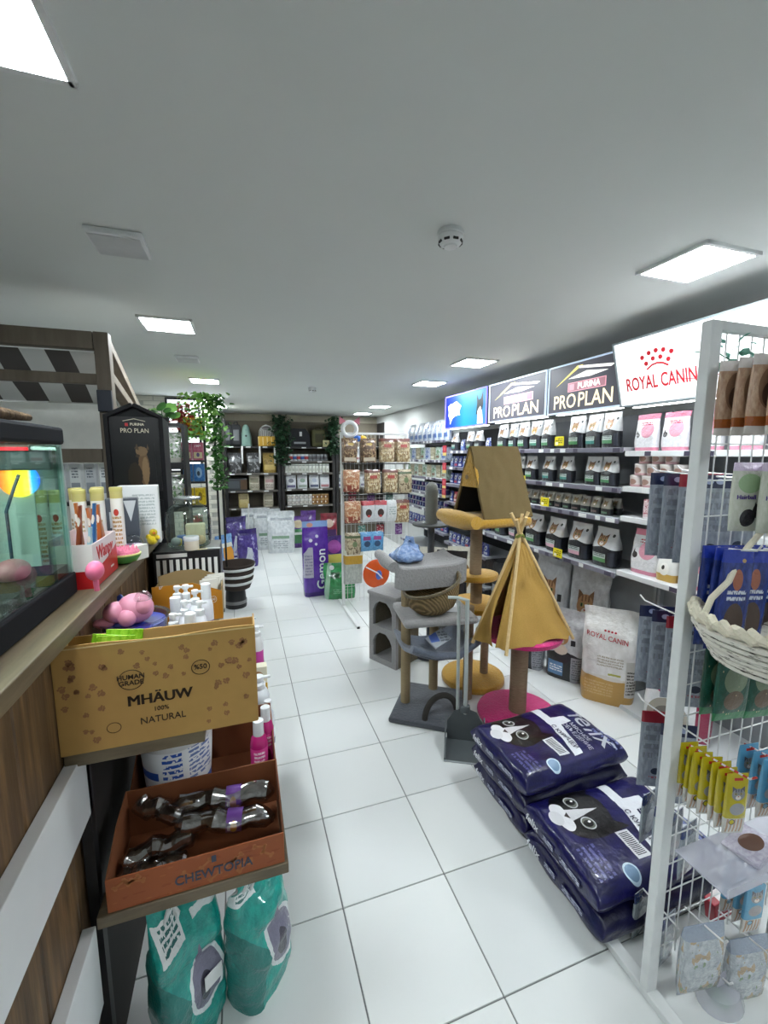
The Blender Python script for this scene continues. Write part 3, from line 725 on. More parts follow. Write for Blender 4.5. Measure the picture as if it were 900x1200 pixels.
# pink round brush in front of the carton
t = thing('pink_brush', 'pink egg shaped brush hanging in front of the red carton', 'brush', tuple(at(113, 688, x=-.374)))
ball('head', .026, mat('hot_pink', (232, 112, 150), .45), (0, 0, .045), None, None, t, (.8, 1.15, 1))
MB().tube([(0, .0, .02), (.0, .004, -.01)], .007, 8).build('stem', mat('hot_pink', (232, 112, 150), .45), t, True)
# watermelon brush
t = thing('watermelon_brush', 'watermelon coloured brush with pink bristles lying on counter edge', 'brush', (-.40, 1.69, Z))
MB().lathe([(.02, 0), (.038, .006), (.05, .024), (.052, .03)], 28).build('base', mat('melon_green', (70, 140, 58), .4), t, True)
MB().lathe([(.052, .03), (.053, .034), (.05, .036)], 28).build('rim', mat('melon_rim', (206, 208, 130), .5), t, True)
MB().lathe([(.048, .036), (.046, .044), (.03, .05), (.001, .052)], 28, cap1=False).build('bristle_pad', mat('melon_pink', (236, 130, 160), .6, bmp=.8, bscale=300), t, True)
for k in range(26):
    a = k*2.4; rr = .042*math.sqrt((k+.5)/26)
    MB().lathe([(.0032, 0), (.0026, .01), (.001, .013)], 6).build('bristle', mat('melon_pink2', (240, 140, 170), .6), t, True, (rr*math.cos(a), rr*math.sin(a), .046))
# yellow capped tubes
M_ytub = pm('vitamin_tube_print', 'e9e6e0', [('rect', 0, 1, .90, 1, 'c8bc78'), ('ell', .5, .7, .2, .05, 'b5382c'), ('lines', .15, .85, .1, .64, 9, 'b08848')], .3)
M_ycap = mat('yellow_cap', (196, 186, 112), .4)
for k, (x, y) in enumerate(((-.62, 1.66), (-.575, 1.66), (-.515, 1.67), (-.465, 1.68), (-.425, 1.75), (-.545, 1.74), (-.485, 1.76))):
    t = thing('vitamin_tube', 'tall white tube with yellow cap behind the red carton, %s from the left' % ORD[[0, 1, 3, 5, 6, 2, 4][k]], 'tube', (x, y, Z), group='yellow capped tubes on the counter')
    MB().lathe([(.019, 0), (.02, .003), (.02, .25)], 20).build('body', M_ytub, t, True)
    MB().lathe([(.0205, .25), (.0208, .252), (.0208, .262), (.019, .265)], 20).build('cap', M_ycap, t, True)
# clear ball, cartons, yellow plush
ball('toy_ball', .038, M_glass, (-.405, 1.83, Z+.038), 'clear plastic ball with lilac half on the counter', 'ball'); 
o = [q for q in C.objects if q.name.startswith('toy_ball')][-1]
MB().lathe([(.0004, -.036), (.02, -.03), (.034, -.012), (.036, 0)], 20, cap0=False).build('lilac_half', mat('lilac', (190, 150, 200), .5), o, True)
o = MB().box2((-.03, -.02, 0), (.03, .02, .05)).build('card_pack', mat('card_white', (214, 214, 206), .5), None, False, (-.37, 1.745, Z), R(60)); tag(o, 'small clear blister pack standing behind watermelon brush', 'pack')
M_gc = pm('grey_carton_print', '4a505a', [('rect', .1, .45, .45, .75, 'b8bcc0'), ('poly', [(.55, .95), (.75, .55), (.95, .95)], 'c8ccd0'), ('rect', .15, .4, .1, .3, '8a9098')], .35)
o = MB().bbox((0, 0, .105), (.11, .05, .21), .003).build('carton', M_gc, None, False, (-.45, 1.93, Z), R(8)); tag(o, 'dark grey carton with pale print on the counter', 'carton')
M_wc = pm('white_carton_print', 'e6e8e8', [('rect', .02, .16, .62, .78, 'b03040'), ('rect', .0, .18, .1, .5, 'c89aa0'), ('lines', .35, .9, .3, .85, 10, 'b8c0c0')], .4)
o = MB().bbox((0, 0, .125), (.15, .05, .25), .003).build('carton', M_wc, None, False, (-.415, 2.06, Z), R(4)); tag(o, 'tall white carton standing on the counter before the black display', 'carton')
t = thing('plush_toy', 'small yellow plush duck leaning against the white carton', 'plush toy', (-.365, 2.0, Z))
M_yp = plush('yellow_plush', (232, 200, 20)); q = MB()
for c, r_ in (((0, 0, .022), .022), ((.005, 0, .052), .016), ((-.012, -.006, .035), .012), ((.018, -.004, .03), .012)):
    q.lathe([(max(.0004, r_*math.sin(math.pi*i/9)), -r_*math.cos(math.pi*i/9)) for i in range(10)], 14, c, False, False)
q.build('body', M_yp, t, True, ang=80)
MB().lathe([(.006, 0), (.001, .012)], 8).build('beak', mat('beak_orange', (226, 120, 30), .5), t, True, (.01, -.014, .052), rot=(R(90), 0, 0))
# ---------------------------------------------------------------- aquarium
t = thing('aquarium', 'rectangular glass fish tank with black hood and base on counter', 'aquarium', (-.455, 0, Z))
ta, tb, tw, th = .42, 1.355, .36, .44
M_tank = glass('tank_glass', (222, 238, 232), .02, .06, 1.3)
M_hood = mat('hood_plastic', (20, 22, 28), .7, spec=.2)
MB().bbox((-tw/2+.012, (ta+tb)/2, .03), (tw+.0, tb-ta+.02, .06), .006).build('base_frame', M_hood, t)
MB().bbox((-tw/2+.012, (ta+tb)/2, th-.012), (tw+.006, tb-ta+.02, .045), .008).build('hood', M_hood, t)
MB().box2((0, ta, .062), (.006, tb, th-.036)).build('glass_pane', M_tank, t)
MB().box2((-tw+.02, tb-.006, .062), (-.001, tb, th-.036)).build('glass_pane', M_tank, t)
MB().box2((-tw+.02, ta, .062), (-.001, ta+.006, th-.036)).build('glass_pane', M_tank, t)
MB().box2((-tw+.014, ta, .062), (-tw+.019, tb, th-.036)).build('back_pane', mat('milky_back', (206, 226, 216), .5), t)
for yy in (ta, tb): MB().box2((-.004, yy-.005, .06), (.0075, yy+.004, th-.035)).build('corner_seal', mat('seal', (150, 176, 170), .3), t)
MB().box2((-tw+.02, ta+.007, .0615), (-.002, tb-.007, .085)).build('gravel', mat('dark_gravel', (44, 40, 38), .8, var=.6, scale=90, bmp=1, bscale=120), t)
MB().bbox((-.16, tb-.045, .255), (.03, .03, .24), .006).build('filter_tube', M_blackp, t); MB().bbox((-.19, tb-.05, .33), (.07, .05, .1), .008).build('filter_box', mat('filter_grey', (66, 70, 72), .4), t)
MB().bbox((-.10, tb-.03, .365), (.19, .02, .05), .004).build('light_strip', mat('grey_strip', (96, 104, 108), .4), t)
MB().bbox((-.17, (ta+tb)/2, th-.04), (.05, .6, .01), .003).build('lamp_tube', emat('tank_lamp', (226, 244, 240), 9.0), t)
MB().bbox((-.09, tb-.012, .392), (.06, .008, .012), .002).build('red_display', emat('red_glow', (235, 40, 50), 1.2), t)
ball('stone', .06, mat('pale_stone', (150, 140, 140), .6, var=.3), (-.12, 1.05, .085), None, None, t, (1.1, 1.3, .75))
ball('pink_shell', .035, mat('shell_pink', (206, 130, 140), .5), (-.07, 1.22, .105), None, None, t, (1, 1.2, .8))
MB().tube([(-.07, tb-.05, .33), (-.08, tb-.055, .3), (-.1, tb-.06, .24), (-.1, tb-.06, .12)], .004, 6).build('cable', mat('cable_blue', (60, 84, 110), .4), t, True)
MB().box2((-tw+.021, tb-.0115, .063), (-.058, tb-.0065, th-.037)).build('end_film', mat('milky_film', (214, 230, 222), .6), t)
# a lit rainbow coloured disc seen through the far pane
mr, nt, b = newmat('rainbow_disc')
tc = N(nt, 'ShaderNodeTexCoord'); sp = N(nt, 'ShaderNodeSeparateXYZ'); nt.links.new(tc.outputs['Generated'], sp.inputs[0])
rp = N(nt, 'ShaderNodeValToRGB'); nt.links.new(sp.outputs[0], rp.inputs[0]); e = rp.color_ramp.elements
e[0].color = lin((236, 70, 40)); e[1].color = lin((30, 90, 220)); e[1].position = 1
for p_, c in ((.25, (250, 160, 30)), (.5, (250, 236, 40)), (.72, (240, 246, 60)), (.82, (40, 160, 220))): q = e.new(p_); q.color = lin(c)
nt.links.new(rp.outputs[0], b.inputs['Base Color']); nt.links.new(rp.outputs[0], b.inputs['Emission Color']); b.inputs['Emission Strength'].default_value = .8
MB().lathe([(.044, 0), (.044, .006)], 28).build('rainbow_disc', mr, t, True, (-.085, tb-.011, .315), rot=(R(90), 0, 0))
# driftwood on the hood
pts = [at(px, py, y=1.0) for px, py in ((-60, 492), (0, 487), (30, 488), (62, 491))]
zb = Z+th+.0105
o = MB().tube([(-.62, .95, zb+.022), (-.56, 1.05, zb+.026), (-.5, 1.16, zb+.02), (-.47, 1.25, zb+.016)], [.022, .021, .016, .008], 9).build('driftwood', wood('bark', (66, 50, 34), (128, 104, 78), .9, (9, 9, 2), 12, .8), None, True)
tag(o, 'thin rough brown branch lying on the fish tank hood', 'driftwood')
# ---------------------------------------------------------------- striped stall behind the counter
M_stall = wood('taupe_wood', (88, 78, 66), (110, 100, 86), .6, (6, 6, 1), 3, .1)
ys = 2.75
def P(px, py): return at(px, py, y=ys)
pTL, pTR = P(-80, 374), P(108, 388)
xr = P(108, 388).x; xe = P(126, 392).x; ztop = P(108, 388).z
t = thing('market_stall', 'taupe timber stall frame with grey striped awning behind the tank', 'stall', (xr, ys, 0))
hw = xe-xr
MB().bbox((hw/2, hw/2, ztop/2), (hw, hw, ztop), .003).build('post', M_stall, t)
MB().bbox((-1.4, hw/2, ztop/2), (hw, hw, ztop), .003).build('post', M_stall, t)
z1 = P(60, 440).z; z2 = P(60, 534).z; ztb = P(60, 395).z
MB().bbox((-.68, hw/2, ztop-.045), (1.35, hw*.9, .09), .003).build('top_beam', M_stall, t)
MB().bbox((-.68, hw/2+.03, z1), (1.35, hw*.6, .055), .003).build('middle_beam', M_stall, t)
MB().bbox((-.68, hw/2, z2), (1.35, hw*.8, .075), .003).build('lower_beam', M_stall, t)
# sloping side frame going back
zb_ = 2.02
for (a, b_) in (((0, .05, ztop-.03), (0, 1.0, zb_)), ((0, .05, z1+.03), (0, 1.0, zb_-.02)), ((0, .05, z1-.15), (0, .9, zb_-.1))):
    a = Vector(a); b_ = Vector(b_); d_ = b_-a
    MB().bbox((hw/2, (a.y+b_.y)/2, (a.z+b_.z)/2), (hw*.8, d_.length, .05), .003, rot=(math.atan2(d_.z, d_.y), 0, 0)).build('rafter', M_stall, t)
MB().bbox((hw/2, 1.0, zb_/2), (hw*.9, hw*.9, zb_), .003).build('post', M_stall, t)
ms, nt, b = newmat('striped_canvas')
tc = N(nt, 'ShaderNodeTexCoord'); sp = N(nt, 'ShaderNodeSeparateXYZ'); nt.links.new(tc.outputs['Object'], sp.inputs[0])
fr = math_(nt, 'FRACT', math_(nt, 'ADD', math_(nt, 'MULTIPLY', sp.outputs[0], 1/.23), .12))
nt.links.new(mixc(nt, math_(nt, 'LESS_THAN', fr, .5), lin((214, 216, 214)), lin((84, 80, 78))), b.inputs['Base Color']); b.inputs['Roughness'].default_value = .9
za, zc = ztop-.09, z1-.085
MB().sheet(lambda u, v: (-1.38+1.36*u-.0, .10+.34*v+.02*math.sin(v*3.1)*math.cos(u*14), za-(za-zc)*v-.01*math.cos(u*29)*math.sin(v*3)), 40, 8, .003, (0, -1, 1)).build('awning', ms, t, True)
MB().box2((-1.38, .46, z2-.0), (-.005, .475, zc-.01)).build('back_panel', mat('sign_white', (226, 228, 222), .5), t)
MB().bbox((hw*.5, -.012, P(120, 470).z), (hw*1.0, .02, .115), .004).build('post_plate', mat('navy_plate', (28, 34, 48), .4), t)
# small far items left of the display: shelf board with plant seen under the stall
t = thing('wall_shelf', 'black wall shelf with hanging plant seen under the stall', 'shelf', (-1.1, 4.2, 0))
MB().box2((-.62, 0, 1.78), (.35, .3, 1.86)).build('board', M_black, t); MB().box2((-.62, .02, 0), (-.58, .28, 1.78)).build('side', M_black, t); MB().box2((.31, .02, 0), (.35, .28, 1.78)).build('side', M_black, t); MB().box2((-.62, .02, 1.38), (.35, .3, 1.41)).build('board', M_black, t)
M_leaf = mat('leaf_green', (58, 110, 44), .55, var=.5, scale=20); M_leafd = mat('leaf_dark', (26, 62, 34), .6, var=.5, scale=20); M_leafl = mat('leaf_light', (124, 178, 84), .5, var=.4, scale=20)
t = thing('potted_plant', 'dark leafy plant in a pot on the black wall shelf', 'plant', (-1.0, 4.33, 1.8605))
MB().lathe([(.05, 0), (.065, .09)], 16).build('pot', M_blackp, t, True)
q = MB(); cards(q, [Vector((rnd.gauss(0, .1), rnd.gauss(0, .06), .12+abs(rnd.gauss(0, .05)))) for _ in range(90)], .06, rnd); q.build('foliage', M_leafd, t)
for k in range(5):
    o = MB().bbox((0, 0, .16), (.08, .1, .32), .004).build('carton', pm('pale_pack%d' % (k % 2), ['b8bcc0', 'd0d4d4'][k % 2], [('rect', .1, .9, .2, .5, '8a9098'), ('lines', .2, .8, .6, .9, 4, '606870')], .4), None, False, (-1.45+.11*k, 4.36, 1.4105)); tag(o, 'pale carton on the wall shelf under the stall, %s from the left' % ORD[k], 'carton', 'pale cartons under the stall')
# ---------------------------------------------------------------- black display stand
M_dis = mat('display_black', (13, 13, 17), .6, spec=.25); M_pic = None
t = thing('display_stand', 'black house shaped floor display with a brown animal picture', 'display', (-.50, 2.5, 0), R(4))
wd = .262
fr = MB().prism([(-wd/2, 0), (wd/2, 0), (wd/2, 2.0), (0, 2.065), (-wd/2, 2.0)], .34)
fr.build('cabinet', M_dis, t)
for s in (-1, 1): MB().bbox((s*(wd/2-.01), -.012, 1.0), (.02, .024, 2.0), .003).build('edge_trim', M_dis, t)
for s in (-1, 1): MB().bbox((s*wd/4, -.012, 2.028), (wd/2+.01, .024, .02), .003, rot=(0, s*R(26.5), 0)).build('edge_trim', M_dis, t)
M_fur = pm('photo_animal', '0c0c10', [('ell', .66, .45, .16, .36, '6a5238'), ('ell', .7, .4, .1, .3, '8a7050'), ('ell', .62, .82, .17, .1, '7c6448'), ('tri', [(.42, .88), (.5, .98), (.56, .84)], '4e3c2a'), ('tri', [(.76, .86), (.8, .98), (.84, .84)], '5e4a34'), ('ell', .5, .72, .06, .04, '3a2c20'), ('ell', .4, .3, .2, .28, '2c2218')], .3, wob=.05)
pa = MB().box2((-wd/2+.022, -.004, 1.62), (wd/2-.022, -.0015, 2.0)).build('poster', pm('poster_dark', '0c0c10', [], .3), t)
MB().box2((-.075, -.0062, 1.63), (.085, -.0045, 1.87)).build('animal_picture', M_fur, pa)
M_gold = mat('cream_ink', (222, 214, 190), .5); M_redink = mat('red_ink', (190, 36, 44), .5)
text('PRO PLAN', .032, M_gold, pa, (0, -.0055, 1.93), fitw=.125)
text('PURINA', .018, M_gold, pa, (.012, -.0055, 1.962), bold=.02); MB().box2((-.042, -.0055, 1.953), (-.028, -.0045, 1.968)).build('emblem', M_redink, pa)
MB().tube([(-.05, -.005, 1.978), (0, -.005, 1.99), (.05, -.005, 1.978)], .0015, 6).build('roof_line', M_gold, pa)
p2 = MB().prism([(-wd/2+.02, 1.2), (wd/2-.02, 1.2), (wd/2-.02, 1.57), (0, 1.61), (-wd/2+.02, 1.57)], .03, Matrix.Translation((0, -.033, 0))).build('lower_header', M_dis, t)
text('PURINA', .018, M_gold, p2, (.01, -.0345, 1.55), bold=.02); MB().box2((-.042, -.0345, 1.543), (-.028, -.0335, 1.558)).build('emblem', M_redink, p2)
MB().tube([(-.05, -.0338, 1.57), (0, -.0338, 1.584), (.05, -.0338, 1.57)], .0015, 6).build('roof_line', M_gold, p2)
# ================================================================ right hand shelving
XF = 2.5; XB = 2.97
M_sh = mat('shelf_grey_metal', (168, 172, 176), .35, .3, var=.04); M_shw = mat('shelf_white_metal', (214, 216, 218), .4, var=.03)
M_bk = mat('charcoal_back', (30, 31, 34), .6); M_bg = mat('grey_back', (150, 154, 158), .6)
M_rail = mat('price_rail', (120, 118, 132), .3); M_tagw = mat('price_white', (226, 228, 228), .5); M_tagd = mat('price_dark', (70, 66, 84), .5)
M_ytag = pm('yellow_sign', 'e8d800', [('lines', .15, .85, .2, .8, 3, '5a5200'), ('rect', .6, .9, .1, .4, 'f4f0d0')], .5, axes='yz')
def unit(label, y0, y1, levels, mback, msh, base=True, depth=XB-XF, xf=XF, top=2.12, rail=M_rail):
    t = thing('shelving_unit', label, 'shelf', (xf, y0, 0))
    L = y1-y0
    MB().box2((depth-.02, 0.002, .0), (depth, L-.002, top)).build('back_panel', mback, t)
    for yy in (.002, L-.022): MB().box2((depth-.06, yy, 0), (depth-.0205, yy+.02, top)).build('upright', M_sh, t)
    for z in levels:
        s = MB().bbox((depth/2-.03, L/2, z-.0125), (depth-.06, L-.008, .025), .002, seg=1).build('shelf_board', msh, t)
        MB().bbox((-.006, L/2, z-.018), (.010, L-.008, .036), .002, seg=1).build('price_rail', rail, s)
        n = max(2, int(L/.13)); r2 = random.Random(int(z*100))
        for k in range(n):
            if r2.random() < .75: MB().box2((-.0122, .03+k*(L-.1)/n, z-.033), (-.0112, .03+k*(L-.1)/n+r2.choice((.045, .06, .08)), z-.004)).build('price_label', M_tagw if r2.random() < .6 else M_tagd, s)
    if base: MB().box2((.02, .004, 0.0), (depth-.021, L-.004, .03)).build('plinth', msh, t)
    return t
UA = unit('white shelving unit under the bright white brand sign', 1.12, 2.262, (1.835, 1.595, 1.39, 1.005), M_bg, M_shw, rail=M_shw)
UB = unit('long shelving unit with black and white food pouches under dark signs', 2.27, 3.945, (1.86, 1.58, 1.365, .975), M_bg, M_sh)
UC = unit('shelving unit of blue pouches below the blue screen', 3.953, 4.95, (1.86, 1.66, 1.45, 1.22, .98, .7, .35), M_bk, M_sh)
UD = unit('far right shelving unit with pale blue packs on top', 4.958, 6.55, (2.0, 1.74, 1.5, 1.28, 1.05, .78, .45), M_bk, M_sh)
def put(me, name, label, cat, x, y, z, group, rz=R(-90), tilt=0.0):
    o = link(name, me, None, (x, y, z+.0008), rot=(tilt, 0, rz)); tag(o, label, cat, group); return o
def rowy(me, name, cat, n, ya, yb, z, x, label, group, jit=.006, skip=(), tilt=0.0):
    """a row along the shelf; counted from the end nearest the camera"""
    r2 = random.Random(n*7+int(z*100))
    c = 0
    for k in range(n):
        if k in skip: continue
        y = ya+(yb-ya)*(k+.5)/n
        put(me, name, label % ORD[c], cat, x+r2.uniform(-jit, jit), y+r2.uniform(-jit, jit)*.3, z, group, R(-90)+r2.uniform(-.08, .08)); c += 1
# pouch prints
def catpouch(name, accent, fur='a87a4c', top='c9cacb', bot='14161c', crink=.6):
    return pm(name, top, [('rect', 0, 1, 0, .46, bot), ('poly', [(0, .46), (.5, .53), (1, .46), (1, .44), (0, .44)], bot), ('cat', .44, .66, .2, .75, fur, '6a4628', '7c8a48'),
                          ('rect', .12, .72, .12, .34, 'b9c6c0'), ('rect', .12, .72, .12, .22, accent), ('ell', .82, .82, .06, .04, '1c1c20'), ('lines', .16, .68, .24, .33, 2, '30343a'), ('rect', .8, .97, .05, .4, '2a2e3a')], .3, coat=.5, crinkle=crink)
M_cp = [catpouch('pouch_green', '4f8a5c'), catpouch('pouch_teal', '3f8a80', 'b08650'), catpouch('pouch_pink', 'c89aa8', '9c7048'), catpouch('pouch_amber', '3c7a64', 'd0a060', 'b4b8bc')]
pb = [bagmesh('food_pouch', m, .145, .215, .07, wr=.006, seed=i) for i, m in enumerate(M_cp)]
for k in range(9):
    if k == 3: continue
    put(pb[k % 2 if k < 4 else 3 if k % 2 else 0], 'food_pouch', 'black and silver cat food pouch on the top shelf, %s from the right' % ORD[k if k < 3 else k-1], 'pouch', XF+.08+.01*(k % 2), 2.46+.17*k, 1.86, 'pouches on the top shelf under the dark signs', R(-90)+random.uniform(-.12, .12)).scale = (1.08, 1, 1.17)
for k, y in enumerate((2.45, 2.60, 2.88, 3.10, 3.34, 3.52)):
    put(pb[(0, 0, 1, 1, 0, 1)[k]], 'food_pouch', 'silver and black cat food pouch on second shelf under dark signs, %s from the right' % ORD[k], 'pouch', XF+.075, y, 1.58, 'pouches on the second shelf under the dark signs', R(-90)+random.uniform(-.1, .1))
ps = [bagmesh('small_pouch', pm('small_pouch_print%d' % i, '8d8a80', [('rect', 0, 1, 0, .4, '1b1d22'), ('cat', .5, .66, .22, .8, fur, '6a4a30', '90903c'), ('rect', .15, .8, .1, .22, ac)], .3, coat=.4, crinkle=.5), .088, .125, .05, 16, 7, wr=.004, seed=i) for i, (fur, ac) in enumerate((('8c7454', '56745e'), ('a08660', '6c5a58')))]
for k in range(15):
    put(ps[k % 2], 'small_pouch', 'small wet food pouch on the third shelf under dark signs, %s from the right' % ORD[k], 'pouch', XF+.06, 2.44+.1*k, 1.365, 'small pouches on the third shelf', R(-90)+random.uniform(-.1, .1))
for k in range(6):
    o = put(ps[k % 2], 'small_pouch', 'small pouch in back line of the third shelf, %s from the right' % ORD[k], 'pouch', XF+.15, 2.44+.17*k, 1.365, 'small pouches in the back line of the third shelf', R(-90))
pl_ = [bagmesh('food_bag', catpouch('large_pouch_%s' % n_, ac, 'b08458', 'cfd0d2'), .2, .29, .13, 24, 12, wr=.006, seed=9+i) for i, (n_, ac) in enumerate((('green', '58945c'), ('pink', 'd8a8ba')))]
for k, y in enumerate((2.46, 2.72, 3.0, 3.28, 3.56, 3.82)):
    put(pl_[(0, 1, 1, 0, 1, 0)[k]], 'food_bag', 'cat food bag with ginger cat picture on the lowest shelf, %s from the right' % ORD[k], 'bag', XF+.11, y, .975, 'cat food bags on the lowest shelf', R(-90)+random.uniform(-.12, .12))
# yellow price cards
for k, (px, py) in enumerate(((655, 517), (611, 562), (638, 588), (653, 648))):
    p = at(px, py, x=XF-.02)
    o = MB().bbox((0, 0, 0), (.003, .105, .075), .001, seg=1).build('price_card', M_ytag, None, False, (XF-.017, p.y, p.z)); tag(o, 'yellow price card clipped to a right hand shelf, %s from the top' % ORD[k], 'price card', 'yellow price cards')
# royal unit: pink bags, little tubs
M_rp = pm('pink_bag_print', ('dcdcdf', 'e6e4e8'), [('rect', 0, 1, .86, 1, 'd8839a'), ('ell', .62, .55, .28, .2, 'e2a0b4'), ('ell', .22, .42, .1, .07, '3a3638'), ('tri', [(.14, .46), (.18, .56), (.22, .46)], '3a3638'), ('rect', 0, 1, 0, .09, 'd88aa0'), ('lines', .3, .8, .68, .78, 2, 'a83848')], .2, coat=.7, crinkle=.8)
rb = bagmesh('pink_food_bag', M_rp, .165, .235, .07, 24, 12, wr=.01, seed=5)
for k, y in enumerate((1.56, 1.76, 1.96, 2.155)): put(rb, 'pink_food_bag', 'pink and white glossy bag under the white sign, %s from the left' % ORD[3-k], 'bag', XF+.06, y, 1.835, 'pink bags under the white sign', R(-90)+random.uniform(-.1, .1))
M_tubp = pm('little_tub_print', 'd9d0cc', [('ell', .5, .45, .3, .25, 'a88478'), ('rect', 0, 1, .0, .2, 'c8a0a4'), ('rect', 0, 1, .86, 1, 'e6e0de')], .35)
lt = MB().lathe([(.034, 0), (.037, .004), (.039, .066), (.04, .068), (.04, .074), (.036, .076)], 18).mesh('wet_food_tub', M_tubp, True)
n = 0
for lev, (cnt, off) in enumerate(((5, 0), (4, .03), (3, .06))):
    for k in range(cnt):
        o = put(lt, 'wet_food_tub', '%s pale wet food tub from the left, %s layer on the second shelf' % (ORD[k], ['bottom', 'middle', 'top'][lev]), 'tub', XF+.05, 2.205-off-k*.092, 1.595+.0775*lev, 'stacked wet food tubs')
M_pb = pm('pink_box_print', 'd8bfc4', [('blot', 9, .54, 'b86a78'), ('rect', 0, 1, .0, .12, 'e0d8dc'), ('blot', 14, .6, 'f0eaec')], .3, coat=.4)
o = MB().bbox((0, 0, .065), (.17, .12, .13), .006).mesh('pouch_box', M_pb)
put(o, 'pouch_box', 'pink printed box of pouches on the third white shelf', 'box', XF+.07, 2.02, 1.39, None)
rl = bagmesh('pink_food_bag', M_rp, .2, .30, .12, 24, 12, wr=.008, seed=8)
put(rl, 'pink_food_bag', 'larger pink and white bag on the lowest white shelf, left one', 'bag', XF+.11, 2.12, 1.005, 'pink bags on the lowest white shelf', R(-84))
put(rl, 'pink_food_bag', 'larger pink and white bag on the lowest white shelf, right one', 'bag', XF+.11, 1.76, 1.005, 'pink bags on the lowest white shelf', R(-95))
M_dog = pm('gold_white_print', 'e4e2de', [('rect', 0, 1, 0, .25, 'c09a4a'), ('ell', .5, .4, .25, .2, 'f0eee8'), ('ell', .45, .45, .08, .07, '2a2624')], .3, coat=.5)
put(bagmesh('food_bag', M_dog, .13, .2, .08, wr=.006), 'food_bag', 'small gold and white bag on the lowest white shelf', 'bag', XF+.08, 1.945, 1.005, None)
# ---- blue screen section
M_fx = [pm('blue_pack%d' % i, b_, [('blot', 8, .55, c1), ('rect', .1, .9, .1, .3, c2), ('ell', .5, .62, .28, .2, 'd8dce4'), ('ell', .5, .6, .14, .1, '22242c')], .3, coat=.4) for i, (b_, c1, c2) in enumerate((('2a3580', '4a5cb0', 'c8ccdc'), ('323a8c', '8a92c4', 'b84858'), ('3c4c90', 'c0c8dc', '7088b8')))]
fxm = [bagmesh('blue_pouch', m, .085, .13, .035, 14, 7, wr=.004, seed=i) for i, m in enumerate(M_fx)]
M_rd = pm('red_pack', 'a82a3c', [('ell', .5, .6, .3, .2, 'd8b0a0'), ('rect', .1, .9, .1, .3, 'e0c0c0')], .3, coat=.4)
rdm = bagmesh('red_pouch', M_rd, .085, .13, .035, 14, 7, wr=.004)
M_cn = [pm('can_print%d' % i, b_, [('rect', 0, 1, .1, .9, c1), ('ell', .3, .5, .12, .25, 'd8d8e0'), ('rect', .5, .7, .2, .8, c2)], .3, metal=.2) for i, (b_, c1, c2) in enumerate((('9aa0a8', '3a4078', 'b8bcd0'), ('a0a4aa', '4c3a74', 'c8a8b0'), ('9aa0a8', '2c3a6c', '8894c0')))]
cnm = [MB().lathe([(.035, 0), (.037, .003), (.037, .067), (.035, .07)], 14).mesh('food_can', m, True) for m in M_cn]
def stockrow(y0, y1, z, kind, x, desc, step):
    n = int((y1-y0)/step)
    for k in range(min(n, 20)):
        me = kind[k % len(kind)] if isinstance(kind, list) else kind
        nm = me.name.split('.')[0]
        put(me, nm, '%s, %s from the right' % (desc, ORD[k]), {'food_can': 'can', 'blue_pouch': 'pouch', 'red_pouch': 'pouch', 'white_pack': 'pack', 'pale_carton': 'carton'}.get(nm, 'pack'), x, y0+(k+.5)*(y1-y0)/n, z, desc)
M_wp = [pm('pale_pack_print%d' % i, b_, [('blot', 6, .56, c1), ('rect', .15, .85, .15, .35, c2), ('ell', .5, .65, .25, .15, c1)], .3, coat=.5, crinkle=.5) for i, (b_, c1, c2) in enumerate((('c4ccdc', '8094c0', '5a74b0'), ('ccd2da', '98a8c4', '6a88b8'), ('c8d4cc', '7aa07c', '88705a')))]
wpm = [bagmesh('white_pack', m, .15, .27, .08, 18, 9, wr=.01, seed=i) for i, m in enumerate(M_wp)]
crt = [MB().bbox((0, 0, .085), (.13, .1, .17), .004).mesh('pale_carton', m) for m in (M_wp[0], M_wp[2], pm('tan_carton_print', 'b4ac94', [('blot', 7, .55, '8c8a70'), ('rect', .1, .9, .1, .3, 'd8d4c0')], .5))]
stockrow(3.99, 4.92, 1.86, M_fx and [fxm[2], pb[1], pb[0]], XF+.07, 'small pack on the top shelf below the blue screen', .17)
for z, kd, dsc in ((1.66, fxm, 'blue pouch on the second shelf below the blue screen'), (1.45, [fxm[0], fxm[1]], 'blue pouch on the third shelf below the blue screen'), (1.22, [fxm[1], rdm, fxm[0]], 'pouch on the fourth shelf below the blue screen'), (.98, cnm, 'can on the fifth shelf below the blue screen'), (.7, fxm, 'blue pouch on the sixth shelf below the blue screen')):
    stockrow(3.98, 4.93, z, kd, XF+.06, dsc, .1 if kd is not cnm else .09)
stockrow(5.0, 6.5, 2.0, [wpm[0], wpm[1]], XF+.09, 'pale blue pack on top of the far right unit', .165)
for z, kd, dsc, st in ((1.74, crt, 'pale carton on the second shelf of far right unit', .16), (1.5, crt[1:], 'tan carton on the third shelf of far right unit', .15), (1.28, cnm, 'can on the fourth shelf of far right unit', .088), (1.05, cnm[::-1], 'can on the fifth shelf of far right unit', .088), (.78, fxm, 'blue pouch on the sixth shelf of far right unit', .1)):
    stockrow(4.99, 6.52, z, kd, XF+.07, dsc, st)
for z, la in ((1.28, 'lower'), (1.05, 'upper')):
    for k in range(12): put(cnm[(k+1) % 3], 'food_can', 'can standing on the %s can row of far right unit, %s from the right' % ({'lower': 'fourth', 'upper': 'fifth'}[la], ORD[k]), 'can', XF+.07, 5.06+.12*k, z+.0715, 'second layer of cans, %s row' % la)
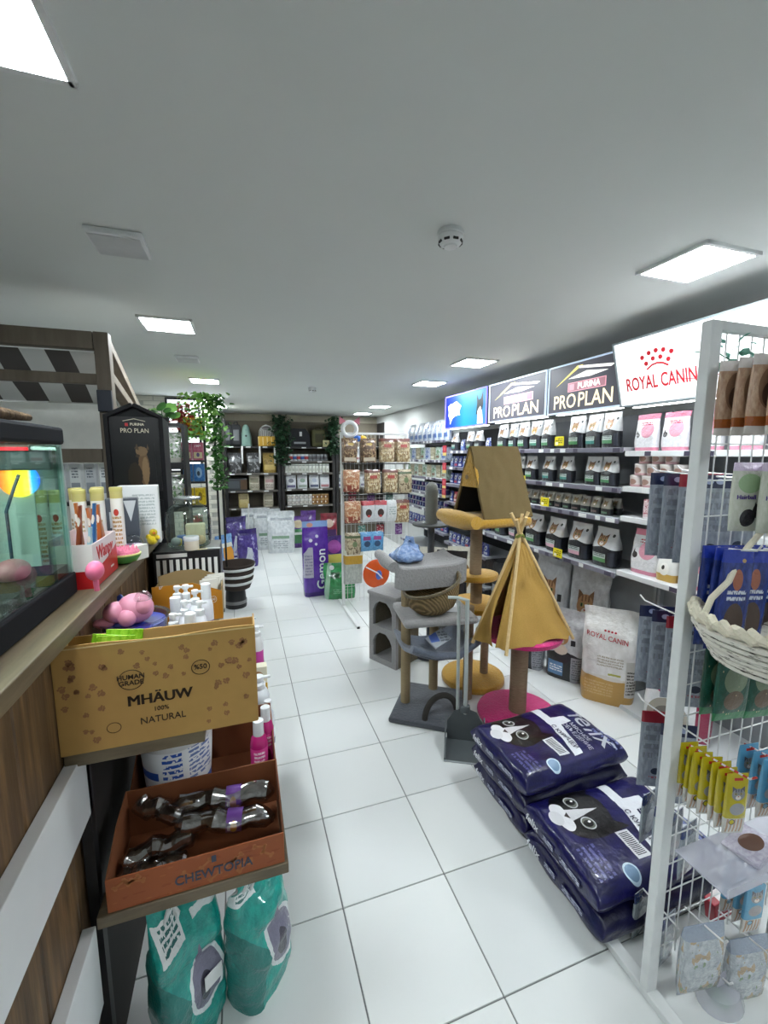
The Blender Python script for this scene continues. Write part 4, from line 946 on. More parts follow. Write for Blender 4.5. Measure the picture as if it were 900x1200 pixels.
# red price flags between the two units
for k, z in enumerate((1.90, 1.68, 1.48, 1.36)):
    o = MB().bbox((0, 0, 0), (.006, .1, .13), .002, seg=1).build('shelf_flag', pm('red_flag', 'b03040', [('rect', 0, 1, 0, .3, 'e0c878'), ('ell', .5, .65, .3, .2, 'c85a60')], .5, axes='yz'), None, False, (XF-.022, 4.953, z-.04)); tag(o, 'red and yellow shelf flag between far units, %s from the top' % ORD[k], 'shelf flag', 'red shelf flags')
# ---------------------------------------------------------------- light box signs
M_al = mat('brushed_edge', (190, 198, 208), .3, .6)
def sign(label, y0, y1, z0, z1, face, x0=XF-.03, x1=XF-.03, depth=.10, trim=M_al):
    """light box along the shelf top; x0 front at the foot, x1 front at the head"""
    t = thing('sign', label, 'sign', (x0, y1, z0), rot=(0, 0, R(-90)))
    L = y1-y0; h = z1-z0; tilt = math.atan2(x0-x1, h); hh = math.hypot(h, x0-x1)
    rr = (tilt, 0, 0)
    MB().bbox((L/2, depth/2+.008, hh/2), (L, depth, hh), .004).build('case', mat('sign_case', (60, 62, 66), .5), t, rot=rr)
    f = MB().box2((.012, -.001, .012), (L-.012, .007, hh-.012)).build('face', face, t, rot=rr)
    for a, b_ in (((0, -.006, 0), (L, .006, .012)), ((0, -.006, hh-.012), (L, .006, hh)), ((0, -.006, .0122), (.012, .006, hh-.0122)), ((L-.012, -.006, .0122), (L, .006, hh-.0122))):
        MB().box2(a, b_).build('frame', trim, t, rot=rr)
    MB().box2((.05, .05, -.006), (L-.05, .07, -.0005)).build('led_strip', emat('led_white', (240, 246, 250), 7.0), t)
    return t, f, L, hh
M_lgold = emat('lit_gold', (255, 240, 190), .32); M_lwhite = emat('lit_white', (255, 255, 250), .36); M_lpink = emat('lit_pink', (238, 170, 184), .2)
M_dark = emat('lit_charcoal', (70, 70, 80), .16)
M_trl = emat('lit_edge', (190, 206, 230), .2)
for y0, y1, la in ((2.29, 3.035, 'dark lit brand sign with gold roof mark, partly behind the white sign'), (3.06, 3.935, 'dark lit brand sign with gold roof mark beside the blue screen')):
    t, f, L, hh = sign(la, y0, y1, 2.135, 2.515, M_dark, trim=M_trl)
    k = L/.87
    text('PRO', .15, M_lgold, f, (L*.26, -.003, .085), fitw=L*.32, bold=.008)
    text('PLAN', .15, M_lgold, f, (L*.675, -.003, .085), fitw=L*.43, bold=.008)
    pbx = MB().box2((L*.30, -.0022, .158), (L*.80, -.0012, .228)).build('name_plate', M_lpink, f)
    MB().box2((L*.315, -.0030, .164), (L*.79, -.0023, .222)).build('plate_inner', emat('lit_plum', (176, 120, 134), .16), f)
    text('PURINA', .062, M_lwhite, f, (L*.585, -.0038, .192), bold=.02, sx=1.0)
    MB().box2((L*.325, -.0038, .17), (L*.39, -.0031, .216)).build('emblem', M_lpink, f)
    MB().prism([(L*.12, .215), (L*.42, .345), (L*.5, .345), (L*.42, .32)], .001, Matrix.Translation((0, -.003, 0))).build('roof_mark', emat('lit_yellow', (250, 230, 120), .3), f)
    MB().prism([(L*.44, .343), (L*.9, .30), (L*.85, .285), (L*.45, .325)], .001, Matrix.Translation((0, -.0035, 0))).build('roof_mark', M_lwhite, f)
    MB().prism([(L*.3, .26), (L*.55, .295), (L*.82, .268), (L*.6, .25)], .001, Matrix.Translation((0, -.0035, 0))).build('roof_mark', M_lwhite, f)
# white brand sign, leaning forward
M_wface = emat('lit_white_face', (250, 252, 255), .33)
t, f, L, hh = sign('bright white lit brand sign with red crown and lettering', .95, 2.30, 2.125, 2.53, M_wface, XF-.03, XF-.14, trim=mat('sign_edge_grey', (150, 160, 164), .4))
M_sred = mat('sign_red', (206, 52, 62), .5); M_sred = emat('sign_red_lit', (196, 30, 44), .08)
def atx(px, py):      # point on the sign in its own length and height
    p = at(px, py, x=XF-.085); return 2.30-p.y, p.z-2.125
(u0, v0), (u1, v1) = atx(733, 440), atx(815, 430)
text('ROYAL CANIN', .115, M_sred, f, ((u0+u1)/2, -.0018, .135), fitw=(u1-u0), bold=.018)
uc = (u0+u1)/2-.0
for r_, (n, z, w_) in enumerate(((5, .315, .19), (4, .275, .145))):
    for k in range(n):
        a = (k/(n-1)-.5)
        MB().lathe([(.014, 0), (.014, .001)], 12).build('crown_dot', M_sred, f, False, (uc+a*w_, -.001, z-.05*a*a*2), rot=(R(90), 0, 0))
MB().tube([(uc-.07, -.0012, .215), (uc-.035, -.0012, .236), (uc, -.0012, .242), (uc+.035, -.0012, .236), (uc+.07, -.0012, .215)], .006, 6).build('crown_band', M_sred, f)
MB().tube([(uc+.12, -.0012, .125), (uc+.22, -.0012, .112), (uc+.42, -.0012, .116)], .0025, 6).build('tail_line', M_sred, f)
# blue screen
mscr, nt, b = newmat('screen_blue')
tc = N(nt, 'ShaderNodeTexCoord'); sp = N(nt, 'ShaderNodeSeparateXYZ'); nt.links.new(tc.outputs['Generated'], sp.inputs[0])
rp = N(nt, 'ShaderNodeValToRGB'); nt.links.new(sp.outputs[0], rp.inputs[0]); e = rp.color_ramp.elements
e[0].color = lin((28, 50, 220)); e[1].color = lin((30, 150, 235)); q = e.new(.25); q.color = lin((20, 110, 230)); q = e.new(.5); q.color = lin((30, 205, 225)); q = e.new(.75); q.color = lin((20, 180, 230))
nt.links.new(rp.outputs[0], b.inputs['Emission Color']); b.inputs['Emission Strength'].default_value = .34; b.inputs['Base Color'].default_value = (0, 0, 0, 1)
t, f, L, hh = sign('lit blue screen sign showing white splash lettering', 3.985, 4.93, 2.125, 2.515, mscr, trim=emat('screen_edge', (120, 110, 250), .25))
text('felix', .2, M_lwhite, f, (L*.24, -.003, .21), bold=.03, shear=.2, sx=.85)
MB().prism([(L*.08, .27), (L*.3, .31), (L*.42, .25), (L*.36, .17), (L*.2, .12), (L*.14, .05), (L*.12, .15)], .001, Matrix.Translation((0, -.0022, 0))).build('splash', M_lwhite, f)
M_scat = mat('screen_cat', (20, 24, 30), .5)
MB().prism([(L*.78, .12), (L*.8, .24), (L*.79, .33), (L*.83, .27), (L*.88, .28), (L*.92, .35), (L*.93, .22), (L*.9, .12)], .001, Matrix.Translation((0, -.0022, 0))).build('cat_figure', M_scat, f)
MB().prism([(L*.81, .02), (L*.82, .16), (L*.87, .2), (L*.91, .14), (L*.93, .02)], .001, Matrix.Translation((0, -.0035, 0))).build('cat_chest', M_lwhite, f)
# ================================================================ bags on the floor, right side
def bigcat(name, accent):
    return pm(name, ('bcbec2', 'd0d2d5'), [('rect', 0, 1, 0, .36, '16181e'), ('poly', [(0, .36), (.55, .44), (1, .36), (1, .3), (0, .3)], '16181e'), ('cat', .42, .62, .2, .62, 'b4855a', '7a5434', '78904c'), ('ell', .42, .44, .2, .07, 'd8cabb'),
                     ('rect', .1, .52, .06, .26, accent), ('lines', .14, .5, .1, .2, 3, 'e8ecee'), ('rect', .72, 1, .0, .36, '9a9ea6'), ('lines', .75, .97, .03, .33, 9, '5c606a'), ('rect', .68, .8, .52, .6, '15171c')], .3, coat=.4, crinkle=.5, wob=.012)
GA = bagmb(.36, .78, .17, 32, 24, wr=.018, seed=3).mesh('dog_food_bag', bigcat('big_bag_blue', '5a86b4'), True, 60)
GB = bagmb(.36, .78, .17, 32, 24, wr=.022, seed=7, lean=-.05).mesh('dog_food_bag', bigcat('big_bag_pink', 'c8a8b4'), True, 60)
for me, x, y, rz, tl, la in ((GA, 2.76, 2.74, -58, 0, 'tall silver and black bag with cat face, back row right, below lowest shelf'), (GB, 2.78, 3.20, -60, 0, 'tall silver and black bag with cat face, back row left, behind the tent'),
                          (GB, 2.30, 2.93, -58, 0, 'tall crumpled silver bag with cat face, front row beside the tent post'), (GA, 2.46, 2.66, -58, 0, 'tall silver bag with folded top, front row beside the gold bag')):
    o = link('cat_food_bag', me, None, (x, y, 0), rot=(R(tl), 0, R(rz))); tag(o, la, 'bag', 'tall cat food bags on the floor')
    if 'front row' in la: o.scale = (.78, .9, .74)
    else: o.scale = (.85, 1, 1.13)
# gold and white bag
M_gold_ = pm('gold_bag_print', ('d9d6d2', 'e8e6e4'), [('rect', 0, 1, 0, .3, 'b98f45'), ('poly', [(0, .3), (.6, .27), (1, .3), (1, .34), (.5, .32), (0, .36)], 'd8d2c8'), ('lines', .3, .75, .40, .52, 4, 'b0a898'), ('rect', .5, .72, .33, .35, 'a8a848'), ('lines', .1, .6, .08, .24, 5, 'c8a468'),
                              ('rect', .8, .98, .12, .5, 'c4c0ba'), ('lines', .82, .97, .14, .4, 8, '5a5650')], .3, coat=.4, crinkle=.6, wob=.01)
M_rlet = mat('crimson_ink', (190, 40, 56), .4)
t = thing('dog_food_bag', 'large white and gold food bag with red lettering on the floor', 'bag', (2.53, 2.30, 0), R(-48))
GW, GH, GD = .36, .70, .20
gb = bagmb(GW, GH, GD, 36, 26, wr=.02, seed=21, seal=.94, squ=.4).build('body', M_gold_, t, True, ang=60)
def front_y(x, z):      # front surface of that bag
    tt = min(1, max(0, (z/GH-.35)/(.94-.35))); return -(GD/2)*(1-tt**1.8)*(1-.45*abs(2*x/GW)**4)-.030
text('ROYAL CANIN', .048, M_rlet, gb, (0, 0, 0), sx=.85, bold=.012, wrap=lambda c: (c[0]-.02, front_y(c[0]-.02, c[2]+.5), c[2]+.5-.12*c[0]))
for k in range(4): MB().lathe([(.008, 0), (.008, .001)], 10).build('crown_dot', M_rlet, gb, False, (-.035+.022*k, front_y(0, .55), .55-.002*k), rot=(R(90), 0, 0))
# white and magenta bag at the end of the row
M_mg = pm('magenta_bag_print', ('d5d6d8', 'e4e4e6'), [('ell', .42, .62, .3, .13, 'b8105e'), ('ell', .35, .28, .3, .2, '9c9488'), ('ell', .35, .28, .2, .12, '6a625a'), ('rect', .75, 1, .1, .8, '8c1440')], .3, coat=.5, crinkle=.5)
t = thing('dog_food_bag', 'white food bag with magenta oval behind the hanging pouches', 'bag', (2.58, 1.80, 0), R(-55))
mb_ = bagmb(.36, .62, .18, 32, 22, wr=.015, seed=31).build('body', M_mg, t, True, ang=60)
text('ROYAL CANIN', .046, M_rlet, mb_, (-.01, -.105, .44), bold=.014, sx=.85)
# dark bags behind the yellow tree
M_bb = pm('black_bag_print', ('141417', '1e1f24'), [('rect', .3, .7, .5, .72, 'a8acb0'), ('rect', .1, .3, .54, .66, '888c90'), ('lines', .33, .67, .52, .7, 5, '3a3c40'), ('ell', .55, .22, .2, .07, '4c5a4c')], .3, coat=.6, crinkle=.7)
bbm = bagmb(.3, .66, .15, 28, 18, wr=.02, seed=12).mesh('black_food_bag', M_bb, True, 60)
for k, (x, y, rz, la) in enumerate(((1.98, 3.75, -35, 'glossy black food bag with white label behind the yellow cat tree'), (2.62, 3.75, -70, 'black food bag under the shelves behind the tent, right of two'), (2.62, 4.15, -75, 'black food bag under the shelves behind the tent, left of two'))):
    o = link('black_food_bag', bbm, None, (x, y, 0), rz=R(rz)); tag(o, la, 'bag', 'black food bags on the floor')
    if k == 0: o.scale = (1, 1, 1.3)
M_yb = pm('animal_bag_print', ('c8c4b4', 'd8d4c8'), [('ell', .5, .6, .3, .2, '8a6a3a'), ('ell', .3, .62, .12, .1, 'd0b030'), ('rect', 0, 1, 0, .25, '3a4a30')], .35, coat=.4, crinkle=.5)
ybm = bagmb(.32, .8, .15, 24, 16, wr=.02, seed=14).mesh('pet_food_bag', M_yb, True, 60)
for k, (x, y) in enumerate(((1.98, 4.2), (2.3, 4.12))): o = link('pet_food_bag', ybm, None, (x, y, 0), rz=R(-30)); tag(o, 'pale bag with animal picture behind the black bag, %s one' % ['left', 'right'][k], 'bag', 'pale bags behind the cat trees')
# ---------------------------------------------------------------- navy bags lying in stacks
M_navy = pm('navy_bag_print', ('100f42', '181656'), [('rect', .0, .30, .595, .675, 'e6e8ee'), ('poly', [(.28, .60), (.44, .60), (.44, .80), (.32, .80)], 'e6e8ee'), ('poly', [(.40, .60), (.40, .70), (.88, .60), (.88, .52)], 'e6e8ee'),
    ('tri', [(.02, .28), (.03, .53), (.2, .42)], '060607'), ('tri', [(.4, .42), (.56, .54), (.60, .28)], '060607'), ('ell', .31, .30, .29, .2, '070708'), ('ell', .31, .36, .2, .12, '1a1a1d'),
    ('tri', [(.31, .44), (.225, .12), (.395, .12)], 'dcdce0'), ('ell', .25, .155, .095, .05, 'e6e6ea'), ('ell', .37, .155, .095, .05, 'e6e6ea'), ('ell', .31, .11, .08, .045, 'd8d8dc'),
    ('ell', .19, .295, .07, .047, 'c8ccce'), ('ell', .43, .295, .07, .047, 'c8ccce'), ('ell', .19, .295, .058, .04, '6c7268'), ('ell', .43, .295, .058, .04, '6c7268'), ('ell', .19, .295, .036, .034, '050506'), ('ell', .43, .295, .036, .034, '050506'), ('ell', .175, .31, .012, .01, 'ffffff'), ('ell', .415, .31, .012, .01, 'ffffff'), ('tri', [(.275, .205), (.345, .205), (.31, .17)], '3a2c2e'),
    ('rect', .58, .84, .40, .5, 'd8dade'), ('vbars', .6, .82, .415, .485, 14, .5, '1a1a2a'), ('ell', .90, .30, .07, .05, 'c8dcea'), ('ell', .90, .30, .055, .04, '7a98b8'), ('lines', .62, .95, .86, .96, 2, '8088b8'), ('lines', .62, .9, .06, .2, 4, '5a5c94')], .3, axes='xy', coat=.25, crinkle=.3, wob=.008)
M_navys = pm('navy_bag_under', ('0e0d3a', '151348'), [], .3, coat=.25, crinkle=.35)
BW, BL, BT = .46, .64, .122
def pil_z(u, v):       # half thickness at u, v in -1..1
    a = max(0, 1-abs(u)**7)**.5; b_ = max(0, 1-abs(v)**22)**.5
    return BT/2*a*b_
def felix(loc, rz, label, seed, top=True):
    t = thing('cat_food_sack', label, 'bag', loc, rz, group='navy sacks lying in two stacks')
    vs = []; fs = []; nu, nv = 34, 40
    for sd in (1, -1):
        for j in range(nv+1):
            for i in range(nu+1):
                # denser near the rims
                u = math.sin((i/nu-.5)*math.pi); v = math.sin((j/nv-.5)*math.pi); v = math.copysign(1-(1-abs(v))**1.25, v)
                z = pil_z(u, v)*sd
                x, y = u*BW/2, v*BL/2
                wob_ = mnoise.noise(Vector((x*7+seed, y*7, sd)))*.010+mnoise.noise(Vector((x*20+seed, y*20, sd*2)))*.004
                z += wob_*(1 if sd > 0 else .3)*(1-abs(u)**8)
                x += mnoise.noise(Vector((seed, y*9, z*20)))*.012*abs(u)**3; y += mnoise.noise(Vector((x*9, seed, z*20)))*.012*abs(v)**3
                vs.append((x, y, z+BT/2))
    W = nu+1; n = W*(nv+1)
    for j in range(nv):
        for i in range(nu):
            q = (j*W+i, j*W+i+1, (j+1)*W+i+1, (j+1)*W+i); fs.append(q); fs.append(tuple(k+n for k in q[::-1]))
    rim = [i for i in range(W)]+[j*W+nu for j in range(1, nv+1)]+[nv*W+i for i in range(nu-1, -1, -1)]+[j*W for j in range(nv-1, 0, -1)]
    for i in range(len(rim)): p, q = rim[i], rim[(i+1) % len(rim)]; fs.append((p, p+n, q+n, q))
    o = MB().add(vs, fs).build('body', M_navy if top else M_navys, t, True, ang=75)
    M_wi = mat('white_print', (232, 234, 240), .3)
    def wr(ox, oy, sh=0.0):
        def f(c):
            x, y = c[0]+ox, c[2]+oy+sh*c[0]
            z = pil_z(min(1, abs(2*x/BW)), min(1, abs(2*y/BL)))+BT/2+.004+mnoise.noise(Vector((x*7+seed, y*7, 1)))*.010+mnoise.noise(Vector((x*20+seed, y*20, 2)))*.004
            return (x, -z+c[1]*.0, y)
        return f
    if top:
        for s_, sz, ox, oy, kw in (('felix', .15, .05, .252, dict(shear=.25, bold=.006, sx=1.15)), ('МЯСНОЕ', .034, .06, .168, dict(bold=.012)), ('ОБЪЕДЕНИЕ', .034, .075, .132, dict(bold=.012)), ('С КУРИЦЕЙ', .034, .055, .066, dict(bold=.014))):
            m_ = M_wi if 'КУРИЦ' not in s_ else mat('navy_ink', (20, 20, 70), .4)
            text(s_, sz, m_, o, (0, 0, 0), rot=(R(-90), 0, 0), wrap=wr(ox, oy, -.1), **kw)
    # lettering along the bottom edge of the sack (its -y end)
    text('felix', .05, M_wi, o, (-.16, -BL/2-.004, BT/2-.0), bold=.012, shear=.2)
    MB().bbox((-.05, -BL/2-.003, BT/2), (.07, .002, .03), .0005, seg=1).build('print_block', pm('spine_print', '17164a', [('lines', .05, .95, .1, .9, 3, 'c8cce0')], .3), o)
    MB().bbox((.08, -BL/2-.003, BT/2), (.12, .002, .03), .0005, seg=1).build('print_block', pm('spine_print', '17164a', [], .3), o)
    return t
yf, yb_ = 1.235, 1.70; xc = 1.495
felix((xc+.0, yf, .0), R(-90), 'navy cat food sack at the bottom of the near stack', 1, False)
felix((xc-.005, yf+.005, .116), R(-92), 'navy cat food sack with white lettering on top of the near stack', 2)
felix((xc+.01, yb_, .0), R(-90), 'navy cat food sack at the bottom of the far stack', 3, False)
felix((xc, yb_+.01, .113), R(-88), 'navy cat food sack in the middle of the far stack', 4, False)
felix((xc-.015, yb_+.0, .226), R(-87), 'navy cat food sack with white lettering on top of the far stack', 5)
# ================================================================ cat trees
M_tanp = wood('tan_post', (128, 108, 84), (158, 138, 112), .85, (3, 3, 40), 8, .5)
M_sisal = wood('sisal_rope', (150, 130, 96), (186, 166, 130), .9, (2, 2, 90), 10, .9)
P_yel = plush('mustard_plush', (196, 150, 46)); P_pink = plush('magenta_plush', (226, 20, 128)); P_grey = plush('grey_plush', (148, 146, 146)); P_dgrey = plush('slate_plush', (74, 78, 86)); P_blue = plush('bluegrey_plush', (104, 112, 128)); P_tan = plush('taupe_plush', (104, 90, 62))
M_canvas = wood('brown_canvas', (104, 88, 54), (118, 100, 64), .9, (40, 40, 40), 6, .2); M_khaki = wood('khaki_canvas', (164, 128, 60), (182, 144, 74), .9, (30, 30, 30), 6, .2)
def post(t, x, y, z0, z1, r, m=None, name='post'): return MB().lathe([(r, z0), (r, z1)], 20, (x, y, 0)).build(name, m or M_tanp, t, True)
def disc(t, x, y, z, r, h, m, name='platform', sx=1, sy=1, e=.02):
    e = min(e, h*.45)
    return MB().lathe([(r-e, 0), (r-e*.3, e*.3), (r, e), (r, h-e), (r-e*.3, h-e*.3), (r-e, h)], 36, (x, y, z), sx=sx, sy=sy).build(name, m, t, True)
# ---- tent tree
t = thing('cat_tree', 'cat tree with khaki tepee on a tan post and magenta base', 'cat tree', (1.765, 2.33, 0))
disc(t, 0, 0, 0, .275, .045, P_pink, 'base')
post(t, .0, 0, .045, .6, .058, M_tanp)
# padded magenta bowl
MB().lathe([(.12, .575), (.22, .580), (.265, .60), (.275, .63), (.25, .64), (.2, .625), (.05, .612)], 36).build('bowl', P_pink, t, True)
ap = Vector((-.055, -.02, 1.285)); BR = .345; ZB = .63
angs = [R(-138), R(-32), R(36), R(102), R(170)]
poles = []
for k, a in enumerate(angs):
    foot = Vector((math.cos(a)*BR, math.sin(a)*BR*.9, ZB-.055+.02*math.cos(a+1)))
    hd = ap+(ap-foot).normalized()*.15+Vector((math.cos(a)*.008, math.sin(a)*.008, .02*math.sin(k*2)))
    poles.append((foot, hd))
    MB().tube([foot, hd], .0115, 8).build('pole', wood('dowel', (196, 166, 112), (222, 194, 144), .6, (20, 20, 2), 6, .1), t, True)
MB().tube([ap+Vector((.026*math.cos(i*.7), .026*math.sin(i*.7), .012*math.sin(i*1.3))) for i in range(18)], .006, 6).build('cord', mat('olive_cord', (128, 136, 60), .8), t, True)
def side(i, part=1.0, u0=0.0, z_open=False):
    f0, _ = poles[i]; f1, _ = poles[(i+1) % 5]
    def fn(u, v):
        u = u0+(1-u0)*u*part if not z_open else u
        A0 = angs[i]; A1 = angs[(i+1) % 5]; A1 = A1 if A1 > A0 else A1+2*math.pi
        aa = A0+(A1-A0)*u; rr_ = BR*(1-.10*math.sin(math.pi*u)*min(1, (A1-A0)/1.4)); fz = f0.lerp(f1, u).z
        b0 = Vector((math.cos(aa)*rr_, math.sin(aa)*rr_*.9, fz)); sag = -.045*math.sin(math.pi*u)*(1-v)
        b0 = Vector((b0.x, b0.y, b0.z+.035+.03*math.sin(math.pi*u)))
        b0 = Vector((b0.x*.94, b0.y*.94, b0.z+.012*math.sin(u*13+i)))
        p = b0.lerp(ap, v*.94)
        c = Vector((p.x, p.y, 0)); n = Vector((math.cos((angs[i]+(angs[(i+1) % 5] if i < 4 else angs[0]+6.283))/2), math.sin((angs[i]+(angs[(i+1) % 5] if i < 4 else angs[0]+6.283))/2), 0))
        k = sag+.008*math.sin(u*9+i)*math.sin(v*7)
        return tuple(p-n*(-k if k > 0 else k)*.0+n*(-.05*math.sin(math.pi*u)*math.sin(math.pi*min(1, v*1.1))+.010*math.sin(u*11+v*6)*(1-v)+.006*math.sin(v*14-u*5)+.022*mnoise.noise(Vector((u*3.2+i*5, v*3.5, i)))*(1-v)+.008*mnoise.noise(Vector((u*9+i*5, v*9, i)))))
    return fn
for i in range(5):
    if i == 4:     # door side: two flaps drawn apart
        f0, f1 = poles[4][0], poles[0][0]
        def flap(sg):
            a, b_ = (f0, f1) if sg > 0 else (f1, f0)
            def fn(u, v):
                w_ = .62*(1-.45*math.sin(math.pi*min(1, v*1.2))) if sg > 0 else .3
                p = a.lerp(b_, u*w_); p = Vector((p.x, p.y, p.z+.03)).lerp(ap, v*.94)
                o_ = Vector((-.5, -.6, 0))*(.09*u*math.sin(math.pi*min(1, v*1.15))+.025*math.sin(u*7+v*9)*u)
                return tuple(p+o_*(1 if sg > 0 else .5))
            return fn
        for sg in (1, -1): MB().sheet(flap(sg), 10, 16, .004, (0, -1, 0)).build('door_flap', M_khaki, t, True)
    else: MB().sheet(side(i), 24, 24, .004, (math.cos(angs[i]+.6), math.sin(angs[i]+.6), .3)).build('tent_panel', M_khaki, t, True)
# ---- mustard tree with little house
t = thing('cat_tree', 'mustard plush cat tree topped by a brown fabric house', 'cat tree', (1.72, 2.86, 0))
disc(t, 0, -.0, 0, .25, .055, P_yel, 'base')
for dx, dy in ((-.08, -.05), (.09, -.02)): post(t, dx, dy, .055, .62, .032)
disc(t, 0, -.03, .62, .21, .05, P_yel, 'platform')
post(t, -.02, -.05, .67, .86, .045); disc(t, -.02, -.06, .86, .17, .05, P_yel, 'platform', 1, .8)
post(t, -.05, -.08, .91, 1.30, .045)
hr = R(3)
HM = Matrix.Translation((-.02, -.13, 1.30)) @ Matrix.Rotation(hr, 4, 'Z')
def HB(): return MB()
q = MB(); q.bbox((.03, .0, .035), (.48, .44, .07), .03, seg=3); q.v = [tuple(HM @ Vector(v)) for v in q.v]; q.build('bed', P_yel, t, True)
q = MB(); q.tube([(-.225, -.24, .055), (-.23, -.12, .05), (-.23, .0, .05), (-.23, .12, .05), (-.225, .24, .055)], [.045, .062, .064, .062, .045], 16); q.v = [tuple(HM @ Vector(v)) for v in q.v]; q.build('bolster', P_yel, t, True)
# house: ridge along local x, opening at the -x end
L0, L1, hwd, hh = -.14, .27, .21, .50
def hb(mb_): mb_.v = [tuple(HM @ Vector(v)) for v in mb_.v]; return mb_
def slope(sg):
    def fn(u, v):
        x = L0+(L1-L0)*u; y = sg*(hwd*(1-v)+.012*v); z = .07+hh*v
        w_ = .014*math.sin(math.pi*u)*math.sin(math.pi*v)+.012*mnoise.noise(Vector((u*4, v*4, sg)))+.005*mnoise.noise(Vector((u*11, v*9, sg)))
        return (x, y+sg*w_, z+w_*.4)
    return fn
for sg in (1, -1): hb(MB().sheet(slope(sg), 24, 24, .022, (0, sg*.92, .4))).build('roof_panel', M_canvas, t, True)
# front gable: upper mustard panel above a dark arch
hb(MB().prism([(-hwd*.60, .07+hh*.42), (hwd*.60, .07+hh*.42), (.012, .065+hh), (-.012, .065+hh)], .02, Matrix.Translation((L0+.0, 0, 0)) @ Matrix.Rotation(R(-90), 4, 'Z') @ Matrix.Translation((0, 0, 0)))).build('gable_panel', P_yel, t)
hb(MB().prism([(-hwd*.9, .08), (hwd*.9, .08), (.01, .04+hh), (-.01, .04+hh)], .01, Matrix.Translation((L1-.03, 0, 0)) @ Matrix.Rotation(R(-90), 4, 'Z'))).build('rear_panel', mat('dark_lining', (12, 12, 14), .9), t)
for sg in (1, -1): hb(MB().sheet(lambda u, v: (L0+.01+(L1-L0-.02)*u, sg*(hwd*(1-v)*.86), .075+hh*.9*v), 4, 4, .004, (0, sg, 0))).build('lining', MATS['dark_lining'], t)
hb(MB().lathe([(.0175, 0), (.0175, .004)], 16, M=Matrix.Translation((L0-.021, 0, .07+hh*.56)) @ Matrix.Rotation(R(90), 4, 'Y'))).build('eyelet', M_tanp, t)
# ---- grey tree
t = thing('cat_tree', 'grey cat tree with rolled top bed and hanging woven basket', 'cat tree', (1.23, 2.60, 0))
MB().bbox((.0, .0, .02), (.50, .50, .04), .015, rz=R(-35)).build('base', P_dgrey, t, True)
p1 = (-.165, .085); p2 = (.28, -.02)
post(t, *p1, .04, 1.02, .034, M_sisal); post(t, *p2, .04, .74, .034, M_tanp)
post(t, .10, .18, .04, 1.02, .034, M_sisal)
# top bed: slab with rolled down front lip
def bed(u, v):
    x = -.32+.52*u; y = -.14+.38*v
    z = 1.085+.03*abs(2*u-1)**6-.02*math.sin(math.pi*v)
    if v < .12: z -= .10*(1-v/.12)**1.2; y += .035*(1-v/.12)
    return (x+.01*math.sin(v*6), y, z)
MB().sheet(bed, 20, 20, .055, (0, 0, 1)).build('top_bed', P_grey, t, True)
MB().tube([(-.33, -.12, 1.10), (-.335, .05, 1.115), (-.32, .22, 1.11)], .035, 12).build('bolster', P_grey, t, True)
# woven basket hammock
q = MB(); n = 28; vs = []; fs = []
prof = [(.02, 0), (.09, .005), (.14, .05), (.165, .12), (.172, .2)]
def wv(nm): 
    m, nt, b = newmat(nm); tc = N(nt, 'ShaderNodeTexCoord'); wv_ = N(nt, 'ShaderNodeTexWave'); wv_.wave_type = 'BANDS'; wv_.bands_direction = 'DIAGONAL'; wv_.inputs['Scale'].default_value = 28; wv_.inputs['Distortion'].default_value = 2
    nt.links.new(tc.outputs['Object'], wv_.inputs[0]); nt.links.new(mixc(nt, wv_.outputs['Fac'], lin((98, 80, 50)), lin((146, 122, 84))), b.inputs['Base Color']); b.inputs['Roughness'].default_value = .9; bump(nt, b, wv_.outputs['Fac'], .7); return m
M_weave = wv('woven_seagrass')
bx_, by_ = -.055, -.10
for (r_, z_) in prof:
    for i in range(n):
        a = 2*math.pi*i/n; zz = z_
        if z_ > .15: zz += .06*math.cos(a-.3)
        vs.append((bx_+r_*math.cos(a)*1.12, by_+r_*math.sin(a)*.9, .765+zz))
for j in range(len(prof)-1):
    for i in range(n): fs.append((j*n+i, j*n+(i+1) % n, (j+1)*n+(i+1) % n, (j+1)*n+i))
fs.append(tuple(range(n))[::-1]); q.add(vs, fs); ob = q.build('basket', M_weave, t, True)
md = ob.modifiers.new('thick', 'SOLIDIFY'); md.thickness = .012; md.offset = -1
MB().tube([(bx_+.172*1.12*math.cos(2*math.pi*i/32), by_+.172*.9*math.sin(2*math.pi*i/32), .965+.06*math.cos(2*math.pi*i/32-.3)) for i in range(32)], .01, 8, closed=True).build('basket_rim', P_tan, t, True)
def rounded_slab(nm, x, y, z, sx, sy, h, m, rz=0): return MB().bbox((x, y, z), (sx, sy, h), h*.45, rz=rz, seg=3).build(nm, m, t, True)
rounded_slab('platform', -.01, -.04, .735, .50, .40, .05, P_grey, R(-8))
def hammock(u, v): return (-.22+.5*u, -.16+.34*v, .56-.09*math.sin(math.pi*u)-.05*math.sin(math.pi*v))
MB().sheet(hammock, 16, 12, .03, (0, 0, 1)).build('hammock', P_blue, t, True)
MB().tube([(-.22, -.16, .555), (-.05, -.17, .49), (.12, -.17, .46), (.28, -.16, .54)], .026, 10).build('hammock_roll', P_blue, t, True)
# brush arch on the base
ac = [(.12*math.cos(R(a)), -.16, .04+.15*math.sin(R(a))) for a in range(0, 181, 12)]
MB().tube(ac, .020, 10).build('brush_arch', mat('brush_bristle', (58, 54, 50), .95, bmp=1, bscale=260), t, True)
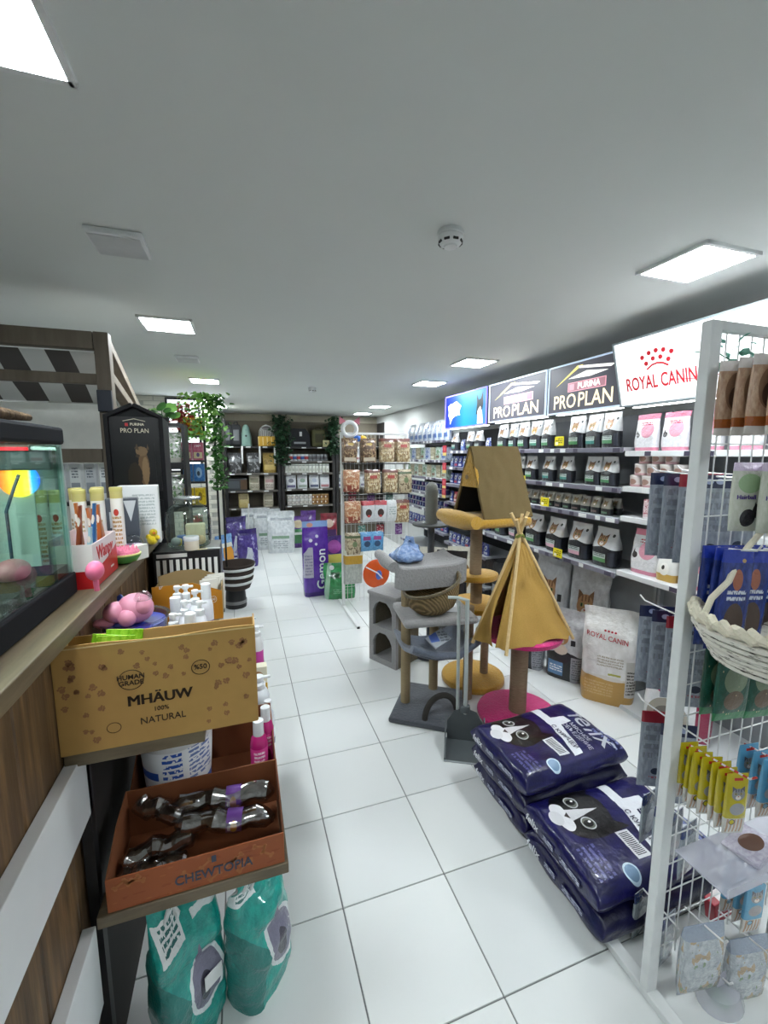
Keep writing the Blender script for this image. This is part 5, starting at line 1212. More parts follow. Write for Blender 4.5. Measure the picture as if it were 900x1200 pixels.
# grey scratching cylinder on a disc, on its own pole
t = thing('scratching_post', 'dark grey fuzzy scratching post standing on a round disc', 'scratching post', (1.56, 3.35, 0))
disc(t, 0, 0, 0, .13, .03, P_dgrey, 'base'); post(t, 0, 0, .03, 1.2, .03, P_dgrey); disc(t, 0, 0, 1.2, .165, .018, mat('disc_grey', (78, 80, 80), .8), 'disc', e=.005)
MB().lathe([(.05, 1.218), (.056, 1.26), (.056, 1.5), (.05, 1.545), (.03, 1.57), (.002, 1.58)], 22, cap1=False).build('brush_column', plush('grey_bristle', (128, 130, 124), .4, 120), t, True)
# things lying on the grey tree
M_bluef = pm('blue_film', ('6f8ec4', '9ab4dc'), [], .15, coat=.8, crinkle=1.0)
t = thing('plastic_bag', 'crumpled translucent blue plastic bag on the grey top bed', 'bag', (1.08, 2.70, 1.082))
q = MB(); pr = []
vs = []; fs = []; n = 26
for j in range(10):
    v = j/9; r_ = .135*(math.sin(math.pi*(.18+.78*v))**.6)*(1-.35*v)
    for i in range(n):
        a = 2*math.pi*i/n; k = 1+.28*mnoise.noise(Vector((math.cos(a)*2.2, math.sin(a)*2.2, v*3)))
        vs.append((r_*k*math.cos(a), r_*k*math.sin(a)*.85, .115*v*(1+.2*math.sin(a*2))))
for j in range(9):
    for i in range(n): fs.append((j*n+i, j*n+(i+1) % n, (j+1)*n+(i+1) % n, (j+1)*n+i))
fs += [tuple(range(n))[::-1], tuple(9*n+i for i in range(n))]
q.add(vs, fs).build('film', M_bluef, t, True, ang=80)
MB().tube([(-.03, 0, .1), (0, .0, .16), (.035, .01, .15), (.05, .01, .1)], [.012, .018, .016, .01], 8).build('knot', M_bluef, t, True)
o = MB().bbox((0, 0, 0), (.15, .10, .012), .003, rot=(R(24), R(-12), R(20))).build('toy_package', pm('silver_blue_pack', 'aab0b8', [('rect', .15, .5, .3, .8, '5a74c0'), ('lines', .55, .9, .2, .8, 4, '6a6e78')], .3, axes='xy'), None, False, (1.20, 2.44, .60)); tag(o, 'silver packet with blue square lying in the grey hammock', 'packet')
o = MB().bbox((0, 0, .02), (.10, .07, .04), .004).build('white_box', M_cap, None, False, (1.31, 2.50, .7605), R(-20)); tag(o, 'small white box on the middle grey platform', 'box')
# ---- carpeted condo
t = thing('cat_condo', 'taupe carpeted box with two openings beside the grey cat tree', 'cat house', (1.235, 3.40, 0), R(-62))
w_, d_, h_ = .32, .30, .60
for (a, b_) in (((-w_/2, -d_/2+.03, 0), (-w_/2+.03, d_/2, h_)), ((w_/2-.03, -d_/2+.03, 0), (w_/2, d_/2, h_)), ((-w_/2+.0305, d_/2-.03, 0), (w_/2-.0305, d_/2, h_))): MB().box2(a, b_).build('wall', P_tan, t)
MB().bbox((0, 0, h_+.02), (w_+.03, d_+.03, .04), .015).build('top', P_grey, t, True)
MB().box2((-w_/2+.031, -d_/2+.031, .29), (w_/2-.031, d_/2-.031, .32)).build('floor_board', P_grey, t); MB().box2((-w_/2+.031, -d_/2+.031, .0), (w_/2-.031, d_/2-.031, .03)).build('floor_board', P_grey, t)
# front frame with two arched openings
fr = MB()
for x0, x1, z0, z1 in ((-w_/2, -w_/2+.05, 0, h_), (w_/2-.05, w_/2, 0, h_), (-w_/2+.05, w_/2-.05, 0, .05), (-w_/2+.05, w_/2-.05, .28, .335), (-w_/2+.05, w_/2-.05, .56, h_)): fr.box2((x0, -d_/2, z0), (x1, -d_/2+.03, z1))
fr.build('front_frame', P_grey, t)
for k in range(2):
    b0 = .05+.285*k; z1 = b0+.23
    for s in (-1, 1): MB().prism([(s*(w_/2-.05), z1), (s*(w_/2-.05), z1-.09), (s*(w_/2-.075), z1-.04), (s*(w_/2-.12), z1)], .03, Matrix.Translation((0, -d_/2, 0))).build('arch_corner', P_grey, t)
# ---- dustpan
M_dp = mat('dustpan_grey', (84, 90, 92), .45); M_pole = mat('pole_grey', (176, 182, 180), .35)
t = thing('dustpan', 'grey upright dustpan with long handle and a broom pole', 'dustpan', (1.235, 2.12, 0), R(-28))
def pan():
    q = MB()
    q.box2((-.125, -.10, 0), (.125, .11, .006))
    q.prism([(-.11, .0), (.11, .0), (.11, .13), (.07, .2), (.0, .225), (-.07, .2), (-.11, .13)], .008, Matrix.Translation((0, .10, 0)))
    for s in (-1, 1): q.prism([(-.10, 0), (.105, 0), (.105, .17), (.03, .14), (-.10, .02)], .008, Matrix.Translation((s*.12+.004, 0, 0)) @ Matrix.Rotation(R(90), 4, 'Z'))
    return q
pan().build('pan', M_dp, t)
MB().bbox((0, -.103, .004), (.25, .012, .006), .002).build('lip', mat('lip_grey', (150, 156, 158), .5), t)
MB().tube([(0, .10, .19), (.0, .09, .30), (-.005, .06, .95)], .0125, 10).build('handle', M_pole, t, True)
MB().tube([(-.045, .12, .06), (-.05, .10, .5), (-.055, .085, .93)], .0105, 10).build('broom_pole', M_pole, t, True)
MB().tube([(-.005, .06, .945), (-.06, .07, .955), (-.12, .08, .95)], .01, 8).build('grip', M_pole, t, True)
MB().bbox((0, .095, .225), (.06, .04, .05), .01).build('hinge', M_dp, t, True)
# ================================================================ wire grid stand in the right foreground
YS = .87; XP = 1.235; XR = 2.15; ZS = 2.17
t = thing('grid_stand', 'white wire grid display stand hung with packs at the right edge', 'display rack', (XP, YS, 0))
for x in (0, XR-XP): MB().bbox((x, 0, ZS/2+.01), (.042, .03, ZS-.02), .003).build('post', M_white, t)
for x in (0, XR-XP): MB().bbox((x, 0, .014), (.045, .62, .028), .004).build('foot', M_white, t)
MB().bbox(((XR-XP)/2, 0, ZS-.012), (XR-XP-.043, .026, .026), .003).build('top_bar', M_white, t)
wv_ = MB(); xs = [.06+.052*k for k in range(16)]; zs = [.16+.105*k for k in range(19)]
me_v = MB().tube([(0, 0, .12), (0, 0, ZS-.026)], .0022, 5, caps=False).mesh('wire', M_white)
me_h = MB().tube([(.022, .004, 0), (XR-XP-.022, .004, 0)], .0022, 5, caps=False).mesh('wire', M_white)
for x in xs: link('wire', me_v, t, (x, 0, 0))
for z in zs: link('wire', me_h, t, (0, 0, z))
M_hook = mat('hook_white', (226, 226, 226), .35); M_hookr = pm('hook_red', 'd8d8d8', [('vbars', 0, 1, 0, 1, 9, .5, 'c03028')], .4, axes='yz')
def hook(x, z, L, back=False, m=None):
    """single prong; L towards the camera unless back"""
    s = 1 if back else -1
    return MB().tube([(x, s*.006, z), (x, s*L*.6, z+.006), (x, s*L*.93, z+.014), (x, s*L, z+.03)], .003, 6).build('hook', m or M_hook, t, True)
def hang(me, name, label, cat, x, y, z, group, rz=0.0, tilt=0.0, roll=0.0):
    o = link(name, me, None, (x, y, z), rot=(tilt, roll, rz)); tag(o, label, cat, group); return o
def hx(px, py, y=YS): p = at(px, py, y=y); return p
def series(me, name, cat, desc, px, py, n, step, group, rz=0.0, y0=-.05, hookm=None, z_drop=.0, tilt=0.0, L=None):
    """packs one behind the other on a prong; counted from the front"""
    p = hx(px, py); hook(p.x-XP, p.z, L or (abs(y0)+step*n+.02), False, hookm)
    for k in range(n):
        hang(me if not isinstance(me, list) else me[k % len(me)], name, '%s, %s from the front' % (desc, ORD[n-1-k]) if n > 1 else desc, cat, p.x+.006*math.sin(k*2.1), YS+y0-step*k, p.z-.006, group, rz+.06*math.sin(k*1.7), tilt, .03*math.sin(k))
# brown treat packs (top)
M_brn = pm('brown_treat_print', ('b08a70', 'c8a88c'), [('rect', 0, 1, 0, .1, 'd8cfc8'), ('rect', 0, 1, .1, .22, 'a05828'), ('ell', .45, .58, .3, .26, '8a6a54'), ('ell', .45, .5, .2, .16, '5c4438'), ('rect', 0, 1, .86, 1, 'd8d0cc')], .25, coat=.6, crinkle=.4)
m_br = hangmb(.10, .20, .02).mesh('treat_pack', M_brn, True)
series(m_br, 'treat_pack', 'pack', 'brown pet treat pack on the top prong', 848, 430, 4, .042, 'brown packs on the top prong', rz=R(-22), y0=-.04)
# pale hairball packs
M_hb = pm('hairball_print', ('bcc0b0', 'c8cac0'), [('rect', 0, 1, .88, 1, 'c8b8d0'), ('ell', .4, .7, .3, .14, '9cb890'), ('ell', .42, .2, .2, .13, '2c2a30'), ('ell', .62, .3, .1, .1, '2c2a30'), ('tri', [(.55, .36), (.58, .44), (.64, .37)], '2c2a30'), ('ell', .9, .42, .14, .1, '6a4a8a')], .25, coat=.6, crinkle=.3)
m_hb = hangmb(.105, .195, .022).mesh('treat_pack', M_hb, True)
p = hx(862, 545); hook(p.x-XP, p.z, .2)
M_vio = mat('violet_ink', (70, 40, 130), .5); M_redt = mat('cherry_ink', (180, 40, 90), .5)
for k in range(3):
    q = thing('treat_pack', 'pale green hairball care pack with black cat, %s from the front' % ORD[2-k], 'pack', (p.x+.035*(k-1)+.012, YS-.06-.05*k, p.z-.006), R(-20), group='hairball packs on the second prong')
    link('pouch', m_hb, q)
    text('Hairball Care', .017, M_vio if k < 2 else M_redt, q, (0, -.0135, -.082), bold=.01)
# navy packs row
M_nv = pm('navy_pack_print', ('1c2c6c', '2a4090'), [('rect', 0, 1, .88, 1, '2038a0'), ('ell', .5, .72, .16, .1, 'a0604c'), ('ell', .5, .3, .32, .2, '4a3a34'), ('lines', .2, .8, .5, .62, 2, 'c8d0e0')], .25, coat=.6, crinkle=.4)
m_nv = hangmb(.09, .30, .02).mesh('treat_pack', M_nv, True)
for c, px in enumerate((828, 848, 868)):
    series(m_nv, 'treat_pack', 'pack', 'navy treat pack on the %s navy prong' % ['left', 'middle', 'right'][c], px, 640, 3, .03, 'navy packs', rz=R(-15), y0=-.03)
M_lb = pm('ice_blue_print', ('8cb0dc', 'a8c4e8'), [('ell', .5, .5, .35, .2, '8890b0'), ('ell', .4, .8, .2, .1, 'd8e4f4'), ('rect', 0, 1, 0, .15, '3a5cb0')], .2, coat=.7, crinkle=.5)
m_lb = hangmb(.12, .34, .03).mesh('treat_pack', M_lb, True)
series(m_lb, 'treat_pack', 'pack', 'ice blue glossy pack right of the navy packs', 884, 640, 3, .035, 'ice blue packs', rz=R(-12), y0=-.09)
# green/dark packs behind the basket
M_gn = pm('forest_pack_print', ('1c4a38', '20584a'), [('ell', .5, .6, .35, .2, '7a8a70'), ('ell', .5, .3, .3, .14, '6a5848'), ('rect', 0, 1, 0, .12, '2a7a4a'), ('dots', 8, .12, 'c8b890')], .3, coat=.5, crinkle=.3)
m_gn = hangmb(.12, .22, .02).mesh('treat_pack', M_gn, True)
for c, px in enumerate((835, 870)): series(m_gn, 'treat_pack', 'pack', 'dark green treat pack below the basket, %s prong' % ['left', 'right'][c], px, 755, 2, .035, 'dark green packs', rz=R(-10), y0=-.03)
# yellow cat stick packs
def stickpack(nm, c1, c2):
    return pm(nm, c1, [('rect', 0, 1, 0, .28, 'c8c4bc'), ('vbars', .1, .9, .03, .27, 5, .5, 'b08a70'), ('cat', .5, .68, .3, .36, '8a8a8c', '5a5a5e', 'b0a050'), ('ell', .5, .44, .34, .1, '9c9c9e'), ('ell', .32, .22, .14, .05, '20241c'), ('ell', .32, .22, .1, .036, c2), ('rect', .3, .7, .9, .94, 'b83028')], .22, coat=.7, crinkle=.35)
M_yp2 = stickpack('yellow_stick_print', 'b8a81c', 'd0c024'); M_bp = stickpack('blue_stick_print', '5a9cc0', '88bcd8')
m_yp = hangmb(.062, .185, .016).mesh('stick_pack', M_yp2, True); m_bp = hangmb(.075, .2, .016).mesh('stick_pack', M_bp, True)
series(m_yp, 'stick_pack', 'pack', 'yellow cat stick pack on the striped prong', 800, 868, 7, .023, 'yellow cat stick packs', rz=R(-14), y0=-.02, hookm=M_hookr)
series(m_bp, 'stick_pack', 'pack', 'light blue cat stick pack right of the yellow ones', 866, 868, 4, .035, 'light blue cat stick packs', rz=R(-8), y0=-.03, hookm=M_hookr)
series(m_bp, 'stick_pack', 'pack', 'light blue cat stick pack on the lower prong', 850, 1000, 3, .035, 'light blue cat stick packs on the lower prong', rz=R(-8), y0=-.03)
# clear tray shelf below with packs lying
M_clr = mat('clear_plastic', (216, 216, 228), .12, alpha=.5)
p = hx(815, 975)
q = thing('clear_tray', 'clear plastic tray shelf below the yellow packs', 'tray', (XP+.05, YS-.004, p.z-.03))
MB().box2((0, -.16, 0), (.50, -.004, .004)).build('base', M_clr, q); MB().box2((0, -.166, 0), (.50, -.1605, .03)).build('front_edge', M_clr, q)
o = bagmb(.16, .1, .02).build('flat_pack', pm('lilac_brown_print', ('b8b0c4', 'd0ccd8'), [('ell', .5, .5, .3, .3, '6a4a3a')], .25, coat=.6), None, True, (XP+.30, YS-.13, p.z-.015), rot=(R(-90), 0, R(10))); tag(o, 'lilac flat pack lying on the clear tray', 'pack')
# red/black boxes behind the grid low down
M_rb = pm('red_black_print', '1c1c30', [('rect', 0, .5, 0, 1, 'a02030'), ('lines', .1, .9, .2, .8, 2, 'e8e0e0')], .3)
p = hx(835, 1030, YS+.1)
o = MB().bbox((0, 0, 0), (.26, .04, .09), .003, rot=(0, R(-12), 0)).build('toy_box', M_rb, None, False, (p.x+.02, YS+.035, p.z)); tag(o, 'dark and red printed box hung low behind the grid', 'box')
# bottom bags: clear packs and purple tub
M_cp2 = pm('misty_pack', ('a8aeb4', 'c4c8cc'), [('blot', 4, .6, 'b8a488'), ('blot', 5, .66, '8a9c80'), ('rect', 0, 1, .84, 1, '9aa4b4')], .15, coat=.9, crinkle=.8)
m_ck = hangmb(.15, .26, .05).mesh('clear_pack', M_cp2, True)
for c, (px, py) in enumerate(((800, 1060), (840, 1065), (875, 1090), (890, 1020))):
    series(m_ck, 'clear_pack', 'pack', 'misty clear pack near the foot of grid stand, %s from the left' % ORD[c], px, py, 1, .05, 'misty clear packs', rz=R(-10), y0=-.07-.03*(c % 2))
p = hx(800, 1140)
q = thing('treat_tub', 'small purple rimmed clear tub hung at the foot of grid stand', 'tub', (p.x+.05, YS-.09, p.z-.06))
MB().lathe([(.05, 0), (.062, .01), (.068, .05)], 24, sx=1.2, sy=.9).build('bowl', mat('purple_tub', (60, 40, 110), .3), q, True); MB().lathe([(.066, .05), (.066, .06), (.05, .1), (.03, .11)], 24, sx=1.2, sy=.9).build('dome', M_clr, q, True)
ball('treat_ball', .03, mat('tub_green', (90, 150, 90), .6), (0, 0, .055), None, None, q)
hook(p.x+.05-XP, p.z+.07, .12); MB().box2((-.02, -.001, .105), (.02, .001, .16)).build('hang_tab', M_clr, q)
# grey pouches hung on the far side of the grid
M_gp = pm('slate_pouch_print', ('868c98', 'a0a6b2'), [('rect', 0, 1, .86, 1, '1c2448'), ('ell', .35, .93, .1, .03, 'a0a8c8'), ('ell', .6, .93, .1, .03, 'a0a8c8'), ('ell', .5, .22, .14, .045, '16203a'), ('lines', .3, .7, .1, .15, 1, 'a05060'), ('vbars', .1, .9, .35, .8, 2, .06, '9498a2'), ('lines', .1, .9, .35, .82, 4, '7c808a')], .3, coat=.5, crinkle=.3)
m_gp = hangmb(.12, .30, .014).mesh('catnip_pouch', M_gp, True)
M_gp2 = pm('slate_pouch_red', ('868c98', 'a0a6b2'), [('rect', 0, 1, .86, 1, '9a2030'), ('ell', .5, .22, .14, .045, '16203a'), ('lines', .3, .7, .1, .15, 1, 'a05060'), ('lines', .1, .9, .35, .82, 4, '7c808a')], .3, coat=.5, crinkle=.3)
m_gp2 = hangmb(.12, .30, .014).mesh('catnip_pouch', M_gp2, True)
def backs(desc, x, z, n, me, y0=.08, step=.055, rz=R(-28)):
    hook(x-XP, z+.004, y0+step*n+.01, True)
    for k in range(n): hang(me if k != 1 else m_gp2, 'catnip_pouch', '%s, %s from the far end' % (desc, ORD[n-1-k]), 'pouch', x+.004*k, YS+y0+step*k, z-.004, 'slate pouches behind the grid', rz+.05*math.sin(k*2))
backs('slate grey pouch hung behind the grid, upper prong', 1.43, 1.735, 4, m_gp)
backs('slate grey pouch hung behind the grid, upper right prong', 1.56, 1.735, 4, m_gp)
backs('slate grey pouch hung behind the grid, middle prong', 1.43, 1.245, 4, m_gp)
backs('slate grey pouch hung behind the grid, middle right prong', 1.56, 1.245, 3, m_gp)
backs('slate grey pouch hung behind the grid, lower prong', 1.41, .87, 2, m_gp, .1, .08)
m_bl = hangmb(.1, .2, .014).mesh('blister_pack', pm('pale_blister', ('8c949c', 'a8b0b8'), [('rect', 0, 1, .8, 1, '2a3a6c'), ('ell', .5, .4, .3, .25, 'c8ccd0')], .2, coat=.8, crinkle=.5), True)
def backs2(desc, px, py, n):
    p = at(px, py, y=YS+.18); hook(p.x-XP, p.z+.004, .27, True)
    for k in range(n): hang(m_bl, 'blister_pack', '%s, %s from the far end' % (desc, ORD[n-1-k]), 'pack', p.x, YS+.05+.05*k, p.z-.004, 'pale blister packs behind the grid', R(10))
backs2('pale blister pack hung behind the grid, knee height prong', 768, 935, 4); backs2('pale blister pack hung behind the grid, lowest prong', 745, 1035, 4)
# hanging white rope basket
M_rope = mat('white_rope', (224, 216, 196), .8, var=.12, scale=40, bmp=.5, bscale=200)
mw, nt, b = newmat('washed_wicker')
n_ = noise(nt, 30, 5, 'Object', (1, 1, 6), .6); rp = N(nt, 'ShaderNodeValToRGB'); nt.links.new(n_.outputs[0], rp.inputs[0])
rp.color_ramp.elements[0].position = .36; rp.color_ramp.elements[0].color = lin((70, 64, 60)); rp.color_ramp.elements[1].position = .46; rp.color_ramp.elements[1].color = lin((214, 210, 200))
nt.links.new(rp.outputs[0], b.inputs['Base Color']); b.inputs['Roughness'].default_value = .8
yb = YS-.20
p0 = at(838, 742, y=yb)
t2 = thing('hanging_basket', 'washed white round basket hanging by a knotted rope on grid stand', 'basket', (p0.x+.25, yb, p0.z-.06))
MB().lathe([(.08, -.075), (.13, -.06), (.165, -.02), (.18, .03), (.185, .05)], 40, cap0=True, cap1=False).build('bowl', mw, t2, True)
MB().lathe([(.178, .05), (.16, -.005), (.12, -.045), (.07, -.058)], 40, cap0=False).build('bowl_inside', mw, t2, True)
for k in range(6): MB().tube([((.134+.01*k)*math.cos(a*math.pi/18), (.134+.01*k)*math.sin(a*math.pi/18), -.058+.017*k) for a in range(36)], .009, 6, closed=True).build('wicker_ring', mw, t2, True)
for s in (0, 1):
    pts = [(.186*math.cos(i*math.pi/30)+.010*math.cos(i*1.9+s*3.14), .186*math.sin(i*math.pi/30)+.010*math.sin(i*1.9+s*3.14)*.5, .055+.012*math.sin(i*1.9+s*3.14)) for i in range(60)]
    MB().tube(pts, .011, 7, closed=True).build('rope_rim', M_rope, t2, True)
hk = Vector((XR*0+.34, .16, .48))
for k, a in enumerate((R(150), R(20), R(270))):
    f_ = Vector((.186*math.cos(a), .186*math.sin(a), .055)); MB().tube([f_.lerp(hk, i/10)+Vector((.006*math.cos(i*2.4), .006*math.sin(i*2.4), 0)) for i in range(11)], .008, 7).build('rope', M_rope, t2, True)
    kb = f_.lerp(hk, .32); ball('bead', .016, mat('wood_bead', (170, 146, 96), .6), kb, None, None, t2)
hook(p0.x+.25+hk.x-XP, p0.z-.06+.47, .06)
# teal ivy along the top bar
q = thing('artificial_ivy', 'pale green artificial ivy twined along the top of grid stand', 'garland', (XP, YS, ZS-.03))
vine = [(x, .012*math.sin(x*25), -.02-.05*abs(math.sin(x*11))) for x in [i*.03+.03 for i in range(24)]]
MB().tube(vine, .002, 5).build('vine', mat('vine_green', (70, 110, 90), .7), q, True)
r3 = random.Random(5); g = MB(); cards(g, [Vector(r3.choice(vine))+Vector((r3.gauss(0, .02), r3.gauss(0, .02), r3.gauss(-.02, .035))) for _ in range(110)], .03, r3); o = g.build('leaves', mat('mint_leaf', (120, 178, 160), .6, var=.4), q); o['kind'] = 'stuff'
# ================================================================ far wall
YB = 8.9
def BX(px): return at(px, 560, y=YB).x
def BZ(py): return at(330, py, y=YB).z
M_bsh = mat('dark_shelf', (34, 32, 32), .5); M_gsh = mat('taupe_shelf', (96, 92, 86), .5)
def bunit(label, x0, x1, levels):
    t = thing('shelving_unit', label, 'shelf', (x0, YB, 0)); w_ = x1-x0
    for x in (0, w_-.06): MB().box2((x, 0, 0), (x+.06, .45, 2.5)).build('upright', M_bsh, t)
    MB().box2((.0605, .43, 0), (w_-.0605, .45, 2.5)).build('back_panel', mat('back_taupe', (112, 104, 90), .7), t)
    for z in levels:
        s = MB().box2((.0605, .0, z-.035), (w_-.0605, .429, z)).build('shelf_board', M_bsh if z > 1.8 else M_gsh, t)
        for k in range(3): MB().box2((.1+k*.32, -.004, z-.03), (.19+k*.32, -.0005, z-.006)).build('price_label', M_tagw, s)
    return t
LA = [BZ(523), BZ(554), BZ(574), BZ(594)]
bunit('far black shelving unit on the left, holding carriers and dark packs', BX(263), BX(329), LA)
LB = [BZ(523.5), BZ(540.5), BZ(554.5), BZ(573.5), BZ(593)]
bunit('far black shelving unit on the right, holding white cartons and tins', BX(330), BX(393), LB)
bunit('far black shelving unit behind the wire rack', BX(394), BX(452), LB)
def pk(name, base, layers, **k): return pm(name, base, layers, .4, **k)
def put2(me, name, label, cat, px, z, group=None, y=YB+.12, rz=0.0):
    o = link(name, me, None, (BX(px), y, z+.001), rz=rz); tag(o, label, cat, group); return o
# unit A top row
def carrier(nm, la, px, z, w_, h, m, m2):
    t = thing(nm, la, 'pet carrier', (BX(px), YB+.18, z+.001))
    MB().bbox((0, 0, h/2), (w_, .24, h), .05, seg=3).build('body', m, t, True)
    MB().bbox((0, -.123, h*.5), (w_*.55, .012, h*.5), .004).build('window_panel', m2, t)
    MB().tube([(-w_*.2, 0, h-.01), (-w_*.15, 0, h+.05), (w_*.15, 0, h+.05), (w_*.2, 0, h-.01)], .012, 8).build('handle', m, t, True)
M_dk = mat('charcoal_fabric', (44, 46, 50), .7); M_mesh = mat('grey_mesh', (104, 108, 112), .6)
carrier('pet_carrier', 'dark grey carrier at the left of the far top shelf', 268.5, LA[0], .18, .42, M_dk, M_mesh)
carrier('pet_carrier', 'second dark carrier on the far top shelf', 279, LA[0], .19, .42, M_dk, M_mesh)
t = thing('toy_cone', 'pale teal cone shaped carrier on the far top shelf', 'pet carrier', (BX(290.5), YB+.15, LA[0]+.001))
MB().lathe([(.105, 0), (.11, .02), (.1, .2), (.06, .38), (.03, .42)], 20).build('body', mat('pale_teal', (128, 160, 152), .6), t, True)
for z in (.2, .3): MB().lathe([(.02, 0), (.02, .004)], 12).build('port', M_dk, t, False, (0, -.105+.03*(z > .25)+.005, z), rot=(R(90), 0, 0))
t = thing('bird_cage', 'white wire cage with yellow base on the far top shelf', 'cage', (BX(314.5), YB+.17, LA[0]+.001))
MB().bbox((0, 0, .1), (.33, .26, .2), .02).build('base', pm('cage_yellow', 'c89a30', [('vbars', 0, 1, .1, .9, 4, .15, 'e8d8a0')], .5), t, True)
for k in range(12):
    x = -.15+.3*k/11; MB().tube([(x, -.12, .2), (x*.95, -.11, .3), (x*.5, -.03, .40), (0, 0, .43)], .005, 5).build('wire', M_white, t)
MB().lathe([(.13, .2), (.13, .36), (.05, .40)], 12, sy=.8).build('inner_box', mat('cage_inner', (120, 116, 120), .6), t, True)
DKB = bagmb(.26, .40, .14, 20, 12, wr=.02, seed=40).mesh('litter_pack', pk('dark_pack', ('2a2a2c', '45464a'), [('rect', .1, .9, .55, .7, '707478'), ('blot', 6, .6, '8a8c90')], coat=.5), True, 60)
GDB = bagmb(.26, .40, .14, 20, 12, wr=.02, seed=41).mesh('litter_pack', pk('gold_pack', ('8a7030', 'b09448'), [('rect', .1, .9, .15, .4, 'd0b870')], coat=.5), True, 60)
for k, (px, me, c) in enumerate(((276, DKB, 'dark'), (298, DKB, 'dark'), (317, GDB, 'gold'))): put2(me, 'litter_pack', '%s pack on the second far shelf, %s from the left' % (c, ORD[k]), 'pack', px, LA[1], 'packs on the second far shelf')
CRM = bagmb(.2, .3, .12, 18, 10, wr=.01, seed=42).mesh('cream_pack', pk('cream_pack_print', ('b8b09c', 'ccc6b4'), [('rect', .1, .9, .5, .8, '8a8470'), ('lines', .1, .9, .1, .4, 4, '6a6450')], coat=.3), True, 60)
CRP = bagmb(.2, .3, .12, 18, 10, wr=.01, seed=43).mesh('cream_pack', pk('cream_pink_print', ('c0b4a8', 'd0c8c0'), [('rect', .1, .9, .5, .7, 'b08888'), ('lines', .1, .9, .1, .4, 4, '7a6a64')], coat=.3), True, 60)
o = MB().bbox((0, 0, .12), (.36, .24, .24), .01).mesh('storage_box', pk('dark_tub_print', '33363a', [('rect', 0, .6, .2, .8, '4c5258'), ('rect', .65, 1, .1, .9, '5a4430')])); put2(o, 'storage_box', 'dark storage box on the third far shelf', 'box', 278, LA[2])
put2(CRM, 'cream_pack', 'cream pack in the middle of the third far shelf', 'pack', 298, LA[2], 'cream packs'); put2(CRP, 'cream_pack', 'cream and pink pack at the right of third far shelf', 'pack', 316, LA[2], 'cream packs')
YLP = bagmb(.2, .28, .12, 18, 10, wr=.01, seed=44).mesh('cream_pack', pk('straw_pack_print', ('b8a468', 'c8b880'), [('rect', .1, .9, .6, .9, '8a7a50')], coat=.3), True, 60)
put2(YLP, 'cream_pack', 'straw coloured pack on the lowest far shelf', 'pack', 284.5, LA[3], 'cream packs'); put2(CRM, 'cream_pack', 'cream pack at the right of the lowest far shelf', 'pack', 314, LA[3], 'cream packs')
# straps hanging
for k, (px, m_) in enumerate(((285, M_hand), (305.5, M_hand), (323, M_hand))):
    o = MB().bbox((0, 0, -.15), (.035, .008, .34), .003).build('price_strip', m_, None, False, (BX(px), YB-.012, LA[0]-.02)); tag(o, 'pale strip hanging from the far top shelf, %s from the left' % ORD[k], 'strip', 'hanging strips')
# unit B
t = thing('pet_bag', 'black fabric pet bag on the top of right far shelf', 'pet carrier', (BX(353), YB+.17, LB[0]+.001))
MB().prism([(-.22, 0), (.22, 0), (.2, .25), (.12, .37), (-.16, .37), (-.21, .25)], .22, Matrix.Translation((0, -.11, 0))).build('body', mat('black_fabric', (18, 20, 28), .7), t)
MB().bbox((0, -.114, .08), (.24, .006, .04), .002).build('badge', mat('badge_grey', (150, 152, 156), .5), t); MB().bbox((.02, -.114, .26), (.05, .006, .09), .002).build('tag', M_white, t)
carrier('pet_carrier', 'olive carrier at the right of the far top shelf', 375.5, LB[0], .3, .36, mat('olive_fabric', (84, 82, 52), .8), mat('olive_dark', (56, 54, 36), .8))
o = MB().bbox((0, 0, .07), (.16, .12, .14), .01).mesh('small_carton', pk('cream_carton_p', 'c8c090', [('rect', .2, .8, .3, .7, 'a0986c')])); put2(o, 'small_carton', 'small cream carton on the far top shelf', 'carton', 384, LB[0], None, YB+.07)
tin = [MB().lathe([(.045, 0), (.048, .01), (.048, .13), (.042, .14)], 14).mesh('tin', pk('tin_%d' % i, b_, [('rect', 0, 1, .25, .7, c_)], metal=.1), True) for i, (b_, c_) in enumerate((('c8ccd0', 'a83a40'), ('c8ccd0', '3a5a9c'), ('8c9094', '5c5a60')))]
for k in range(10): put2(tin[(2 if k > 4 else k % 2)], 'tin', 'tin on the second right far shelf, %s from the left' % ORD[k], 'tin', 342+4.6*k, LB[1], 'tins on the right far shelf')
wc = MB().bbox((0, 0, .09), (.062, .16, .18), .003).mesh('white_carton', pk('slim_carton', 'dadcd4', [('rect', 0, 1, .8, .9, '8a9088'), ('rect', .2, .8, .2, .5, 'b8bcb0')]))
for k in range(13): put2(wc, 'white_carton', 'slim white carton in the far carton row, %s from the left' % ORD[k], 'carton', 336.5+4.0*k, LB[2], 'slim white cartons')
wp = [bagmb(.21, .28, .12, 18, 10, wr=.008, seed=50+i).mesh('white_pack', pk('white_pack_%d' % i, ('cacdd2', 'dde0e4'), [('rect', .1, .9, .1, .28, c_), ('ell', .5, .6, .25, .15, c2)], coat=.3), True, 60) for i, (c_, c2) in enumerate((('6a6488', '7a7c88'), ('9aa89c', '8aa090'), ('5c6480', 'b8c0d0'), ('b07a80', 'c8ccd0')))]
for k, px in enumerate((341.5, 355, 369, 381.5)): put2(wp[k], 'white_pack', 'white pack on the fourth right far shelf, %s from the left' % ORD[k], 'pack', px, LB[3], 'white packs on the right far shelf')
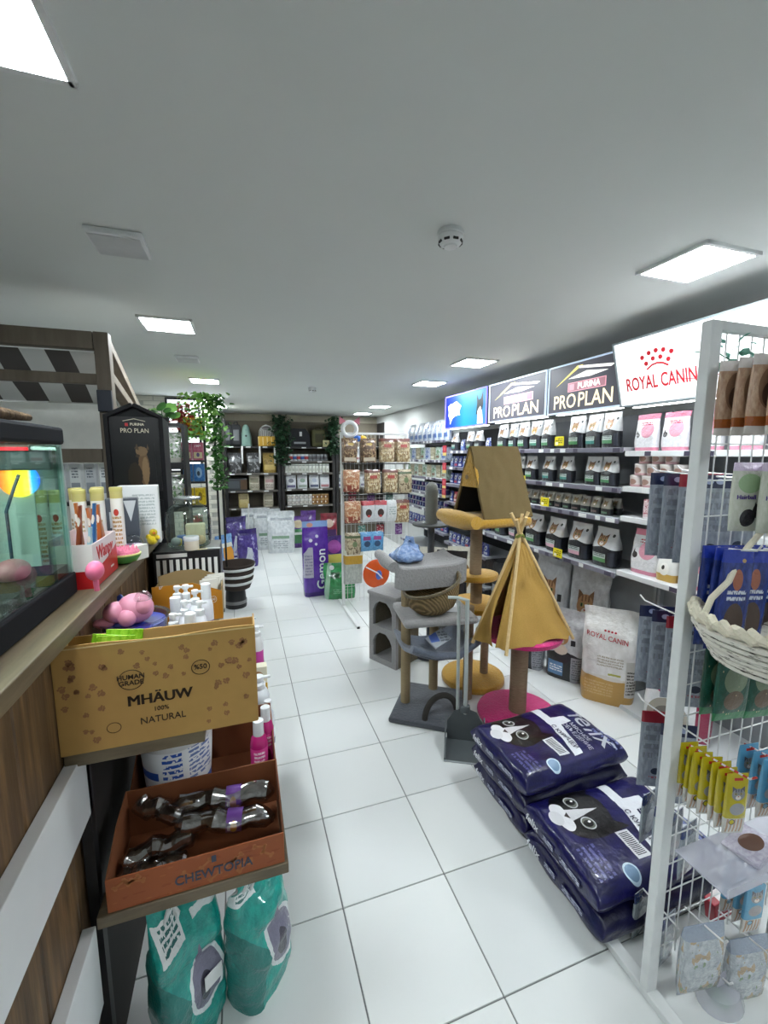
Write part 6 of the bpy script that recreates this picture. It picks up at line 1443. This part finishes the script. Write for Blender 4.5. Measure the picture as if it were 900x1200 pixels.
tn = [MB().lathe([(.05, 0), (.052, .006), (.052, .1), (.05, .106)], 14).mesh('food_tin', pk('food_tin_%d' % i, b_, [('rect', 0, 1, .2, .8, c_), ('ell', .3, .5, .12, .2, 'e8e4dc')]), True) for i, (b_, c_) in enumerate((('d0d0cc', 'b8b4b0'), ('b09060', '8a6238')))]
for lay in range(2):
    for k in range(10): put2(tn[1 if k > 5 else 0], 'food_tin', 'small tin in the %s layer of the lowest right far shelf, %s from the left' % (['bottom', 'top'][lay], ORD[k]), 'tin', 339+4.9*k, LB[4]+.1075*lay, 'small stacked tins')
for k in range(7): put2(wp[k % 4], 'white_pack', 'white pack on the far shelf behind wire rack, %s from the left' % ORD[k], 'pack', 399+7.4*k, LB[1] if k % 2 else LB[3], 'packs behind the wire rack')
# ivy garlands
def garland(label, x, y, z, L, w_, n, m, seed, size=.06):
    r4 = random.Random(seed)
    t = thing('ivy_garland', label, 'garland', (x, y, z))
    MB().tube([(.02*math.sin(i*.9), .02*math.cos(i*.7), -L*i/10) for i in range(11)], .006, 5).build('vine', MATS['leaf_dark'], t, True)
    g = MB(); cards(g, [Vector((r4.gauss(0, w_), r4.gauss(0, w_*.6)-.02, -L*r4.random()**1.2)) for _ in range(n)], size, r4); o = g.build('leaves', m, t); o['kind'] = 'stuff'
garland('dark ivy garland hanging between the two far shelving units', BX(331), YB-.08, 2.55, .95, .09, 500, MATS['leaf_dark'], 3, .07)
garland('dark ivy garland hanging at the right end of far shelves', BX(390.5), YB-.08, 2.55, .75, .07, 340, MATS['leaf_dark'], 4, .07)
o = MB().tube([(BX(286), YB-.03, .62), (BX(290), YB-.03, 1.02)], .014, 8).build('broom_handle', M_hand, None, True); 
o.data.transform(Matrix.Translation((-BX(286), -YB+.03, -.62))); o.location = (BX(286), YB-.4, .0); o.scale = (1, 1, 2.2); tag(o, 'pale broom handle leaning at the far left shelves', 'broom')
# ---------------------------------------------------------------- bags on the far floor
M_slv = pm('silver_bag_print', ('c0c6ca', 'd8dcde'), [('rect', .2, .8, .35, .42, '7a9a80'), ('lines', .25, .75, .1, .3, 4, '98a0a4'), ('rect', .15, .9, .78, .84, '989ea4')], .2, coat=.6, crinkle=.8)
slm = bagmb(.5, .78, .2, 26, 18, wr=.03, seed=60).mesh('silver_bag', M_slv, True, 60)
for k, (px, py, rz) in enumerate(((300, 641, .1), (314, 643, -.05), (330, 647, -.15))): p = at(px, py, z=0); o = link('silver_bag', slm, None, (p.x, p.y, 0), rz=rz); tag(o, 'large silver white food bag on the far floor, %s from the left' % ORD[k], 'bag', 'silver bags on the far floor')
def fbag(nm, la, px, py, w_, h, d, m, seed, rz=0.0, wr=.025):
    p = at(px, py, z=0); o = bagmb(w_, h, d, 26, 18, wr=wr, seed=seed).build(nm, m, None, True, (p.x, p.y, 0), rz, ang=60); tag(o, la, 'bag'); return o
M_pg = pm('purple_green_print', ('4a2a70', '5c3a84'), [('rect', .1, .9, .15, .6, '3a7a48'), ('ell', .5, .75, .3, .12, 'c0b090'), ('rect', .2, .8, .42, .5, 'd8e0d8')], .25, coat=.5, crinkle=.5)
fbag('pet_food_bag', 'purple and green food bag beside the silver bags', 350, 641, .36, .62, .16, M_pg, 61)
M_vb = pm('violet_white_print', ('34246c', '443086'), [('poly', [(.2, .05), (.75, .05), (.6, .5), (.4, .55)], 'b8bcc8'), ('blot', 5, .62, '8a80b8'), ('rect', .0, 1, .85, 1, '2a1c60')], .2, coat=.7, crinkle=.9)
fbag('pet_food_bag', 'violet bag with silver panel standing left of the aisle', 291, 664, .34, .62, .16, M_vb, 62, .5); fbag('pet_food_bag', 'crumpled violet bag behind the silver panelled one', 278, 652, .34, .72, .18, M_vb, 63, .2, .04)
M_ob = pm('blue_orange_print', ('5a84b8', '7aa0cc'), [('ell', .6, .5, .3, .3, 'd09030'), ('rect', .4, .8, .05, .3, 'b84038'), ('rect', .3, .9, .7, .8, 'd8d8c8')], .25, coat=.5, crinkle=.5)
fbag('pet_food_bag', 'blue and orange bag at the left of the aisle', 264, 674, .3, .62, .16, M_ob, 64, .7)
fbag('pet_food_bag', 'dark red bag behind the purple bag', 386, 648, .3, .75, .16, pm('wine_print', ('6a1c28', '862634'), [('rect', .1, .9, .3, .6, '3c2050'), ('ell', .5, .75, .25, .1, 'b8a090')], .25, coat=.5, crinkle=.5), 65)
fbag('pet_food_bag', 'purple gift bag standing behind tall purple bag', 362, 640, .3, .72, .16, pm('plum_print', ('4a2470', '5a3488'), [('rect', .1, .9, .2, .4, '382060')], .25, coat=.5, crinkle=.5), 66)
# the tall purple bag
p = at(372, 699, z=0)
t = thing('dog_food_bag', 'tall purple food bag with white upright lettering in the aisle', 'bag', (p.x, p.y+.1, 0), R(4))
M_gm = pm('royal_purple_print', ('4a1c92', '5a28a4'), [('rect', .02, .36, .26, .58, 'b4b0c0'), ('poly', [(.02, .58), (.36, .58), (.36, .66), (.2, .66)], 'b4b0c0'), ('lines', .05, .33, .28, .56, 7, '8a849c'), ('rect', 0, 1, .92, 1, '88a8dc'), ('ell', .3, .95, .12, .03, 'd8a090'), ('rect', 0, 1, 0, .06, '3a1478'), ('ell', .3, .75, .07, .022, 'd8cce8'), ('ell', .55, .8, .06, .02, 'd8cce8'), ('ell', .5, .7, .05, .018, 'd8cce8')], .25, coat=.5, crinkle=.4)
bd = bagmb(.33, .97, .19, 28, 20, wr=.014, seed=70, seal=.97, squ=.35).build('body', M_gm, t, True, ang=60)
text('Gemon', .16, mat('white_print', (232, 234, 240), .3), bd, (.055, -.110, .36), rot=(0, R(-90), 0), bold=.012, fitw=.52)
p = at(401, 703, z=0)
t = thing('pet_food_bag', 'green glossy food bag slumped beside the tall purple bag', 'bag', (p.x, p.y+.12, 0), R(-12))
bagmb(.40, .45, .2, 28, 18, wr=.03, seed=71).build('body', pm('green_bag_print', ('1c7a3c', '2a9450'), [('rect', .1, .5, .6, .75, '14502c'), ('poly', [(0, 0), (.16, 0), (.26, 1), (.14, 1)], '9ac0a4'), ('lines', .3, .9, .15, .3, 3, '7ac090')], .2, coat=.7, crinkle=.8), t, True, ang=60)
MB().lathe([(.03, 0), (.03, .01)], 12).build('seal', M_cap, t, False, (-.1, -.04, .4), rot=(R(90), 0, 0))
# stack of round pet beds
p = at(279, 710, z=0)
M_bedd = mat('bed_dark', (52, 42, 36), .9, bmp=.4); 
t0_ = thing('bed_stand', 'round dark foot under the stacked pet beds', 'stand', (p.x-.02, p.y, 0)); MB().lathe([(.12, 0), (.125, .02), (.11, .2), (.1, .22)], 24).build('drum', M_black, t0_, True); MB().lathe([(.126, .05), (.128, .07), (.126, .09)], 24, cap0=False, cap1=False).build('band', mat('band_grey', (120, 120, 120), .5), t0_, True)
for k in range(3):
    t = thing('pet_bed', 'round pet bed with white and black rim in the stack, %s from the bottom' % ORD[k], 'pet bed', (p.x, p.y, .2215+.085*k), .3*k, group='stacked round pet beds'); t.scale = (1+.06*k, 1+.06*k, 1.15)
    MB().lathe([(.13, 0), (.15, .008), (.188, .10), (.195, .12), (.188, .125), (.178, .12), (.14, .02), (.05, .016)], 32).build('shell', M_bedd, t, True)
    MB().lathe([(.176, .062), (.186, .068), (.191, .088), (.186, .093)], 32, cap0=False, cap1=False).build('white_band', M_hand, t, True)
# ---------------------------------------------------------------- left: plant shelf, toy rack, window
t = thing('plant_shelf', 'narrow black shelf of clear packs behind the black display', 'shelf', (-.72, 4.2, 0))
for x in (0, .24): MB().box2((x, 0, 0), (x+.025, .3, 2.08)).build('side', M_black, t)
for z in (.4, .9, 1.3, 1.68, 2.06): MB().box2((.0255, 0, z), (.2395, .3, z+.06 if z < 2 else z+.025)).build('board', M_black, t)
M_gr = pm('grass_pack', ('8a9088', 'b0b4ac'), [('blot', 8, .55, '5a7a50'), ('blot', 12, .62, '303830'), ('rect', 0, 1, 0, .15, '9a9a90')], .2, coat=.8, crinkle=.7)
gm_ = bagmb(.19, .27, .09, 18, 10, wr=.015, seed=80).mesh('grass_pack', M_gr, True, 60)
for k, z in enumerate((1.36, 1.74)): o = link('grass_pack', gm_, None, (-.588, 4.3, z+.001)); tag(o, 'clear pack of dried grass on the %s shelf beside black display' % ['lower', 'upper'][k], 'pack', 'grass packs')
t = thing('potted_plant', 'round leaved green plant on top of the narrow black shelf', 'plant', (-.64, 4.33, 2.0865))
MB().lathe([(.05, 0), (.06, .05)], 14).build('pot', M_black, t, True)
r5 = random.Random(9)
for k in range(12):
    a = k*2.4; rr = .05+.02*(k % 4); r_ = r5.uniform(.035, .06); c = Vector((rr*math.cos(a)*1.4, rr*math.sin(a), .08+.03*(k % 3)))
    lf = MB().lathe([(r_, 0), (r_*.9, .003), (.002, .005)], 14, cap1=False).build('leaf', MATS['leaf_light'] if k % 2 else MATS['leaf_green'], t, True, c, rot=(r5.uniform(.3, 1.3), r5.uniform(-.5, .5), r5.uniform(-1, 1)))
    MB().tube([(c.x*.2, c.y*.2, .04), tuple(c)], .003, 5).build('stem', MATS['leaf_green'], t, True)
t = thing('toy_rack', 'black wire rack of colourful toys wrapped in ivy', 'display rack', (-.60, 5.0, 0))
for x, y in ((0, 0), (.24, 0), (.34, .1), (.39, .28), (0, .3)): MB().box2((x, y, 0), (x+.022, y+.022, 2.3)).build('post', M_black, t)
for z in (.5, .95, 1.26, 1.52, 1.75, 2.02): MB().box2((.0225, .01, z-.02), (.239, .3, z)).build('shelf_board', M_black, t)
M_tp = [pk('toy_pink', ('b8486c', 'd07a90'), [('rect', .1, .9, .1, .45, 'd8cca0'), ('ell', .5, .3, .15, .12, '6a5a8a'), ('lines', .2, .8, .65, .85, 1, 'f0d8e0')], coat=.4), pk('toy_blueb', ('2a6ab0', '4a90d0'), [('ell', .5, .5, .3, .3, '9cc4e0'), ('ell', .45, .45, .14, .14, '3a4a5a')], coat=.4), pk('toy_yel', ('d8b818', 'e8cc30'), [('ell', .5, .5, .2, .25, '8a7010'), ('blot', 7, .6, 'b08c10')], coat=.4), pk('toy_red', ('b04a40', 'c87060'), [('blot', 6, .55, '5a8a50')], coat=.4)]
bxm = [MB().bbox((0, 0, .095), (.155, .12, .19), .006).mesh('toy_box', m) for m in M_tp]
for k, (i, x, z, la) in enumerate(((2, .06, 2.02, 'yellow toy box on the top'), (2, .17, 2.02, 'second yellow toy box on the top'), (0, .055, 1.75, 'pink toy box on the second'), (0, .17, 1.75, 'second pink toy box on the second'), (1, .055, 1.52, 'blue toy box on the third'), (1, .17, 1.52, 'second blue toy box on the third'), (2, .055, 1.26, 'yellow toy box on the fourth'), (2, .17, 1.26, 'second yellow toy box on the fourth'), (3, .12, .95, 'red toy box on the fifth'))):
    o = link('toy_box', bxm[i], None, (-.60+.0+x+.005, 5.12, z+.001)); o.scale = (.68, 1, 1); tag(o, la+' shelf of the ivy rack', 'toy', 'toy boxes on the ivy rack')
q = Vector((-.42, 5.0, 2.3))
garland('bright green ivy draped over the toy rack', -.36, 4.96, 2.46, .5, .10, 260, MATS['leaf_light'], 8, .06)
garland('mid green ivy trailing down the right of toy rack', -.22, 4.98, 2.42, 1.0, .04, 360, MATS['leaf_green'], 9, .055)
garland('red and green leafy garland at the top left of toy rack', -.56, 4.97, 2.32, .25, .05, 120, mat('leaf_red', (176, 70, 60), .6, var=.5, scale=20), 10, .05)
# black framed window on the pier
w1 = thing('window_1', 'black framed bright window high on the pale brick pier', None, (-.985, 6.97, 1.55), kind='structure'); del w1['label']
for a, b_ in (((0, 0, 0), (.03, .03, 1.08)), ((.43, 0, 0), (.46, .03, 1.08)), ((.0305, 0, 0), (.4295, .03, .03)), ((.0305, 0, 1.05), (.4295, .03, 1.08))): MB().box2(a, b_).build('window_frame', M_black, w1)
MB().box2((.0305, .01, .0305), (.4295, .02, 1.0495)).build('pane', emat('window_glow', (226, 234, 240), .5), w1)
# ================================================================ white wire rack with treat packs
XA, XC, YR, ZR = 1.105, 1.90, 4.80, 2.06
t = thing('wire_rack', 'white wire display rack hung with treat packs in mid shop', 'display rack', (XA, YR, 0))
W = XC-XA
for x in (0, W):
    MB().bbox((x, 0, ZR/2+.01), (.034, .026, ZR-.02), .003).build('post', M_white, t); MB().bbox((x, -.22 if x == 0 else 0, .016), (.036, .9, .03), .004).build('foot', M_white, t); MB().bbox((x, -.66 if x == 0 else -.44, .012), (.03, .03, .024), .004).build('caster', M_blackp, t)
MB().bbox((W/2, 0, ZR-.012), (W-.036, .024, .024), .003).build('top_bar', M_white, t)
mv = MB().tube([(0, 0, .06), (0, 0, ZR-.026)], .0022, 4, caps=False).mesh('wire', M_white); mh = MB().tube([(.018, .004, 0), (W-.018, .004, 0)], .0022, 4, caps=False).mesh('wire', M_white)
for k in range(15): link('wire', mv, t, (.05+.05*k, 0, 0))
for k in range(13): link('wire', mh, t, (0, 0, .1+.15*k))
for zz in (1.70, 1.345): MB().box2((.0, -.10, zz), (W, -.012, zz+.01)).build('ledge', M_black, t)
def tp(nm, b_, lay, w_, h): return hangmb(w_, h, .05).mesh('treat_bag', pm(nm, b_, lay, .3, coat=.6, crinkle=.5), True)
PK = [tp('bag_cream', ('c8b48c', '8a6a48'), [('blot', 7, .56, 'e0d4b4'), ('blot', 13, .62, '5c3a28'), ('rect', 0, 1, .86, 1, '6a3a30'), ('rect', .25, .75, .62, .76, 'a03830')], .17, .27), tp('bag_brown', ('7a5a42', '54402e'), [('blot', 7, .55, 'b89c78'), ('blot', 14, .62, '2c201a'), ('rect', .1, .9, .05, .2, 'd8ccb8'), ('rect', .3, .7, .7, .8, 'c0a050')], .17, .27),
      tp('bag_redw', ('c8ccd0', 'd8dadc'), [('rect', 0, 1, .8, 1, 'b02c38'), ('ell', .5, .45, .25, .18, '3a2c2a'), ('ell', .5, .3, .12, .06, 'c04848')], .15, .25), tp('bag_rust', ('a86a4c', 'c08a64'), [('rect', 0, 1, .0, .3, '8a3a28'), ('blot', 7, .55, 'd8c0a0')], .18, .25),
      tp('bag_blue', ('4a8cc0', '6aa8d4'), [('rect', .2, .8, .6, .8, '8a3a78'), ('ell', .5, .4, .25, .16, '2c4a6a')], .15, .22), tp('bag_tan', ('a8987c', 'c0b498'), [('blot', 7, .57, '6a5a44'), ('ell', .55, .55, .16, .12, '6c7e58'), ('rect', 0, 1, .8, .9, '4a5a38')], .18, .28), tp('bag_clear', ('9aa09a', 'b4b8b0'), [('rect', 0, 1, .6, .85, 'b89030'), ('rect', 0, 1, .85, 1, 'd8d8c8')], .22, .40), tp('bag_white', ('d0d4d6', 'e0e2e4'), [('lines', .2, .8, .3, .7, 4, '98a8a8')], .14, .25)]
ROW = [(1.985, [(410, 1), (431, 1), (453, 0), (471, 0)], 'top'), (1.63, [(412, 3), (436, 0), (457, 0), (473, 5)], 'second'), (1.27, [(413, 3), (430, 2), (445, 2), (458, 7), (471, 0)], 'third'), (.90, [(413, 5), (428, 4), (441, 4)], 'fourth'), (.70, [(413, 6)], 'fifth')]
cols = {0: 'cream', 1: 'brown', 2: 'red and white', 3: 'rust', 4: 'blue', 5: 'tan', 6: 'large clear', 7: 'white'}
for z, lst, nm in ROW:
    for k, (px, i) in enumerate(lst):
        x = at(px, 560, y=YR-.08).x
        MB().tube([(x-XA, -.004, z), (x-XA, -.12, z+.008)], .0028, 5).build('hook', M_hook, t)
        for r_ in range(2):
            o = link('treat_bag', PK[i], None, (x+.006*r_, YR-.045-.05*r_, z-.006), rot=(0, .04*math.sin(k*3+r_), .1*math.sin(k*2+r_))); tag(o, '%s %s treat bag on %s row of wire rack, %s from left' % (['rear', 'front'][r_], cols[i], nm, ORD[k]), 'bag', 'treat bags on the wire rack')
# small red/teal toys on the rack between rows
MR = [pm('toy_mix%d' % i, b_, [('blot', 6, .55, c_)], .5) for i, (b_, c_) in enumerate((('a03040', 'd8c8c0'), ('5a8a80', 'c8d0c8'), ('6a3a80', 'b0a0c0')))]
mt = [hangmb(.09, .13, .03).mesh('small_toy', m, True) for m in MR]
for k in range(6):
    x = at(414+11*k, 580, y=YR-.08).x; o = link('small_toy', mt[k % 3], None, (x, YR-.03, [1.36, .97][k % 2])); tag(o, 'small bright toy tucked behind the wire rack bags, %s from the left' % ORD[k], 'toy', 'small toys on the wire rack'); 
# orange round toy package
t2 = thing('toy_package', 'round orange toy in clear wrap at the foot of wire rack', 'toy', (at(441, 660, y=YR-.1).x, YR-.1, .24))
ball('orange_disc', .165, mat('bright_orange', (222, 88, 24), .4), (0, 0, .17), None, None, t2, (1, .22, 1.05)); ball('blue_centre', .05, mat('toy_mid_blue', (70, 110, 200), .4), (.02, -.03, .16), None, None, t2, (.8, .4, 1.2)); MB().tube([(-.14, -.045, .27), (0, -.06, .19), (.06, -.055, .12)], .008, 6).build('wand', M_cap, t2, True)
MB().tube([(0, .0, .34), (0, .03, .5), (0, .09, .52)], .004, 5).build('hanging_loop', M_cap, t2)
# white ring with cat ears on the corner of the rack
p = at(409.5, 503, y=YR-.03)
t2 = thing('ring_light', 'white ring with pink cat ears hooked on the wire rack corner', 'ring', (p.x, YR-.04, p.z))
MB().tube([(.078*math.cos(2*math.pi*i/36), 0, .078*math.sin(2*math.pi*i/36)) for i in range(36)], .024, 10, closed=True).build('ring', M_cap, t2, True)
for s in (-1, 1): MB().prism([(s*.045, .085), (s*.115, .05), (s*.115, .14)], .02, Matrix.Translation((0, -.01, 0))).build('ear', mat('ear_pink', (206, 120, 140), .6), t2)
# yellow and blue bath ducks on the top bar
for k, (px, c) in enumerate(((425, (226, 180, 40)), (419, (50, 110, 200)))):
    p = at(px, 514, y=YR-.05); o = ball('hanging_toy', .035, mat('duck%d' % k, c, .5), (p.x, YR-.05, ZR-.07), ['yellow', 'blue'][k]+' toy hanging under the wire rack top bar', 'toy', None, (1.4, .7, 1)); MB().tube([(0, 0, .03), (0, .03, .05)], .003, 5).build('loop', M_cap, o)
# packs standing behind/around the rack on the floor
fbag('pet_food_bag', 'purple and yellow bag behind wire rack', 392, 688, .3, .72, .16, pm('violet_yellow_print', ('4a2a78', '5c3890'), [('rect', .1, .9, .5, .66, 'd8cc60'), ('rect', 0, 1, 0, .35, '20284c'), ('ell', .5, .8, .3, .12, 'a048a0')], .25, coat=.5, crinkle=.5), 90)
